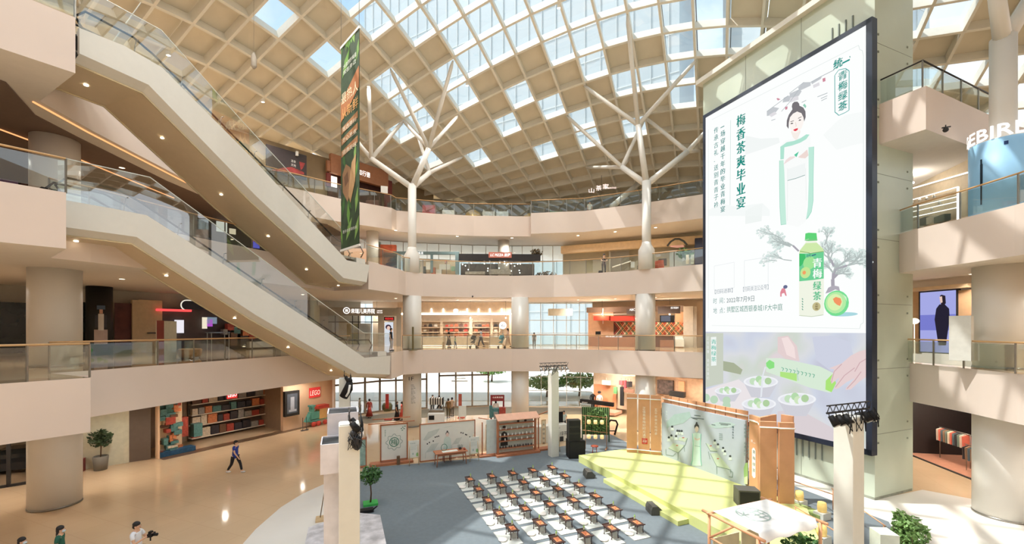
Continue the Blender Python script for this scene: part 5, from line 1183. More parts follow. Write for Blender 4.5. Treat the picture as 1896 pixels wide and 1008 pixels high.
# bushes, ground lanterns, bamboo rails and boards on the sunny side
def bush(px,py,r,label,seed,m_=M_LEAF,z=.0,nm='bush',lab='bush'):
    p=at(px,py,0); e=T(nm,(p[0],p[1],0),label=label,cat=lab)
    b=MB()
    for k in range(6): b.tube([(p[0]+.05*k-.12,p[1],0),(p[0]+r[0]*cos(k),p[1]+r[1]*sin(k),r[2]*1.3)],[.02,.006],5)
    b.obj('stem',M_TRK,e); leaves((p[0],p[1],r[2]*1.05),r,int(700*r[0]*r[2])+250,.2,seed,m_,'foliage',e)
bush(1485,1075,(.75,.5,.75),'dense green bush under the right end of the canopy',21)
bush(1690,1040,(.5,.4,.75),'tall light green bamboo plant at the lower right',22,M_LEAF2,nm='bamboo_plant',lab='plant')
bush(1668,1030,(.25,.25,.8),'slim light green bamboo plant beside the white planter',23,M_LEAF2,nm='bamboo_plant',lab='plant')
p=at(1637,1040,0); b=MB(); b.prism([(p[0]-.3,p[1]-.2),(p[0]+.25,p[1]-.3),(p[0]+.35,p[1]+.3),(p[0]-.2,p[1]+.35)],.0,1.0); b.obj('white_planter_box',mat('pale_green_white',(222,226,208),.6),label='pale tapered box beside the bamboo plant',cat='box')
for k,(px,py,lb) in enumerate(((1480,926,'yellow paper lantern on the floor just right of the orange slats'),(1522,948,'yellow paper lantern on a pale block before the lift wall'),(1521,992,'yellow paper lantern nearest the canopy corner'))):
    p=at(px,py,.3); g=T('floor_lantern',p,label=lb,cat='lantern',group='yellow floor lanterns')
    b=MB(); b.lathe(p,[(.1,0),(.16,.03),(.17,.2),(.15,.38),(.1,.4)],18); b.obj('lantern_shade',mat('yellow_lantern',(240,206,128),.6,emit=.2),g)
    b=MB(); b.box((p[0],p[1],.15),(.5,.4,.3),AV); b.obj('lantern_block',M_PAP,label='pale block under the floor lantern, %s from the back'%ORD[k],cat='block',group='blocks under the floor lanterns')
p=at(1490,945,.1); b=MB(); b.box((p[0],p[1],.1),(.5,1.5,.2),AV); b.obj('green_turf_tray',mat('turf_green',(158,176,110),.9,noise=.2,scale=12),label='green turf tray beside the orange slats',cat='tray')
for k,((a,b_),z) in enumerate(((((1464,890),(1548,918)),.9),(((1471,938),(1548,985)),.9),(((1540,905),(1640,975)),.9))):
    p,q=at(*a,z),at(*b_,z); e=T('bamboo_barrier',(p[0],p[1],0),label='low peach bamboo barrier on the sunny floor, %s from the lift wall'%ORD[k],cat='barrier'); b=MB(); b.tube([p,q],.022,6); b.obj('bamboo_rail',M_WD2,e)
    for f in (0.03,.97): c_=Vector(p).lerp(Vector(q),f); b=MB(); b.tube([(c_.x,c_.y,0),c_],.02,6); b.obj('bamboo_post',M_WD2,e)
# air grilles and conduits on the lift wall under and over the screen
b=MB()
for k in range(7): t=5.6+.32*k; WL.block(b,t,1.05+.02*k,t+.05,2.05,0,.05)
b.obj('trim_8',mat('grey_conduit',(120,130,124),.6),kind='structure')
b=MB()
for k in range(4): t=8.0+.3*k; WL.block(b,t,22.0,t+.05,22.8,0,.05)
b.obj('trim_9',mat('grey_conduit',(120,130,124),.6),kind='structure')
# ================================================================ shops and furnishings behind the galleries
def R(W_,x0,y0,x1,y1):
    a=W_.hit(x0,(y0+y1)/2)[0]; b_=W_.hit(x1,(y0+y1)/2)[0]; return a,W_.hit((x0+x1)/2,y1)[1],b_,W_.hit((x0+x1)/2,y0)[1]
def PB(W_,mb,x0,y0,x1,y1,o0=0,o1=.06): W_.block(mb,*R(W_,x0,y0,x1,y1),o0,o1)
def one(nm,m,label,cat_,W_,x0,y0,x1,y1,o0=0,o1=.06,group=None,par=None):
    b=MB(); PB(W_,b,x0,y0,x1,y1,o0,o1); return b.obj(nm,m,par,label=None if par else label,cat=None if par else cat_,group=group)
def shop_fill(p,e_,sz=1.5,col=(1,.93,.84),lab=None):  # bulb on a cord, added to brighten a shop interior
    L=bpy.data.lights.new('shop_fill_lamp','POINT'); L.energy=e_; L.shadow_soft_size=.12; L.color=col
    o=bpy.data.objects.new('shop_fill_lamp',L); C.objects.link(o); o.location=p
    hz=[h for h in (F2-SL,F3-SL,F4-SL) if h>p[2]][0]
    b=MB(); b.sphere(p,.06,8,6); s=T('shop_fill_bulb',p,label=lab or 'added white fill bulb hanging from a shop ceiling',cat='lamp'); b.obj('fill_bulb_globe',M_LAMPW,s); b=MB(); b.tube([(p[0],p[1],p[2]+.05),(p[0],p[1],hz)],.01,4); b.obj('cord',M_DARK,s); o.parent=s; o.matrix_parent_inverse=s.matrix_basis.inverted()
    return s
M_CARTON=[mat('box_%s'%n_,c_,.5,noise=.25,scale=9) for n_,c_ in (('red',(170,70,56)),('dark',(52,48,54)),('cream',(216,200,176)),('orange',(204,124,80)),('teal',(84,130,128)),('brown',(110,78,58)),('grey',(150,146,140)))]
# ---- toy shop, ground floor left
T1=Wall(at(292,851,0)[:2],(5.9,10.6))
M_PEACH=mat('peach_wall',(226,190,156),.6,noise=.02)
tA,tB,tC=T1.hit(296,800)[0],T1.hit(524,760)[0],T1.hit(621,760)[0]
b=MB(); T1.block(b,0,0,tA,F2-SL,-.3,0); T1.block(b,tA,F2-SL-.55,tB,F2-SL,-.3,0); T1.block(b,tB,0,tC,F2-SL,-.3,0); T1.block(b,-.1,0,tA,F2-SL,-3.2,-3.0); b.obj('wall_left',M_PEACH,kind='structure')
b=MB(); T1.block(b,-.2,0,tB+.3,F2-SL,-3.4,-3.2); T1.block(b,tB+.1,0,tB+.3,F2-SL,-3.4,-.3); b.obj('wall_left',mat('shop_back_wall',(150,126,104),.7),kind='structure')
b=MB(); T1.block(b,tA,.0,tC,.012,-.3,.5); b.obj('trim_3',mat('brown_threshold',(110,84,62),.3),kind='structure')
Tb=Wall(T1.pt(0,0,-2.7)[:2],T1.d)
x0_,x1_=Tb.hit(352,760)[0],Tb.hit(521,760)[0]
e=T('toy_shelf',Tb.pt(x0_,0),label='wide backlit toy shelf along the back of the toy shop',cat='shelf')
for z in (.25,1.1,1.85,2.6,3.35): b=MB(); Tb.block(b,x0_,z-.05,x1_,z,-.3,.25); b.obj('shelf_board',mat('shelf_white',(226,214,196),.5),e)
b=MB(); Tb.block(b,x0_,.0,x1_,3.6,-.36,-.3); b.obj('shelf_back',mat('shelf_dark_back',(96,80,68),.7),e)
rk=random.Random(5); protoC=[]
for m_ in M_CARTON: b=MB(); b.box((0,0,.5),(1,1,1)); protoC.append([b.v,b.f,m_,None])
def carton(W_,t,z,w_,h_,d_,k,label,group,o=-.05,nm='toy_box',cat_='box'):
    pr=protoC[k]
    if pr[3] is None: me=bpy.data.meshes.new(nm); me.from_pydata(pr[0],[],pr[1]); me.materials.append(pr[2]); pr[3]=me
    ob=bpy.data.objects.new(nm,pr[3]); C.objects.link(ob); p=W_.pt(t+w_/2,z,o); ob.location=p; ob.scale=(w_,d_,h_); ob.rotation_euler=(0,0,W_.ang()); tag(ob,label,cat_,group); return ob
ORD+=['seventh','eighth','ninth','tenth','eleventh','twelfth','thirteenth','fourteenth','fifteenth','sixteenth','seventeenth','eighteenth','nineteenth','twentieth']
CN=['red','dark','cream','orange','teal','brown','grey']
for s_,z in enumerate((.25,1.1,1.85,2.6)):
    t=x0_+.1; n_=0
    while t<x1_-.65 and n_<20:
        w_=rk.uniform(.32,.6); h_=rk.uniform(.36,.66); k=rk.choice([0,1,1,2,3,4,5,6])
        carton(Tb,t,z,w_,h_,.3,k,'%s toy box on the %s shelf of the toy shop, %s from its left'%(CN[k],['lowest','second','third','highest'][s_],ORD[n_]),'toy boxes on the long shelf'); t+=w_+.06; n_+=1
# colourful show window with built toys
e=T('toy_window_display',T1.pt(tA,0),label='colourful toy display window with a red and teal scene at the shop corner',cat='display')
rw=random.Random(8); b=MB(); b.mat(0)
tw=T1.hit(347,790)[0]
T1.block(b,tA+.05,.05,tw,3.6,-.75,-.7); b.obj('scene_board',mat('scene_cream',(222,196,160),.7,noise=.1),e)
for k in range(46):
    x=rw.uniform(tA+.1,tw-.45); z=.05+3.2*rw.random()**1.3; w_=rw.uniform(.15,.6); h_=rw.uniform(.12,.45); k_=rw.choice([0,4,3,2,0,4,6,5]); b=MB(); T1.block(b,x,z,min(x+w_,tw),z+h_,-.7,-.45+rw.uniform(-.2,.2)); b.obj('toy_block',M_CARTON[k_],e)
b=MB(); T1.block(b,tA+.05,.02,tw+.5,.3,-.7,-.1); b.obj('blue_base',mat('deep_blue_base',(40,84,120),.5,noise=.3,scale=5),e)
one('red_play_booth',M_CARTON[0],'red rounded play booth inside the toy shop','booth',T1,344,776,360,812,-1.3,-.8)
one('teal_toy_bin',M_CARTON[4],'teal toy bin on the toy shop floor','bin',T1,372,788,388,812,-1.4,-.9)
s=one('shop_sign',mat('red_sign',(206,50,48),.5,emit=.3),'small red toy shop sign above the shop opening','sign',T1,420,726,438,738,-.02,.08)
b=MB(); a=R(T1,421,728,437,735); T1.text(b,'LEGO',a[0],a[1],a[3]-a[1],.09,a[2]-a[0]); b.obj('sign_lettering',emat('white_letter_glow',(255,250,245),1.2),s)
s=one('display_cabinet',M_DARK,'dark glass display cabinet with a pale model inside','cabinet',T1,524,724,551,770,0,.25)
b=MB(); PB(T1,b,528,729,547,765,.25,.262); b.obj('cabinet_glass',mat('cabinet_blue_grey',(92,100,112),.2),s); b=MB(); PB(T1,b,534,735,541,760,.262,.28); PB(T1,b,531,758,545,762,.262,.28); b.obj('pale_model',mat('pale_model',(176,182,196),.5),s)
s=one('brand_sign',mat('red_sign',(206,50,48),.5,emit=.3),'square red toy brand sign on the peach wall','sign',T1,572,718,592,736,0,.07)
b=MB(); a=R(T1,573,723,591,732); T1.text(b,'LEGO',a[0],a[1],a[3]-a[1],.08,a[2]-a[0],.1); b.obj('sign_lettering',mat('white_letters',(250,240,226),.5,emit=.3),s)
# toy train
T2=Wall(T1.pt(0,0,.65)[:2],T1.d); e=T('toy_train',T2.pt(T2.hit(568,780)[0],0),label='large teal, yellow and red toy train model by the peach wall',cat='toy train')
MT=[mat('train_teal',(86,156,144),.5),mat('train_red',(196,66,52),.5),mat('train_yellow',(226,180,110),.5)]
def TP(nm,m_,x0,y0,x1,y1,o0=-.35,o1=.1): b=MB(); PB(T2,b,x0,y0,x1,y1,o0,o1); b.obj(nm,m_,e)
TP('boiler',MT[0],575,763,590,776); TP('chimney',MT[0],577,753,581,763); TP('chimney_cap',MT[0],575,751,583,754)
TP('cab',MT[2],590,756,603,777); TP('cab_roof',MT[1],587,750,607,756,-.4,.2); TP('chassis',MT[0],573,776,605,779)
b=MB(); a=R(T2,566,772,574,782); b.add([T2.pt(a[0],a[1],.1),T2.pt(a[2],a[1],.1),T2.pt(a[2],a[3]+.2,.1),T2.pt(a[0],a[1],-.3),T2.pt(a[2],a[1],-.3),T2.pt(a[2],a[3]+.2,-.3)],[(0,1,2),(5,4,3),(0,2,5,3),(1,4,5,2),(0,3,4,1)]); b.obj('cow_catcher',MT[0],e)
for px in (579,588,600):
    b=MB(); c_=T2.pt(T2.hit(px,779)[0],.22,.1); n3=Vector((T2.n[0],T2.n[1],0)); b.tube([Vector(c_),Vector(c_)+n3*.08],.2,16); b.obj('wheel',MT[1],e)
for k,px in enumerate((553,560)):
    p=T2.pt(T2.hit(px,770)[0],0,.5); b=MB(); b.lathe((p[0],p[1],0),[(.16,0),(.16,.03),(.02,.05),(.02,.95),(.03,1.0)],12); b.obj('queue_post',M_DARK,label='black queue post before the display cabinet, %s'%('left one','right one')[k],cat='post',group='queue posts')
# plant and red box in the recess
p=at(215,850,0); e=T('potted_ficus',(p[0]-1.2,p[1]+.4,0),label='round leafy tree in a grey pot before the pale wall',cat='plant'); q=(-22.9,23.3)
b=MB(); b.lathe((q[0],q[1],0),[(.28,0),(.34,.75),(.3,.78),(.28,.7)],20); b.obj('grey_pot',mat('grey_pot',(120,116,108),.6),e)
b=MB(); b.tube([(q[0],q[1],.6),(q[0]+.03,q[1],1.4)],.03,6); b.obj('stem',M_TRK,e); leaves((q[0],q[1],1.75),(.62,.4,.5),380,.22,12,mat('dark_leaf',(58,78,48),.6,noise=.3,scale=5),'foliage',e)
b=MB(); b.box((q[0]-1.0,q[1]-.3,.35),(.6,.3,.7),.5); b.obj('red_fire_box',mat('dark_red_box',(120,44,40),.5),label='dark red cabinet on the floor beside the grey pot',cat='cabinet')
# car exhibit behind the far left column
e=T('exhibit_car',(-27.0,23.4,0),label='dark car partly seen behind black frames at far left',cat='car'); b=MB(); b.bevbox((-27.0,23.4,.55),(4.2,1.8,.6),.5,.2); b.obj('car_body',mat('dark_car_paint',(48,50,54),.25,metal=.4),e)
b=MB(); b.bevbox((-27.1,23.4,1.05),(2.2,1.5,.5),.5,.22); b.obj('car_cabin',mat('car_window',(30,36,40),.1),e)
for k,(a_,c_) in enumerate(((-1.3,-.85),(1.3,-.85),(-1.3,.85),(1.3,.85))): q=rz((a_,c_),.5); b=MB(); n3=Vector((-sin(.5),cos(.5),0)); c0=Vector((-27.0+q[0],23.4+q[1],.34)); b.tube([c0-n3*.1,c0+n3*.1],.33,16); b.obj('wheel',M_BLACK,e)
W_=Wall(at(0,905,0)[:2],(.75,.66)); e=T('black_door_frame',W_.pt(0,0),label='black framed glass screen left of the thick ground floor column',cat='frame'); b=MB()
for t in (-1.5,0.2,1.6): W_.block(b,t,0,t+.14,F2-SL,-.1,.04)
W_.block(b,-1.5,0,1.7,.12,-.1,.04); b.obj('frame_bars',M_DARK,e)

# ---- second floor, left side
def depthwall(px0,D0,px1,D1): a=atd(px0,609,D0); c=atd(px1,609,D1); return Wall(a[:2],(c[0]-a[0],c[1]-a[1]))
LW=depthwall(208,28.1,500,36.6)
zF2=lambda py,D: EYE+(HY-py)/FPX*D
s=one('dark_window_display',mat('dark_green_window',(26,34,32),.2,noise=.5,scale=1.5),'dark shop window with faint plants behind the far left column','window display',depthwall(-30,23.8,60,25.2),-30,560,56,655,-.2,0)
s=one('dark_window_display',mat('dark_green_window',(26,34,32),.2,noise=.5,scale=1.5),'dark shop window right of the far left column','window display',depthwall(140,26.7,165,27.2),146,560,168,652,-.2,0)
# black poster column
c_=atd(184,609,26.3); r_=.62; e=T('poster_column',(c_[0],c_[1],F2),label='black column with a full-length print of a person in a black waistcoat',cat='column')
b=MB(); b.lathe((c_[0],c_[1],F2),[(r_,0),(r_,F3-SL-F2)],36); b.obj('column_wrap',mat('black_print_wrap',(22,24,24),.5),e)
def onc(a_,z,off=.01): return (c_[0]+(r_+off)*cos(a_),c_[1]+(r_+off)*sin(a_),z)
a0=atan2(-c_[1],-c_[0])+.12
def patch(pts,m_,nm,off): b=MB(); b.add([onc(a0+x,F2+z,off) for x,z in pts],[tuple(range(len(pts)))]); b.obj(nm,m_,e)
b=MB()
for (z0,z1,hw,m_,nm,off) in ((1.72,2.5,.44,mat('print_black_vest',(52,52,62),.6),'waistcoat_print',.012),(1.55,2.58,.2,mat('print_white_shirt',(206,204,200),.6),'shirt_print',.016),(.7,1.6,.5,mat('print_pale_trousers',(178,160,152),.6),'trouser_print',.014),(2.6,2.95,.12,mat('print_face',(196,150,130),.6),'face_print',.018),(2.85,3.1,.3,mat('print_blue_hat',(70,90,116),.6),'hat_print',.02)):
    b=MB(); n_=8; vs=[onc(a0-hw+2*hw*i/n_,F2+z,off) for z in (z0,z1) for i in range(n_+1)]; b.add(vs,[(i,i+1,n_+2+i,n_+1+i) for i in range(n_)]); b.obj(nm,m_,e)
one('red_poster',mat('dark_red_poster',(92,44,36),.6,noise=.3,scale=2),'dark red framed poster right of the black print column','poster',LW,212,562,243,640,-.02,.05)
b=MB(); PB(LW,b,243,556,256,655,-.1,.2); PB(LW,b,256,556,300,655,-.05,.05); b.obj('wall_left',mat('cream_pier',(206,184,150),.6),kind='structure')
one('wall_shelf',M_DARK,'thin dark shelf on the beige wall left of the electronics shop','shelf',LW,272,616,291,618,.05,.3)
e=T('electronics_shop',LW.pt(LW.hit(290,600)[0],F2),label='dark shop interior with glowing screens behind the lower escalator',cat='shop'); b=MB(); PB(LW,b,290,575,520,655,-.1,.02); b.obj('dark_back_wall',mat('dark_purple_grey',(74,62,62),.5,noise=.15,scale=2),e)
b=MB(); PB(LW,b,288,573,352,577,.02,.3); b.obj('red_light_line',emat('red_line_glow',(230,70,70),1.0),e); b=MB(); PB(LW,b,334,560,420,574,.02,.2); b.obj('dark_sign',mat('navy_sign',(24,24,44),.4),e)
b=MB()
a=R(LW,333,558,420,576); pts=[(a[0]+.35-.35*cos(t),(a[1]+a[3])/2-.5*(a[3]-a[1])*sin(t)) for t in [-pi/2+pi*k/10 for k in range(11)]]; b.tube([LW.pt(x,z,.22) for x,z in pts]+[],.04,6); b.tube([LW.pt(pts[0][0],a[3],.22),LW.pt(a[2],a[3],.22)],.04,6); b.obj('sign_outline',emat('pale_outline',(226,220,204),.7),e)
for x0,y0,x1,y1,c_ in ((320,593,337,617,(236,232,240)),(371,588,380,609,(236,226,200)),(379,592,390,605,(170,80,190)),(380,588,398,600,(120,134,150))): b=MB(); PB(LW,b,x0,y0,x1,y1,.3,.36); b.obj('glowing_screen',smat(c_),e)
for k,(x0,y0,x1,y1,i_) in enumerate(((412,600,424,612,0),(424,606,436,618,4),(430,598,444,610,0),(404,610,412,620,6),(440,612,452,622,3),(452,616,462,628,0),(418,616,430,640,5),(436,622,450,640,1))): one('plush_stack',M_CARTON[i_],'%s goods pile in the dark electronics shop, %s from its left'%(CN[i_],ORD[k]),'goods',LW,x0,y0,x1,y1,.4,.9,group='goods in the dark shop')
one('display_counter',mat('white_counter',(206,202,194),.5),'white counter with a red mark under the escalator','counter',LW,447,632,490,643,.8,1.4)
e=T('glass_display_table',LW.pt(LW.hit(385,640)[0],F2,1.5),label='glass topped display table with small goods in the electronics shop',cat='table')
b=MB(); PB(LW,b,372,615,408,617,.8,1.7); b.obj('table_top',M_GLASS,e)
for px in (374,406):
    for o_ in (.85,1.6): b=MB(); a=R(LW,px,617,px+1.5,653); LW.block(b,a[0],F2,a[0]+.05,a[3],o_,o_+.05); b.obj('leg',M_STEEL,e)
K1=depthwall(300,21.6,330,23)
s=one('service_kiosk',mat('kiosk_pale',(206,202,182),.5),'tall pale service kiosk behind the second floor rail on the left','kiosk',K1,303,595,327,668,-.35,0); b=MB(); a=R(K1,303,595,327,668); K1.block(b,a[0]-.03,F2,a[0],a[3]+.02,-.3,.02); b.obj('red_side_panel',mat('dark_red_side',(130,52,40),.5),s)
p=at(352,667,F2); p=atd(352,660,23.2); b=MB(); b.lathe((p[0],p[1],F2),[(.4,0),(.52,.2),(.55,.5),(.5,.55),(.48,.45)],24); b.obj('woven_tub',mat('tan_woven_tub',(190,146,98),.7,noise=.1,scale=12),label='round tan woven tub behind the second floor rail',cat='tub')
# third floor, left side: shop glimpses behind the escalators
L3=depthwall(-60,23.3,90,25.6)
e=T('red_letter_sign',L3.pt(L3.hit(0,300)[0],F3+2),label='row of big red characters in the dark third floor shop at far left',cat='sign'); b=MB()
for k,ch in enumerate('美食汇'): a=R(L3,-8+26*k,283,12+26*k,305); L3.text(b,ch,a[0],a[1],a[3]-a[1],.02,a[2]-a[0])
b.obj('characters',emat('dim_red_glow',(150,46,40),.7),e)
one('purple_counter',mat('purple_counter',(150,120,178),.6),'purple counter behind the third floor band at far left','counter',L3,-10,318,34,360,.6,1.0); one('floral_display',mat('dark_floral',(98,60,48),.7,noise=.5,scale=5),'dark reddish floral display beside the purple counter','display',L3,36,308,72,360,.4,.8)
L3b=depthwall(380,32.4,560,37.8); e=T('open_kitchen_shop',L3b.pt(0,F3),label='dark third floor eatery seen between the two escalators',cat='shop'); b=MB(); PB(L3b,b,380,385,520,475,-.1,0); b.obj('dark_back_wall',mat('dark_shop_wall',(40,34,34),.6),e)
for x0,y0,x1,y1,c_ in ((400,408,420,430,(210,208,196)),(468,446,480,460,(90,90,190)),(466,440,474,448,(210,60,60)),(424,424,436,434,(220,200,170))): b=MB(); PB(L3b,b,x0,y0,x1,y1,.05,.1); b.obj('lit_menu_board',smat(c_),e)
# orange glowing shop behind the landing
L3c=depthwall(600,38.4,740,39.2); e=T('orange_play_shop',L3c.pt(L3c.hit(645,480)[0],F3),label='orange and blue lit shop beside the upper escalator landing',cat='shop')
for x0,y0,x1,y1,c_,m2 in ((560,408,600,475,(240,190,150),1),(640,462,683,486,(250,190,150),1),(684,455,735,500,(214,110,80),0),(700,450,706,500,(150,170,170),0),(712,470,736,500,(70,150,180),0)):
    b=MB(); PB(L3c,b,x0,y0,x1,y1,.1,.5); b.obj('glowing_panel' if m2 else 'painted_panel',smat(c_) if m2 else mat('paint_%d_%d_%d'%c_,c_,.6,noise=.2,scale=3),e)

# ---- second floor back: beauty parlour, bag shop, restaurant
BW1=depthwall(606,38.3,744,40.2); M_GF=mat('grey_fascia',(150,144,132),.6)
e=T('beauty_parlour_front',BW1.pt(0,F2),label='grey beauty parlour shopfront with white lit characters',cat='shopfront')
b=MB(); PB(BW1,b,608,570,736,585,-.1,.12); PB(BW1,b,734,570,743,648,-.1,.12); PB(BW1,b,700,585,711,648,-.1,.1); b.obj('fascia_board',M_GF,e)
b=MB()
for x in (620,652,663,687,700): PB(BW1,b,x,585,x+1.6,648,-.05,.06)
PB(BW1,b,608,596,712,597.5,-.05,.06); b.obj('window_frame',M_DARK,e); b=MB(); PB(BW1,b,608,585,734,648,-.03,0); b.obj('shop_glass',M_WGLASS,e)
b=MB(); PB(BW1,b,612,598,640,646,-1.2,-1.1); PB(BW1,b,664,599,686,646,-.8,-.7); b.obj('inner_panel',mat('inner_pale_panel',(206,208,206),.6),e); b=MB(); PB(BW1,b,640,600,662,640,-1.2,-1.1); b.obj('inner_picture',mat('olive_picture',(150,140,96),.6,noise=.3,scale=2),e)
b=MB(); a=R(BW1,650,572,694,581); BW1.text(b,'来瑞儿美养院',a[0],a[1],a[3]-a[1],.13,a[2]-a[0]); a=R(BW1,698,574,708,577); BW1.text(b,'LAIRUIER',a[0],a[1],.1,.13,a[2]-a[0]); BW1.text(b,'SPA CLUB',a[0],a[1]-.18,.1,.13,a[2]-a[0]); a=BW1.hit(642,575.5)
for k in range(20):
    t0,t1=2*pi*k/20,2*pi*(k+1)/20; BW1.poly(b,[(a[0]+.3*cos(t0),a[1]+.3*sin(t0)),(a[0]+.3*cos(t1),a[1]+.3*sin(t1)),(a[0]+.24*cos(t1),a[1]+.24*sin(t1)),(a[0]+.24*cos(t0),a[1]+.24*sin(t0))],.13)
BW1.text(b,'美',a[0]-.14,a[1]-.14,.28,.13,.28); b.obj('lit_lettering',emat('white_letter_glow',(255,250,245),1.2),e)
b=MB(); PB(BW1,b,711,587,730,594,.0,.1); b.obj('led_ticker',M_BLACK,e); b=MB(); a=R(BW1,713,588.5,728,592.5); BW1.text(b,'欢迎光临',a[0],a[1],a[3]-a[1],.11,a[2]-a[0]); b.obj('ticker_text',emat('red_led',(240,50,50),1.2),e)
s=one('poster_lightbox',smat((214,220,230)),'lit poster of a smiling face beside the beauty parlour door','poster',BW1,712,597,728,648,.0,.1); b=MB(); a=BW1.hit(719,606); BW1.ell(b,a[0],a[1],.26,.24,.11); b.obj('hair_print',smat((70,50,66)),s); b=MB(); BW1.ell(b,a[0]+.02,a[1]-.1,.15,.2,.115); b.obj('face_print',smat((230,196,180)),s)
BW2=Wall((-8.6,40.2),(1,.02)); Bs=Wall((-8.6,41.6),(1,.02))
e=T('bag_shop_front',BW2.pt(0,F2),label='bright beige bag shop with a white light strip over its opening',cat='shopfront')
b=MB(); PB(BW2,b,736,560,955,581,-.2,0); PB(BW2,b,736,581,752,648,-.2,0); PB(BW2,b,943,581,952,648,-.2,0); b.obj('fascia_board',mat('beige_fascia',(228,204,176),.6),e)
b=MB(); PB(BW2,b,736,580.5,948,583,.0,.06); b.obj('light_strip',M_LAMPW,e)
for px in (799,821,865,886,907,929): b=MB(); PB(BW2,b,px-.7,572,px+.7,580,.0,.08); b.obj('light_stick',M_LAMPW,e)
b=MB(); a=R(BW2,839,572,849,580); BW2.ell(b,(a[0]+a[2])/2,(a[1]+a[3])/2,.25,.2,.05); a=R(BW2,851,576,863,580); BW2.text(b,'红谷包',a[0],a[1],.2,.05,a[2]-a[0]); b.obj('lit_lettering',emat('white_letter_glow',(255,250,245),1.2),e)
e=T('bag_shelving',Bs.pt(0,F2),label='beige three-bay wall shelving full of handbags',cat='shelf'); M_BG=mat('beige_shelf',(222,202,176),.6)
b=MB(); PB(Bs,b,779,590,925,648,-.3,-.25); b.obj('shelf_back',M_BG,e)
for x0,x1 in ((778,780.5),(815,820),(869,875),(908,913),(924,926)): b=MB(); PB(Bs,b,x0,590,x1,648,-.25,.15); b.obj('upright',M_BG,e)
for k,y in enumerate((595,606,615,623.5,632)): b=MB(); PB(Bs,b,779,y,925,y+1.5,-.25,.12); b.obj('shelf_board',M_BG,e)
MBG=[mat('bag_%s'%n_,c_,.5) for n_,c_ in (('red',(206,70,54)),('dark_brown',(84,58,50)),('black',(44,40,42)),('cream',(232,222,206)),('orange',(216,118,84)))]; BN=['red','dark brown','black','cream','orange']; bagp={}
def bag(k):
    if k in bagp: r=bagp[k].copy(); C.objects.link(r); 
    else: r=None
    if r is None:
        b=MB(); b.add([(-.16,-.07,0),(.16,-.07,0),(.16,.07,0),(-.16,.07,0),(-.13,-.04,.2),(.13,-.04,.2),(.13,.04,.2),(-.13,.04,.2)],[(3,2,1,0),(4,5,6,7),(0,1,5,4),(1,2,6,5),(2,3,7,6),(3,0,4,7)]); b.tube([(-.08,0,.2),(-.07,0,.29),(.07,0,.29),(.08,0,.2)],.012,5); r=b.obj('handbag',MBG[k]); bagp[k]=r
    return r
rg=random.Random(2)
for row,y in enumerate((606,615,623.5)):
    z=Bs.hit(850,y)[1]
    for bay,(x0,x1,pal) in enumerate(((782,812,[1,2,3]),(823,867,[0,4,0,1]),(878,906,[2,0,4,1]),(914,922,[3,2]))):
        n_=3 if bay==0 else (5 if bay==1 else (4 if bay==2 else 1))
        for k in range(n_):
            c=rg.choice(pal); o=bag(c); o.location=Bs.pt(Bs.hit(x0+(x1-x0)*(k+.5)/n_,y)[0],z+.04,-.02); s_=rg.uniform(.85,1.25); o.scale=(s_,s_,s_); tag(o,'%s handbag on the %s shelf, bay %s, %s from its left'%(BN[c],['upper','middle','lower'][row],['one','two','three','four'][bay],ORD[k]),'handbag','handbags in the beige shop')
Bc=Wall((-8.6,38.9),(1,.02)); M_CT=mat('beige_counter',(226,206,178),.5)
for x0,x1,lb in ((781,819,'left beige counter of the bag shop'),(823,881,'middle glass topped beige counter of the bag shop'),(905,930,'right beige counter of the bag shop')):
    s=one('shop_counter',M_CT,lb,'counter',Bc,x0,625,x1,648.5,-.5,0,group='counters of the bag shop'); b=MB(); PB(Bc,b,x0,623.6,x1,625,-.52,.02); b.obj('counter_top',M_LAMPW if 0 else mat('white_counter_top',(244,240,232),.2),s); b=MB(); PB(Bc,b,x0+.5,640,x1-.5,641,.0,.02); b.obj('glow_line',emat('warm_line',(255,240,210),1.4),s)
s=one('round_sign',M_STEEL,'round white lit sign at the right end of the bag shop','sign',Bc,930.5,597,931.5,625,-.1,-.04); b=MB(); a=Bc.hit(931,603); b.tube([Vector(Bc.pt(a[0],a[1],-.08)),Vector(Bc.pt(a[0],a[1],.0))],.34,24); b.obj('sign_disc',emat('white_letter_glow',(255,250,245),1.2),s); b=MB(); Bc.text(b,'6',a[0]-.14,a[1]-.16,.32,.004,.3); b.obj('sign_mark',mat('grey_mark',(120,116,112),.6),s)
shop_fill((-4,40.3,8.9),70,lab='added fill bulb over the left of the bag shop'); shop_fill((-0.6,40.3,8.9),50,lab='added fill bulb over the right of the bag shop'); shop_fill((-13,40.2,8.9),40,lab='added fill bulb before the beauty parlour')
one('ceiling_board_sign',mat('pale_board_sign',(216,212,196),.6),'pale hanging direction board by the second floor windows','sign',Wall((0,38.5),(1,0)),1015,572,1060,585,-.08,0)
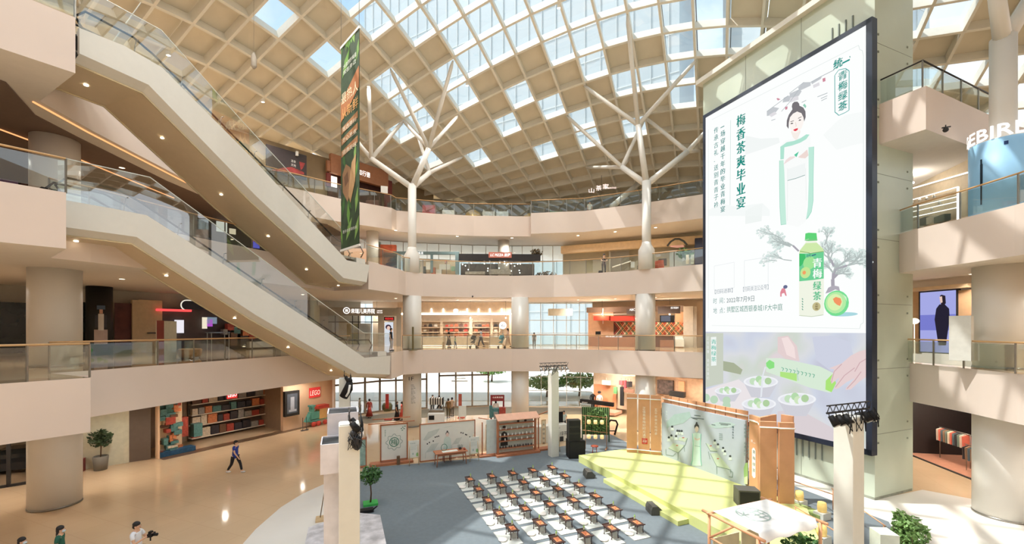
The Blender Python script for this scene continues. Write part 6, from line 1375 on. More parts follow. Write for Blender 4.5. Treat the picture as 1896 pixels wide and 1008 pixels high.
# patterned restaurant
RW=depthwall(1087,40.9,1300,36.4); 
e=T('patterned_restaurant',RW.pt(0,F2),label='warm restaurant with a woven diagonal coloured wall and red hoods',cat='shopfront')
b=MB(); PB(RW,b,1087,568,1266,578,-.1,.2); b.obj('fascia_board',mat('brown_fascia',(132,112,98),.6),e)
b=MB(); PB(RW,b,1089,578,1136,648,-.1,0); PB(RW,b,1250,578,1266,648,-.1,0); b.obj('side_wall',mat('warm_tan_wall',(206,160,124),.6),e)
b=MB(); PB(RW,b,1136,596,1252,648,-.1,-.05); b.obj('pattern_backing',mat('pattern_brown',(92,58,46),.6),e)
pc=[mat('stripe_red',(190,72,56),.6),mat('stripe_cream',(230,206,170),.6),mat('stripe_green',(110,134,96),.6),mat('stripe_orange',(216,130,84),.6)]
a=R(RW,1136,597,1252,620); hgt=a[3]-a[1]; 
for k in range(4):
    b=MB(); t=a[0]
    n_=0
    while t<a[2]-hgt/2:
        d_=hgt/2
        for s_ in (0,1):
            o=.18*k
            for q in (0,.75):
                x0=t+o+q
                if s_==0: RW.poly(b,[(x0,a[1]),(x0+.09,a[1]),(x0+.09+hgt*.8,a[3]),(x0+hgt*.8,a[3])],.01+.004*k)
                else: RW.poly(b,[(x0+hgt*.8,a[1]),(x0+hgt*.8+.09,a[1]),(x0+.09,a[3]),(x0,a[3])],.012+.004*k)
        t+=1.5
    b.obj('diagonal_slats',pc[k],e)
b=MB(); PB(RW,b,1105,586,1133,594,.3,1.2); PB(RW,b,1136,586,1178,595,.3,1.2); b.obj('red_hood',mat('red_copper_hood',(190,60,44),.4,metal=.2),e)
b=MB(); PB(RW,b,1098,624,1180,646,.8,1.4); PB(RW,b,1225,630,1250,646,.6,1.2); b.obj('service_counter',mat('brown_counter',(150,104,82),.6),e)
b=MB(); PB(RW,b,1109,614,1117,622,.9,1.3); b.obj('till',M_BLACK,e); b=MB(); PB(RW,b,1100,582,1180,583,.4,.5); PB(RW,b,1118,572,1119,600,.4,.5); b.obj('hanging_bars',M_WHITE,e)
b=MB(); PB(RW,b,1166,574,1182,583,1.4,1.5); PB(RW,b,1222,569,1262,582,1.4,1.5); b.obj('dark_sign_board',mat('dark_brown_board',(88,72,64),.6),e)
b=MB(); a=R(RW,1171,573,1181,577); RW.text(b,'ABC',a[0],a[1],.2,1.52,a[2]-a[0]); a=R(RW,1245,570,1259,573.5); RW.text(b,'西贝莜面村',a[0],a[1],a[3]-a[1],1.52,a[2]-a[0]); a=R(RW,1128,622,1158,624.5); RW.text(b,'西北民间菜',a[0],a[1],a[3]-a[1],1.43,a[2]-a[0]); b.obj('lit_lettering',emat('white_letter_glow',(255,250,245),1.2),e)
b=MB(); PB(RW,b,1225,585,1251,598,1.2,1.3); b.obj('television',M_BLACK,e); b=MB(); PB(RW,b,1227,586,1244,596,1.3,1.32); b.obj('television_picture',smat((110,110,120)),e)
b=MB(); PB(RW,b,1266,568,1284,648,-.1,.5); PB(RW,b,1284,568,1290,648,-.1,.3); b.obj('wall_back',mat('grey_pier',(196,186,172),.6),kind='structure')
p=atd(1258,640,36.5); b=MB(); b.bevbox((p[0],p[1],F2+.45),(.75,.6,.7),-.3,.05); b.box((p[0],p[1]+.25,F2+.9),(.75,.12,.4),-.3); b.obj('white_armchair',M_WHITE,label='white upholstered chair before the restaurant',cat='chair')
shop_fill((atd(1115,600,38.9)[0],38.9,9.2),110,col=(1,.8,.6),lab='added fill bulb at the left of the patterned restaurant'); shop_fill((atd(1240,600,36.4)[0],36.4,9.1),110,col=(1,.8,.6),lab='added fill bulb at the right of the patterned restaurant')
p=atd(761.5+3,640,32.0); b=MB(); b.box((p[0]-.0,p[1],F2+.9),(.13,.1,1.8)); b.lathe((p[0],p[1],F2),[(.35,0),(.3,.04)],16); b.obj('brown_totem',mat('olive_totem',(112,98,60),.6),label='slim olive brown totem before the second floor column',cat='sign')
# cameras hanging from soffits
for px,py,D,lb in ((875,548,35.2,'small hanging camera under the third floor band'),(1751,238,17.6,'small hanging camera on the right fourth floor corner')):
    p=atd(px,py,D); b=MB(); b.tube([(p[0],p[1],p[2]+.15),p],.02,6); b.sphere((p[0],p[1],p[2]-.06),.1,10,8); b.tube([(p[0]-.15,p[1],p[2]+.02),(p[0]+.2,p[1],p[2]+.08)],.03,6); b.obj('hanging_camera',M_DARK,label=lb,cat='camera')

# ---- third floor back
C3=Wall((-12,38.6),(1,.03)); M_TEAL=mat('slate_teal',(96,118,122),.6)
e=T('teal_booth',C3.pt(C3.hit(735,480)[0],F3),label='slate teal open booth frame behind the tree column',cat='booth')
for r_ in ((727,466,850,471),(737,466,741,500),(797,471,801,505),(843,471,850,508)): b=MB(); PB(C3,b,*r_,-.3,.0); b.obj('frame_beam',M_TEAL,e)
b=MB(); PB(C3,b,741,478,843,508,-1.5,-1.4); b.obj('booth_back',mat('booth_beige',(206,188,160),.6),e)
b=MB(); a=R(C3,769,466,784,472); C3.text(b,'慢水木',a[0],a[1],a[3]-a[1],.02,a[2]-a[0]); b.obj('lit_lettering',emat('white_letter_glow',(255,250,245),1.2),e)
for k,(x0,y0,x1,y1,c_) in enumerate(((782,492,786,506,(60,66,60)),(787,484,795,498,(240,236,226)),(797,494,804,508,(200,120,90)),(812,488,832,498,(216,214,206)),(822,480,826,486,(220,170,160)),(834,492,841,500,(150,190,160)),(806,498,816,508,(206,200,190)))): b=MB(); PB(C3,b,x0,y0,x1,y1,-.9,-.5); b.obj('merchandise',mat('goods_%d_%d_%d'%c_,c_,.6),e)
e=T('black_cafe',C3.pt(C3.hit(850,490)[0],F3),label='black cafe island with small lamps and a red lettered sign',cat='cafe')
b=MB(); PB(C3,b,850,472,1000,484,-.6,.4); b.obj('canopy_band',mat('black_cafe_band',(34,30,30),.5,noise=.2),e)
b=MB(); PB(C3,b,850,484,992,508,-1.6,-1.5); b.obj('cafe_back',mat('dark_cafe_back',(64,58,52),.6,noise=.5,scale=5),e); b=MB(); PB(C3,b,906,500,946,509,-.2,.4); PB(C3,b,862,504,898,509,-.2,.4); b.obj('cafe_counter',mat('grey_counter',(150,142,130),.6,noise=.3,scale=6),e)
rr=random.Random(6)
for k in range(26): px,py=rr.uniform(854,990),rr.uniform(483,503); b=MB(); a=C3.hit(px,py); b.sphere(C3.pt(a[0],a[1],rr.uniform(-1.2,0)),.05,6,4); b.obj('small_lamp',M_LAMPW,e)
b=MB(); PB(C3,b,905,469,947,479,.4,.5); b.obj('red_sign_board',mat('dusty_red_board',(170,100,84),.5,emit=.3),e); b=MB(); a=R(C3,908,471,944,477); C3.text(b,'LC PIZZA 披萨',a[0],a[1],a[3]-a[1],.52,a[2]-a[0],.2); b.obj('lit_lettering',emat('white_letter_glow',(255,250,245),1.2),e)
leaves(C3.pt(C3.hit(993,470)[0],C3.hit(993,468)[1],-.1),(.6,.3,.35),160,.25,31,mat('dry_leaf',(100,84,58),.7,noise=.3),'dry_bush',None,label='dry brown bush on top of the black cafe',cat='plant')
leaves(C3.pt(C3.hit(1012,500)[0],F3+.5,-.4),(1.1,.3,.45),260,.25,32,mat('dry_leaf',(100,84,58),.7,noise=.3),'leafy_hedge',None,label='low brown green hedge right of the black cafe',cat='plant')
C3r=depthwall(1047,41.3,1300,36.6)
b=MB(); PB(C3r,b,1041,448,1300,462,-.05,.5); b.obj('trim_4',mat('peach_cornice',(226,200,164),.6),kind='structure')
e=T('door_1',C3r.pt(C3r.hit(1130,490)[0],F3),label='dark service corridor opening on the third floor',kind='structure'); b=MB(); PB(C3r,b,1130,466,1165,511,-.02,.06); b.obj('dark_opening',mat('dim_corridor',(116,108,92),.7),e); b=MB(); PB(C3r,b,1128,464,1131,511,.0,.15); PB(C3r,b,1130,463,1166,466,.0,.15); b.obj('door_frame',mat('grey_frame',(150,144,128),.5),e)
b=MB(); b.tube([atd(1134,495,38),atd(1168,484,36.8)],.05,8); b.obj('white_leaning_tube',M_WHITE,label='white slanted tube by the third floor corridor',cat='tube')
one('notice_stand',M_WHITE,'small white notice on the third floor rail','notice',Wall(atd(1168,495,33.3)[:2],(1,-.3)),1168,485,1175,496,0,.04)
b=MB(); q=[atd(px,py,32.6) for px,py in ((1180,499),(1180,493),(1190,493),(1190,499))]; b.tube(q,.03,6); b.obj('bent_pipe_stand',M_DARK,label='small black bent pipe on the third floor edge',cat='stand')
for k,(px,D) in enumerate(((1217,32.6),(1224,32.2))): p=atd(px,495,D); b=MB(); b.bevbox((p[0],p[1],F3+.3),(.42,.45,.42),-.4,.05); b.box((p[0]+.05,p[1]+.2,F3+.62),(.42,.1,.4),-.4); b.obj('orange_chair',mat('orange_chair',(204,92,58),.6),label='orange chair beside the tree column, %s of two'%('left','right')[k],cat='chair',group='orange chairs on the third floor')
one('black_board',M_DARK,'black board behind the orange chairs','board',C3r,1220,481,1235,494,.5,.6)
e=T('roof_shaped_sign',C3r.pt(C3r.hit(1254,458)[0],F3+3),label='sign shaped like a dark tiled gable with a pink panel',cat='sign')
b=MB(); pts=[C3r.hit(*q) for q in ((1236,458),(1242,450),(1250,445),(1258,445),(1266,449),(1272,456))]; b.tube([C3r.pt(a,z,.5) for a,z in pts],.09,6); b.obj('gable_roof',mat('slate_roof',(84,92,96),.6),e); b=MB(); C3r.poly(b,[C3r.hit(*q) for q in ((1240,459),(1246,451),(1254,448),(1262,451),(1268,459),(1254,461))],.45); b.obj('pink_panel',mat('dusty_pink',(216,166,152),.6,emit=.2),e)
one('menu_wall',mat('pale_blue_menu',(168,176,176),.6),'pale blue grey menu wall under the gable sign','wall panel',C3r,1240,464,1285,500,.2,.35)
one('dark_blue_cabinet',mat('navy_cabinet',(34,40,66),.6),'dark blue cabinet at the right end of the third floor','cabinet',C3r,1286,446,1300,500,.3,1.2)
p=atd(1268,470,34.8); leaves((p[0],p[1],p[2]),(.7,.5,.45),260,.3,41,M_LEAF,'potted_palm',None,label='green palm fronds before the gable sign',cat='plant')
for k,(px,c_) in enumerate(((1273,(232,222,200)),(1282,(206,214,200)))): one('menu_easel',mat('easel_%d'%k,c_,.6,noise=.2,scale=6),'pale menu board standing at the right of the third floor, %s'%('left one','right one')[k],'sign',Wall(atd(px,490,32)[:2],(1,-.5)),px-3,472,px+3,489,0,.04,group='menu boards on the third floor')
# ---- fourth floor
S4=depthwall(500,34.0,620,38.0)
s=one('dark_banner',mat('dark_food_banner',(50,40,40),.5,noise=.1),'long dark banner with white characters and red food on the brown wall','banner',S4,492,278,567,325,-.0,.08)
b=MB(); a=R(S4,538,297,547,307); S4.text(b,'酒食',a[0],a[1]+(a[3]-a[1])*.5,(a[3]-a[1])*.5,.1,a[2]-a[0]); S4.text(b,'天地',a[0],a[1]-.1,(a[3]-a[1])*.5,.1,a[2]-a[0]); b.obj('banner_characters',mat('white_print',(230,226,220),.6),s)
b=MB(); S4.poly(b,[S4.hit(*q) for q in ((553,300),(564,303),(560,312),(556,316))],.1); S4.poly(b,[S4.hit(*q) for q in ((520,312),(540,310),(562,320),(562,324),(500,316))],.1); b.obj('red_food_print',mat('red_food',(150,56,54),.6,noise=.3,scale=4),s)
S5=depthwall(603,37.3,726,42.4); e=T('noodle_shop_front',S5.pt(0,F4),label='copper faced restaurant front with white characters on the fourth floor',cat='shopfront')
b=MB(); PB(S5,b,604,302,634,321,-.1,.2); PB(S5,b,610,302,716,335,-.1,.3); b.obj('copper_fascia',mat('copper_fascia',(176,122,90),.5),e)
b=MB(); PB(S5,b,604,321,612,345,-.1,.1); PB(S5,b,712,335,724,400,-.1,.2); b.obj('red_pier',mat('dark_red_pier',(120,50,44),.6),e); b=MB(); PB(S5,b,612,325,712,400,-.6,-.5); b.obj('dark_interior',mat('dark_red_interior',(70,34,28),.6,noise=.2),e)
b=MB(); a=R(S5,660,318,682,328); S5.text(b,'知行德',a[0],a[1],a[3]-a[1],.32,a[2]-a[0]); b.obj('lit_lettering',emat('white_letter_glow',(255,250,245),1.2),e)
b=MB(); PB(S5,b,670,334,680,336,.0,.1); PB(S5,b,614,326,626,345,-.3,-.2); b.obj('lit_menu',emat('warm_line',(255,240,210),1.4),e)
one('white_notice_board',M_WHITE,'white notice board beside the dark red pier of the copper restaurant','board',Wall(atd(710,355,37.6)[:2],(1,.3)),705,345,718,358,0,.05)
one('white_roof_box',M_WHITE,'small white box under the roof edge above the dark banner','box',S4,546,282,550,290,.1,.3)
e=T('hanging_roof_sign',atd(1113,347,39.5),label='glowing pink-white characters hanging below the roof beams',cat='sign'); W_=Wall(atd(1090,350,39.5)[:2],(1,-.05)); b=MB()
for ch,x,y,s_ in (('山',1090,349,10),('茶',1103,344,11),('家',1116,341,11)): a=R(W_,x,y,x+s_,y+s_*.85); W_.text(b,ch,a[0],a[1],a[3]-a[1],.05,a[2]-a[0])
a=R(W_,1120,347,1141,350); W_.text(b,'YUNNAN FOOD',a[0],a[1],a[3]-a[1],.05,a[2]-a[0]); b.obj('lit_characters',emat('pink_letter_glow',(255,226,214),1.3),e); b=MB(); b.tube([W_.pt(.2,W_.hit(1110,352)[1]),W_.pt(2.4,W_.hit(1110,351)[1])],.02,5); b.tube([W_.pt(1.2,W_.hit(1110,352)[1]),W_.pt(1.2,W_.hit(1110,325)[1])],.02,5); b.obj('sign_bracket',M_DARK,e)
p=atd(876,398,42); e=T('golden_dome_lamp',(p[0],p[1],F4),label='golden half dome lamp on the fourth floor terrace',cat='lamp'); b=MB(); b.lathe((p[0],p[1],F4),[(.95,.35),(.9,.8),(.7,1.25),(.35,1.5),(.05,1.58)],24,False); b.obj('dome_shade',mat('gold_dome',(196,160,92),.35,metal=.4),e); b=MB(); b.lathe((p[0],p[1],F4),[(.3,0),(.1,.1),(.1,.6)],12); b.obj('lamp_stand',M_DARK,e)
p=atd(982,398,42.5); e=T('golden_dome_lamp',(p[0],p[1],F4),label='second golden dome lamp near the step in the fourth floor band',cat='lamp'); b=MB(); b.lathe((p[0],p[1],F4),[(.95,.3),(.9,.7),(.7,1.1),(.35,1.3),(.05,1.38)],24,False); b.obj('dome_shade',mat('gold_dome',(196,160,92),.35,metal=.4),e); b=MB(); b.lathe((p[0],p[1],F4),[(.3,0),(.1,.1),(.1,.6)],12); b.obj('lamp_stand',M_DARK,e)
rt2=random.Random(15)
for k,(px,py0,py1,c_,nm,lb) in enumerate(((800,383,396,(180,60,60),'red_booth','red lattice booth'),(738,378,392,(84,72,60),'brown_sofa','brown sofa'),(700,372,388,(110,70,60),'wooden_bench','wooden bench'),(905,386,399,(206,204,196),'pale_screen','pale screen'),(830,383,398,(214,214,206),'pale_booth','pale booth'),(1030,386,396,(120,150,110),'green_planter','green planter'),(1075,386,393,(90,90,84),'grey_sofa','grey sofa'),(930,386,399,(196,204,206),'white_umbrella_base','white box'),(1000,386,398,(70,72,70),'dark_planter','dark planter'))):
    p=atd(px,py1,41.2); W_=Wall((p[0],41.2 if abs(px-740)>60 else 39.5),(1,0)); h=EYE+(HY-py0)/FPX*41.2-F4
    b=MB(); W_.block(b,-.6,F4,.6,F4+max(.7,h*.8),-.5,0); 
    for t in (-.55,.5): W_.block(b,t,F4,t+.05,F4+max(.9,h),-.5,-.45)
    b.obj(nm,mat('terrace_%d'%k,c_,.6,noise=.2,scale=3),label='%s on the fourth floor terrace seen through the rail'%lb,cat=lb.split()[-1])

# ---- ground floor entrance and sport shop
E1=Wall((-12,39.0),(1,.1))
for k,(px,D) in enumerate(((700,38.2),(846,38.8))):
    pass
e=T('striped_cart',atd(808,770,36.2),label='black and white striped cart cover near the entrance',cat='cart'); W_=Wall(atd(794,760,36.4)[:2],(1,.05)); b=MB()
for k in range(12): b.mat(k%2); a=R(W_,794+2.2*k,738,796.2+2.2*k,750); W_.block(b,a[0],a[1],a[2],a[3],-.6,0)
b.obj('striped_cover',[M_WHITE,M_BLACK],e); b=MB()
for t in (.1,1.2): 
    for o_ in (-.5,-.1): W_.block(b,t,0,t+.05,1.2,o_,o_+.05)
W_.block(b,0,.35,1.25,.75,-.6,0); b.obj('cart_frame',M_STEEL,e)
e=T('red_arch_kiosk',atd(923,770,33),label='small kiosk under a dark red sign arch by the middle column',cat='kiosk'); W_=Wall(atd(906,772,33.2)[:2],(1,.05)); b=MB(); PB(W_,b,908,733,934,744,-.4,-.2); a=R(W_,908,744,911,772); c=R(W_,931,744,934,772); W_.block(b,a[0],0,a[2],a[3],-.4,-.2); W_.block(b,c[0],0,c[2],c[3],-.4,-.2); b.obj('sign_arch',mat('dark_red_arch',(140,44,46),.5),e)
b=MB(); a=R(W_,912,735.5,931,738.5); W_.text(b,'小火车乐园',a[0],a[1],a[3]-a[1],-.19,a[2]-a[0]); b.obj('arch_lettering',mat('white_letters',(250,240,226),.5,emit=.3),e)
for k,(x0,y0,x1,y1,i_) in enumerate(((906,752,912,774,4),(912,756,924,772,4),(924,754,936,772,0),(914,762,922,774,6))): b=MB(); PB(W_,b,x0,y0,x1,y1,-.3+.1*k,.1+.1*k); b.obj('ride_body',M_CARTON[i_],e)
e=T('screen_cart',atd(806,780,31),label='white cabinet with a black screen behind the poster wall',cat='cabinet'); W_=Wall(atd(792,784,31)[:2],(1,.05)); b=MB(); a=R(W_,792,767,822,783); W_.block(b,a[0],0,a[2],a[3],-.5,0); b.obj('white_cabinet',M_WHITE,e); b=MB(); PB(W_,b,794,770,804,778,.0,.03); b.obj('black_screen',M_BLACK,e)
W_=Wall(atd(848,765,33)[:2],(1,.3)); b=MB(); PB(W_,b,849,752,863,772,0,.05); a=R(W_,849,752,863,772); W_.block(b,a[0]+.05,0,a[0]+.1,a[1],0,.05); W_.block(b,a[2]-.1,0,a[2]-.05,a[1],0,.05); b.obj('poster_stand',M_PAP,label='tilted white poster stand beside the entrance carts',cat='poster')
for k,(px,D,c_) in enumerate(((717,36,(178,52,48)),(852,36.8,(190,100,84)))): W_=Wall(atd(px,760,D)[:2],(1,.1)); b=MB(); PB(W_,b,px-3,730,px+3,757,0,.06); p=W_.pt(.1,0); b.box((p[0],p[1],.05),(.6,.4,.1)); b.obj('red_standee',mat('standee_%d'%k,c_,.6,noise=.2,scale=4),label='upright %s cut-out board by the glazed entrance'%('red','dusty pink')[k],cat='board')
for k,(px,py) in enumerate(((717,757),(650,775))): p=at(px,py+4,0); b=MB(); b.lathe((p[0],p[1],0),[(.45,0),(.5,.5),(.35,.75)],16); b.obj('round_ride_base',mat('dark_green_ride',(96,92,60),.6,noise=.4,scale=4),label='round dark low ride base near the entrance, %s'%('right one','left one')[k],cat='ride')
e=T('glass_chandelier',atd(850,700,37),label='thin glass chandelier hanging in front of the entrance',cat='chandelier'); b=MB()
for k in range(8): x=atd(842+2.2*k,690,37)[0]; b.tube([(x,37,F2-SL),(x,37,3.55)],.01,4)
b.tube([atd(836,706,37),atd(866,706,37)],.05,6); b.tube([atd(842,701,37),atd(862,701,37)],.04,6); b.obj('glass_rods',mat('frosted_glass_white',(226,228,222),.3),e)
# column writing
c_=(-8.1,33.95); a0=atan2(-c_[1],-c_[0]); e=T('column_directory',(c_[0],c_[1]-.76,2.2),label='black 1F marking and directory text on the ground floor column',cat='sign'); b=MB()
def cyl(txt,da,z,h,w_):
    vs,fs,x0,y0,x1,y1=glyphs(txt); kx=w_/max(x1-x0,1e-3); k=h/max(y1-y0,1e-3)
    b.add([(c_[0]+.755*cos(a0+da+(x-x0)*kx/.755),c_[1]+.755*sin(a0+da+(x-x0)*kx/.755),z+(y-y0)*k) for x,y in vs],fs)
cyl('1F',-.35,3.75,.28,.38)
for k in range(12): cyl(['银泰城','大中庭','女装','珠宝','运动','餐饮','服务台','儿童','电影院','超市','出入口','停车'][k],-.12,3.35-.13*k,.07,.2+.08*(k%3))
b.obj('black_lettering',M_DINK,e)
# sport shop ground floor right
G1=depthwall(1098,40.2,1182,37.4); e=T('sport_shop_front',G1.pt(0,0),label='sportswear shop with an orange mural wall on the ground floor',cat='shopfront')
b=MB(); PB(G1,b,1100,713,1141,757,-.0,.05); b.obj('orange_mural',mat('orange_sunset_mural',(228,150,110),.6,noise=.25,scale=.8),e); b=MB(); PB(G1,b,1098,690,1184,757,-.2,-.1); b.obj('shop_back',mat('cream_shop_back',(220,200,176),.6),e)
b=MB(); PB(G1,b,1098,757,1152,762,0,1.6); b.obj('window_plinth',mat('pink_plinth',(214,170,146),.6),e); b=MB(); PB(G1,b,1088,739,1148,746,1.2,1.5); b.obj('black_bench_sign',M_BLACK,e); b=MB(); a=R(G1,1092,741,1102,743); G1.text(b,'SPORT',a[0],a[1],a[3]-a[1],1.52,a[2]-a[0]); b.obj('sign_lettering',M_WHITE,e)
for k,(px,y0,y1,c1,c2) in enumerate(((1105,720,754,(40,40,42),(40,40,42)),(1117,720,750,(226,190,170),(230,220,216)))):
    W_=G1; t=W_.hit(px,740)[0]; g=T('mannequin',W_.pt(t,.25,.8),label='mannequin in %s before the orange mural'%('all black clothes','a white top with dark curly hair')[k],cat='mannequin'); p=W_.pt(t,0,.8); z0=.3
    b=MB(); b.tube([(p[0]-.08,p[1],z0),(p[0]-.08,p[1],z0+.8)],[.06,.09],8); b.tube([(p[0]+.1,p[1],z0),(p[0]+.08,p[1],z0+.8)],[.06,.09],8); b.obj('leg_clothing',M_BLACK if k==0 else mat('skin_tone',(206,160,132),.6),g)
    b=MB(); b.tube([(p[0],p[1],z0+.75),(p[0],p[1],z0+1.0),(p[0],p[1],z0+1.35),(p[0],p[1],z0+1.42)],[.15,.13,.19,.06],10); b.tube([(p[0]-.19,p[1],z0+1.33),(p[0]-.26,p[1],z0+1.05),(p[0]-.2,p[1]-.1,z0+.8)],[.05,.045,.035],6); b.tube([(p[0]+.19,p[1],z0+1.33),(p[0]+.28,p[1],z0+1.08),(p[0]+.2,p[1]-.1,z0+.85)],[.05,.045,.035],6); b.obj('top_clothing',M_BLACK if k==0 else M_WHITE,g)
    b=MB(); b.sphere((p[0],p[1],z0+1.58),(.085,.1,.12),10,8); b.obj('head',mat('skin_tone',(206,160,132),.6) if k else M_WHITE,g)
    if k: b=MB(); b.sphere((p[0],p[1]+.02,z0+1.64),(.17,.15,.14),8,6); b.obj('curly_hair',M_DARK,g)
for k,(x0,y0,x1,y1,c_) in enumerate(((1120,704,1134,712,(230,232,222)),(1141,716,1147,728,(110,170,110)),(1151,704,1158,712,(220,80,84)),(1160,704,1164,718,(216,70,80)),(1165,706,1169,716,(60,44,44)),(1170,706,1174,716,(50,44,48)),(1153,716,1159,750,(36,34,36)),(1160,720,1178,726,(150,110,90)))):
    b=MB(); PB(G1,b,x0,y0,x1,y1,.4,.6); a=R(G1,x0,y0,x1,y1); b.tube([G1.pt((a[0]+a[2])/2,a[3],.5),G1.pt((a[0]+a[2])/2,a[3]+.25,.5)],.012,4); b.obj('hanging_garment',mat('garment_%d'%k,c_,.8),label='%s garment hanging in the sportswear shop'%['pale','green','coral','long red','dark brown','black','long black','brown'][k],cat='garment')
for k,px in enumerate((1160,1173)): p=atd(px,696,36.8); b=MB(); b.tube([(p[0]+.32*cos(a),p[1]+.32*sin(a),p[2]) for a in [2*pi*q/20 for q in range(21)]],.03,6); b.tube([(p[0],p[1],p[2]),(p[0],p[1],F2-SL)],.008,4); b.obj('ring_pendant',emat('warm_ring',(255,226,170),1.6),label='glowing ring pendant lamp over the sportswear shop, %s'%('left one','right one')[k],cat='lamp')
shop_fill((atd(1130,700,38)[0],37.6,3.9),90,lab='added fill bulb in the sportswear shop'); shop_fill((atd(1250,700,35)[0],34.6,3.9),60,col=(1,.85,.7),lab='added fill bulb in the clothing shop left of the screen')
G2=depthwall(1216,37.4,1302,34.9); e=T('clothing_shop_wall',G2.pt(0,0),label='ground floor clothing shop with dark racks left of the giant screen',cat='shopfront'); b=MB(); PB(G2,b,1216,700,1302,760,-.2,0); b.obj('shop_back',mat('beige_brown_back',(190,156,128),.6,noise=.1),e)
b=MB(); PB(G2,b,1219,704,1248,730,.0,.3); b.obj('dark_rack',mat('dark_rack_goods',(78,64,58),.7,noise=.6,scale=4),e); b=MB(); PB(G2,b,1245,724,1272,734,.3,.8); b.obj('dark_table_goods',M_DARK,e); b=MB(); PB(G2,b,1258,706,1269,728,.1,.3); b.obj('peach_panel',mat('peach_panel',(222,160,120),.6),e)
# ---- right side: ground floor clothes shop, LED poster, kiosk, blue drum
D1=depthwall(1680,21.0,1800,17.9); D1=Wall(at(1684,843,0)[:2],(at(1796,888,0)[0]-at(1684,843,0)[0],at(1796,888,0)[1]-at(1684,843,0)[1]))
b=MB(); D1.block(b,-.5,3.9,5.5,F2-SL,-.2,0); D1.block(b,-.5,0,5.5,.05,-.1,.03); b.obj('trim_5',M_DARK,kind='structure')
e=T('dark_clothes_shop',D1.pt(2,0,-3),label='dark clothes shop with rails of shirts on the ground floor at right',cat='shop'); b=MB(); D1.block(b,-1,0,7,F2-SL,-4.2,-4); b.obj('dark_back_wall',mat('dark_shop_wall',(40,34,34),.6),e); b=MB(); D1.block(b,-1,.0,7,.02,-4,0); b.obj('pink_floor',mat('pinkish_floor',(206,150,124),.4),e)
b=MB(); D1.block(b,-.7,0,-.5,F2-SL,-4,0); b.obj('side_wall',mat('dark_shop_wall',(40,34,34),.6),e)
shop_fill((*D1.pt(2.5,0,-.9)[:2],3.9),260,col=(1,.82,.66),lab='added fill bulb in the dark clothes shop'); gp={}
GC=[(222,214,200),(120,140,130),(60,56,58),(226,120,100),(150,120,96),(236,226,206),(90,110,120)]; GN=['cream','sage','black','coral','tan','ivory','slate']
for ri,(o_,t0,t1,z) in enumerate(((-1.4,.3,2.4,1.9),(-1.0,2.7,5.0,1.45),(-2.6,1.2,4.6,2.3))):
    b=MB(); b.tube([D1.pt(t0-.1,z,o_),D1.pt(t1+.1,z,o_)],.02,6)
    for t in (t0,t1): b.tube([D1.pt(t,0.02,o_),D1.pt(t,z,o_)],.02,6)
    b.obj('clothes_rail',M_STEEL,label='%s clothes rail in the dark shop'%['left','right','rear'][ri],cat='rail')
    n_=int((t1-t0)/.17)
    for k in range(n_):
        c=rk.randrange(7)
        if c not in gp: b=MB(); b.add([(-.22,-.03,-.14),(-.05,-.035,-.04),(.05,-.035,-.04),(.22,-.03,-.14),(.2,-.04,-.8),(-.2,-.04,-.8),(-.22,.03,-.14),(-.05,.035,-.04),(.05,.035,-.04),(.22,.03,-.14),(.2,.04,-.8),(-.2,.04,-.8)],[(0,5,4,3,2,1),(6,7,8,9,10,11),(0,1,7,6),(1,2,8,7),(2,3,9,8),(3,4,10,9),(4,5,11,10),(5,0,6,11)]); b.tube([(0,0,-.04),(0,0,.0)],.006,4); o=b.obj('hanging_shirt',mat('shirt_%s'%GN[c],GC[c],.85)); gp[c]=o
        else: o=gp[c].copy(); C.objects.link(o)
        o.location=D1.pt(t0+.08+k*(t1-t0-.1)/n_,z-.02,o_); o.rotation_euler=(0,0,D1.ang()+pi/2*.8); tag(o,'%s shirt on the %s rail of the dark clothes shop, %s from its left'%(GN[c],['left','right','rear'][ri],ORD[k]),'shirt','shirts in the dark clothes shop')
Q1=depthwall(1690,23.5,1800,20.8)
s=one('led_fashion_poster',M_DARK,'tall blue lit screen showing a woman in a black dress','screen',Q1,1701,537,1773,655,-.2,0); b=MB(); PB(Q1,b,1704,540,1770,653,0,.01); b.obj('screen_picture',smat((164,168,226)),s)
b=MB(); PB(Q1,b,1704,583,1770,612,.01,.014); b.obj('sea_band',smat((120,124,204)),s)
def q1(pts,c,o): b=MB(); Q1.poly(b,pts,o,True); b.obj('figure_print',smat(c),s)
q1([(1734,572),(1740,564),(1750,564),(1758,572),(1759,590),(1756,612),(1752,640),(1738,640),(1734,612),(1731,592)],(40,36,52),.02); q1([(1741,548),(1744,546),(1751,548),(1752,562),(1748,566),(1743,564)],(44,36,46),.022); q1([(1740,550),(1745,549),(1746,560),(1742,562)],(226,196,184),.026)
b=MB(); PB(Q1,b,1684,530,1800,537,-.2,.3); b.obj('trim_6',mat('peach_cornice',(226,200,164),.6),kind='structure'); b=MB(); PB(Q1,b,1676,537,1701,655,-.2,-.05); PB(Q1,b,1773,537,1802,655,-.2,-.05); b.obj('wall_right',mat('tan_wall_right',(200,164,126),.6),kind='structure')
K2=depthwall(1755,17.6,1800,17.0); s=one('service_kiosk',mat('kiosk_white_grey',(214,214,206),.5),'large rounded white kiosk behind the right second floor rail','kiosk',K2,1757,585,1798,668,-.4,0)
p=atd(1693,595,22); b=MB(); b.sphere(p,(.2,.2,.16),10,8); b.tube([p,(p[0],p[1],F2)],.02,6); b.obj('small_round_lamp',emat('soft_lamp',(255,236,205),1.2),label='small round lamp beside the blue lit screen',cat='lamp')
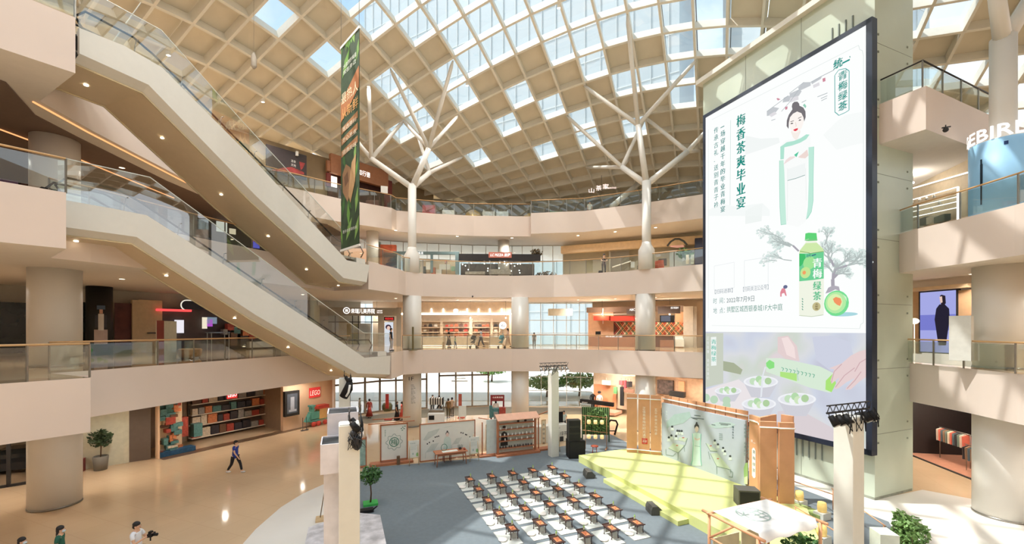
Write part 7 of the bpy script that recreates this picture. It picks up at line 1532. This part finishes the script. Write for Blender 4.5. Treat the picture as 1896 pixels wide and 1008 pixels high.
# third floor right: fashion shop
Q3=depthwall(1684,25,1800,20.5); b=MB(); PB(Q3,b,1680,305,1812,425,-.3,-.2); b.obj('wall_right',mat('taupe_wall',(196,178,150),.6),kind='structure')
e=T('fashion_shop_front',Q3.pt(0,F3),label='third floor fashion shop with white glowing frames and track lights',cat='shopfront')
for (x0,y0),(x1,y1),r_ in (((1684,351),(1810,315),.04),((1684,372),(1776,346),.03),((1776,346),(1776,408),.05),((1684,386),(1776,364),.025),((1684,394),(1776,373),.025),((1684,404),(1776,384),.025)):
    b=MB(); b.tube([Q3.pt(*Q3.hit(x0,y0),.05),Q3.pt(*Q3.hit(x1,y1),.05)],r_,6); b.obj('glowing_frame',emat('white_frame_glow',(255,250,240),1.3),e)
for k,(px,py) in enumerate(((1707,370),(1722,366),(1736,364),(1750,360),(1760,372),(1705,383),(1745,384))): b=MB(); a=Q3.hit(px,py); c0=Vector(Q3.pt(a[0],a[1],.5)); b.tube([c0,c0+Vector((0,-.05,-.14))],[.05,.07],8); b.obj('track_light',M_WHITE,e)
for k,(x0,y0,x1,y1,c_) in enumerate(((1695,414,1706,430,(196,188,176)),(1709,408,1722,425,(226,222,212)),(1727,402,1738,416,(80,84,84)),(1740,400,1752,413,(210,204,190)),(1755,398,1774,410,(96,104,96)))): b=MB(); PB(Q3,b,x0,y0,x1,y1,.3,.6); b.obj('folded_goods',mat('fashion_%d'%k,c_,.7),e)
b=MB(); a=R(Q3,1680,354,1692,366); Q3.text(b,'D',a[0],a[1],a[3]-a[1],.06,a[2]-a[0]); b.obj('lit_lettering',emat('white_letter_glow',(255,250,245),1.2),e)
shop_fill(Q3.pt(2.5,F4-SL-.5,1.2),60,lab='added fill bulb in the third floor fashion shop')
c_=(20.65,17.6); r_=1.0; e=T('blue_advert_drum',(c_[0],c_[1],F3),label='pale blue advert drum with white letters around the third floor column',cat='advert'); zt3=EYE+(HY-258)/FPX*17.2
b=MB(); b.lathe((c_[0],c_[1],F3),[(r_,0),(r_,zt3-F3)],48); b.obj('blue_wrap',mat('pale_blue_wrap',(140,184,214),.5,noise=.03,scale=.6,emit=.15),e)
a0=atan2(-c_[1],-c_[0]); vs,fs,x0,y0,x1,y1=glyphs('ICEBIRD'); b=MB(); L_=2.7; k_=.5/(y1-y0); sg=L_/(x1-x0)
b.add([(c_[0]+(r_+.03)*cos(a0-1.9+(x-x0)*sg/r_),c_[1]+(r_+.03)*sin(a0-1.9+(x-x0)*sg/r_),zt3+.02+(y-y0)*k_) for x,y in vs],fs); nv=list(b.v); b.add([(x,y,z+.03) for x,y,z in nv],fs); b.add([(c_[0]+(x-c_[0])*cos(.02)-(y-c_[1])*sin(.02),c_[1]+(x-c_[0])*sin(.02)+(y-c_[1])*cos(.02),z+.015) for x,y,z in nv],fs); b.obj('white_letters_ring',emat('white_letter_glow',(255,250,245),1.2),e)
b=MB(); b.lathe((c_[0],c_[1],zt3),[(r_,0),(r_-.02,.03)],48); b.obj('drum_rim',M_WHITE,e)
def dp(da0,da1,z0,z1,m_,nm): b=MB(); b.add([(c_[0]+(r_+.012)*cos(a0+a),c_[1]+(r_+.012)*sin(a0+a),z) for a,z in ((da0,z0),(da1,z0),(da1,z1),(da0,z1))],[(0,1,2,3)]); b.obj(nm,m_,e)
dp(-.66,-.6,F3+.7,F3+2.6,mat('navy_bottle_print',(24,44,62),.6),'figure_print'); dp(-.67,-.58,F3+1.5,F3+2.4,mat('navy_bottle_print',(24,44,62),.6),'figure_print'); dp(.02,.14,zt3-.34,zt3-.2,mat('navy_logo',(30,64,120),.6),'navy_logo')
# toy stall at far right edge
p=at(1880,930,0); e=T('toy_stall',(p[0],p[1],0),label='glass sided stall with colourful goods at the lower right edge',cat='stall'); p=(p[0]-.6,p[1]-1.0)
b=MB(); b.box((p[0]+1,p[1],.35),(2.2,.7,.7),-.6); b.obj('stall_base',mat('pale_stall',(206,206,200),.5),e); rs=random.Random(3)
for k in range(14): q=rz((rs.uniform(-1,1),rs.uniform(-.3,.3)),-.6); b=MB(); b.box((p[0]+1+q[0],p[1]+q[1],.78),(.2,.2,.16),rs.random()); b.obj('colourful_goods',M_CARTON[rs.choice([0,4,2,3])],e)
b=MB()
for q in ((-1,-.35),(1,-.35)): q=rz(q,-.6); b.tube([(p[0]+1+q[0],p[1]+q[1],0),(p[0]+1+q[0],p[1]+q[1],2.1)],.02,6)
b.obj('stall_frame',M_DARK,e)
# ================================================================ people
def skin(nm,vs,es,rs,m_,par,sub=1,root=0):
    me=bpy.data.meshes.new(nm); me.from_pydata([tuple(v) for v in vs],es,[]); o=bpy.data.objects.new(nm,me); C.objects.link(o)
    md=o.modifiers.new('s','SKIN'); md.use_smooth_shade=True
    for i,r in enumerate(rs):
        d=me.skin_vertices[0].data[i]; d.radius=(r,r) if not isinstance(r,tuple) else r; d.use_root=(i==root)
    sb=o.modifiers.new('b','SUBSURF'); sb.levels=sub; sb.render_levels=sub
    dg=bpy.context.evaluated_depsgraph_get(); dg.update(); m2=bpy.data.meshes.new_from_object(o.evaluated_get(dg)); m2.materials.clear(); m2.materials.append(m_)
    o.modifiers.clear(); o.data=m2; bpy.data.meshes.remove(me); o.parent=par
    for p in m2.polygons: p.use_smooth=True
    return o
M_SKIN=mat('skin_warm',(214,170,140),.6,noise=.03); M_HAIR=mat('black_hair',(30,26,26),.6,noise=.2,scale=20)
PM={}
def cmat(c): 
    return mat('cloth_%d_%d_%d'%c,c,.85,noise=.05,scale=6)
def person(x,y,z,h,face,label,top,bottom,shoe=(40,40,42),pose='stand',skirt=0,long=0,fine=False,mask=False,sleeve='short',cap=None):
    s=h/1.7; e=T('person',(x,y,z),label=label,cat='person',rot=face); e.scale=(s,s,s)
    st={'walk':.30,'stand':.03,'rail':.04,'push':.25,'camera':.03,'child':.12}[pose]
    lean=.10 if pose in('rail',) else (.04 if pose in ('walk','push') else 0)
    v=[(0,0,.93),(0,lean*.4,1.12),(0,lean*.8,1.32),(0,lean,1.44),(0,lean+.015,1.50),(0,lean+.03,1.59),(0,lean+.03,1.66)]
    r=[(.11,.085),(.105,.08),(.135,.09),(.085,.065),(.05,.05),(.078,.09),(.06,.075)]; ed=[(0,1),(1,2),(2,3),(3,4),(4,5),(5,6)]
    def ch(par,pts,rr):
        k=par
        for p,q in zip(pts,rr): v.append(p); r.append(q); ed.append((k,len(v)-1)); k=len(v)-1
        return k
    legs={}
    for sx,sy in ((-1,st),(1,-st)):
        kn=(sx*.10,sy*.55+.05,.50); an=(sx*.10,sy*1.0-(.04 if sy<0 else 0),.10 if sy>=0 or st<.1 else .16)
        legs[sx]=[(sx*.095,sy*.15,.86),kn,an]
        k=ch(0,legs[sx],[.085,.058,.04]); ch(k,[(an[0],an[1]+.15,an[2]-.05)],[.032])
    arms={}
    for sx in (-1,1):
        sh=(sx*.175,lean*.9,1.385)
        if pose=='rail': el=(sx*.24,lean+.10,1.16); wr=(sx*.08,lean+.30,1.10); 
        elif pose=='camera': el=(sx*.24,.12,1.14); wr=(sx*.07,.36,1.30)
        elif pose=='push': el=(sx*.22,.10,1.14); wr=(sx*.16,.36,1.04)
        else: sw=-st*.7*(-sx if st>.1 else 0)*1.0; el=(sx*.225,lean+sw*.5-.02,1.13); wr=(sx*.215,lean+sw+.05,.90)
        arms[sx]=[sh,el,wr]; d=(Vector(wr)-Vector(el)).normalized()
        k=ch(3,arms[sx],[.055,.04,.028]); pm=Vector(wr)+d*.07; k2=ch(k,[tuple(pm)],[(.034,.02)])
        if fine:
            side=d.cross(Vector((0,1,0) if abs(d.z)>.6 else (0,0,1))).normalized()
            for q,(of,ln) in enumerate(((-.026,.062),(-.009,.075),(.009,.07),(.026,.055))):
                a=pm+side*of+d*ln*.6; b_=pm+side*of*1.1+d*ln+Vector((0,.01,-.008)); ch(k2,[tuple(a),tuple(b_)],[.0085,.007])
            a=Vector(wr)+d*.03+side*.035+Vector((0,.012,0)); ch(k,[tuple(a),tuple(a+d*.035+side*.01)],[.010,.008])
        else:
            ch(k2,[tuple(pm+d*.06)],[.018])
    skin('body',v,ed,r,M_SKIN,e,2 if fine else 1)
    # clothing shells follow the body
    tv=[(0,lean*.1,.80),(0,lean*.2,.98),v[2],v[3]]; tr=[(.19,.155),(.165,.135),(.155,.108),(.075,.06)]; te=[(0,1),(1,2),(2,3)]
    for sx in (-1,1):
        sh,el,wr=[Vector(p) for p in arms[sx]]; tv.append(tuple(sh)); tr.append(.072); te.append((3,len(tv)-1)); q=sh.lerp(el,.62) if sleeve=='short' else el
        tv.append(tuple(q)); tr.append(.062 if sleeve=='short' else .052); te.append((len(tv)-2,len(tv)-1))
        if sleeve=='long': tv.append(tuple(el.lerp(wr,.9))); tr.append(.042); te.append((len(tv)-2,len(tv)-1))
    skin('shirt',tv,te,tr,cmat(top),e,1,1)
    if skirt:
        b=MB(); b.lathe((0,0,0),[(.20+.07*(1-skirt)*2,skirt),(.17,.75),(.145,.98)],16,True); b.v=[(a,c*.85+lean*.1,d) for a,c,d in b.v]; o=b.obj('skirt',cmat(bottom)); o.parent=e
    else:
        pv=[(0,0,.99)]; pr=[(.15,.115)]; pe=[]
        for sx in (-1,1):
            a,k_,an=[Vector(p) for p in legs[sx]]; pts=[a,k_]+([k_.lerp(an,.92)] if long!=2 else []); kk=0
            for q,rr in zip(pts,(.105,.075,.058)): pv.append(tuple(q)); pr.append(rr); pe.append((kk,len(pv)-1)); kk=len(pv)-1
        skin('trousers',pv,pe,pr,cmat(bottom),e,1)
    for sx in (-1,1):
        an=legs[sx][2]; b=MB(); b.sphere((an[0],an[1]+.06,an[2]-.045),(.05,.135,.05),10,6); o=b.obj('shoe',cmat(shoe)); o.parent=e
    hy=lean+.03; b=MB(); b.sphere((0,hy-.025,1.655),(.093,.10,.085),12,8); b.sphere((0,hy-.055,1.59),(.085,.07,.09),10,8)
    if long==1: b.sphere((0,hy-.075,1.48),(.09,.045,.17),10,8)
    o=b.obj('hair',cmat(cap) if cap and cap!=1 else M_HAIR); o.parent=e
    b=MB(); b.sphere((0,hy+.10,1.585),(.012,.02,.022),6,5)
    for sx in (-1,1): b.sphere((sx*.085,hy+.0,1.585),(.014,.022,.032),6,5)
    o=b.obj('nose_and_ears',M_SKIN); o.parent=e
    b=MB()
    for sx in (-1,1): b.sphere((sx*.032,hy+.083,1.605),(.013,.008,.007),6,5)
    o=b.obj('eyes',M_HAIR); o.parent=e
    b=MB(); b.sphere((0,hy+.088,1.545),(.024,.008,.007),6,5); o=b.obj('mouth',cmat((170,90,84))); o.parent=e
    if mask:
        b=MB(); b.sphere((0,hy+.055,1.555),(.062,.055,.05),10,8); o=b.obj('face_mask',cmat((196,214,226))); o.parent=e
    return e
def pat(px,feet,z=0): p=at(px,feet,z); return p
EAST=-pi/2; WEST=pi/2; SOUTH=pi; NORTH=0
p=at(435,877,0); person(p[0],p[1],0,1.76,EAST,'person in a blue shirt and black trousers walking across the marble floor',(44,64,150),(30,30,34),(220,220,222),'walk',fine=True)
p=(-14.15,13.1); person(p[0],p[1],0,1.66,EAST+.5,'person in a green top with long dark hair and a face mask at lower left',(36,92,74),(60,60,64),pose='stand',long=1,fine=True,mask=True)
p=(-14.65,12.5); person(p[0],p[1],0,1.6,EAST+.3,'person with short black hair and a mask at the lower left edge',(70,70,76),(40,40,44),pose='stand',fine=True,mask=True)
p=(-11.85,13.2); pc_=person(p[0],p[1],0,1.74,EAST+.1,'person in a white shirt holding up a black camera',(228,230,234),(60,64,72),pose='camera',fine=True)
b=MB(); b.box((0,.44,1.34),(.2,.12,.1)); b.tube([(0,.5,1.34),(0,.62,1.34)],.045,10); b.box((0,.42,1.42),(.1,.08,.06)); b.tube([(-.02,.40,1.30),(-.02,.40,1.14)],.02,6); o=b.obj('held_camera',M_BLACK,label='black camera with a lens held by the person in white',cat='camera'); o.location=(p[0],p[1],0); o.rotation_euler=(0,0,EAST+.1)
# second floor
def p2(px,D): q=atd(px,609,D); return q[0],q[1]
for px,D,h,f,lb,top,bot,kw in (
 (831,35.9,1.63,EAST,'person in a black top and long dark skirt leading a child on the second floor',(30,28,30),(62,54,44),dict(pose='stand',skirt=.25)),
 (843,35.8,1.0,EAST,'small child in green walking beside the person in the dark skirt',(110,170,140),(60,80,110),dict(pose='child')),
 (891,36.1,1.66,WEST,'person in a light grey shirt pushing a dark stroller past the bag shop',(176,182,190),(36,38,46),dict(pose='push')),
 (941,36.0,1.66,WEST,'person in a pale flowered top pushing a teal stroller',(216,190,170),(212,176,150),dict(pose='push',long=1)),
 (724,31.0,1.68,EAST,'person in a black vest and grey trousers at the foot of the lower escalator',(34,32,34),(176,170,166),dict(pose='stand',sleeve='short')),
 (989,36.4,1.3,SOUTH,'short person in grey standing behind the rail by the middle windows',(120,124,124),(96,98,96),dict(pose='stand',long=1))):
    x,y=p2(px,D); person(x,y,F2,h,f,lb,top,bot,**kw)
def stroller(px,D,c,label):
    x,y=p2(px,D); e=T('stroller',(x,y,F2),label=label,cat='stroller'); m_=cmat(c); z=F2
    b=MB(); b.tube([(x+.45,y-.2,z+1.0),(x-.25,y-.2,z+.12)],.018,6); b.tube([(x+.45,y+.2,z+1.0),(x-.25,y+.2,z+.12)],.018,6); b.tube([(x+.45,y-.2,z+1.0),(x+.45,y+.2,z+1.0)],.022,6); b.tube([(x-.3,y-.2,z+.75),(x+.3,y-.2,z+.12)],.018,6); b.tube([(x-.3,y+.2,z+.75),(x+.3,y+.2,z+.12)],.018,6); b.obj('frame',M_STEEL,e)
    b=MB(); b.add([(x-.25,y-.18,z+.45),(x+.1,y-.18,z+.4),(x+.28,y-.18,z+.85),(x-.25,y+.18,z+.45),(x+.1,y+.18,z+.4),(x+.28,y+.18,z+.85)],[(0,1,4,3),(1,2,5,4),(0,2,1),(3,4,5)]); b.obj('seat',m_,e)
    b=MB(); b.tube([(x+.25+.32*cos(a)*-1*.9,y,z+.72+.32*sin(a)) for a in (0,.4,.8,1.2,1.57)],[.19]*5,8); b.obj('hood',m_,e)
    for dx in (-.25,.3):
        for dy in (-.22,.22): b=MB(); b.tube([(x+dx,y+dy-.02,z+.09),(x+dx,y+dy+.02,z+.09)],.09,12); b.obj('wheel',M_BLACK,e)
stroller(876,36.1,(52,54,52),'dark baby stroller pushed past the bag shop'); stroller(928,36.0,(80,150,160),'teal baby stroller by the right end of the bag shop')
# third and fourth floor
x,y=p2(1118,35.0); person(x,y,F3,1.72,SOUTH,'person in a dark maroon top leaning on the third floor rail',(60,34,38),(34,30,34),pose='rail')
p=atd(1112,504,35.2); b=MB(); b.bevbox((p[0],p[1],F3+.2),(.35,.2,.4),0,.05); b.obj('dark_bag',M_BLACK,label='dark bag on the third floor beside the leaning person',cat='bag')
x,y=p2(1092,39.5); person(x,y,F4,1.66,SOUTH,'person in white behind the fourth floor rail',(226,224,216),(70,70,72),pose='stand')
# ground floor by the entrance
for px,ft,h,f,lb,top,bot,kw in (
 (684,775,1.68,NORTH,'person in a long brick red robe with their back turned near the entrance',(150,56,44),(150,56,44),dict(pose='stand',skirt=.2,sleeve='long')),
 (735,779,1.62,EAST,'person in a long black dress facing the one in coral',(28,26,28),(28,26,28),dict(pose='stand',skirt=.12,long=1)),
 (744,779,1.6,WEST,'person in a coral red dress beside the ground floor column',(196,80,66),(190,76,64),dict(pose='stand',skirt=.3,long=1)),
 (676,762,1.68,EAST,'person in a dark blue top carrying things by the left glazing',(36,40,60),(110,90,70),dict(pose='stand')),
 (666,768,1.5,EAST,'person in pale grey near the left entrance doors',(150,140,124),(120,110,96),dict(pose='stand',sleeve='long')),
 (752,763,1.66,WEST,'person in dark green near the column at the entrance',(46,60,54),(40,44,44),dict(pose='stand')),
 (801,765,1.66,SOUTH,'person in grey behind the striped cart',(120,112,104),(70,70,72),dict(pose='stand')),
 (814,766,1.64,WEST,'person in dark red right of the striped cart',(120,44,40),(50,46,46),dict(pose='walk')),
 (830,774,1.68,NORTH,'person in an olive and tan outfit standing before the glazed doors',(134,104,66),(92,84,60),dict(pose='stand',sleeve='long')),
 (837,771,1.66,NORTH,'person in cream beside the one in olive at the doors',(206,186,160),(96,90,80),dict(pose='stand')),
 (918,776,1.64,NORTH,'person with long black hair in a white top beside the kiosk',(236,226,220),(214,206,200),dict(pose='stand',long=1)),
 (1018,800,1.72,EAST,'person in black working behind the control desk',(34,34,38),(30,30,32),dict(pose='push')),
 (1044,800,1.6,SOUTH,'person in a pale top seated at the monitor behind the desk',(196,212,206),(60,62,66),dict(pose='push')),
 (667,846,1.7,NORTH,'person in white seen behind the wrapped lighting post at left',(226,220,214),(60,60,64),dict(pose='stand'))):
    q=at(px,ft,0); person(q[0],q[1],0,h,f,lb,top,bot,**kw)
# wooden frame board behind the left post
W_=vwall(663,868); e=T('wooden_frame_board',W_.pt(.2,FZ),label='narrow wood framed board with teal prints behind the left post',cat='board'); b=MB(); W_.block(b,0,.1,.4,1.6,-.03,0); b.obj('printed_board',mat('teal_print',(150,180,170),.6,noise=.3,scale=4),e); b=MB()
for r_ in ((-.06,FZ,0,1.75),(.4,FZ,.46,1.75),(-.06,1.6,.46,1.68),(-.06,.05,.46,.13)): W_.block(b,*r_,-.06,.04)
b.obj('wood_frame',M_WD,e)
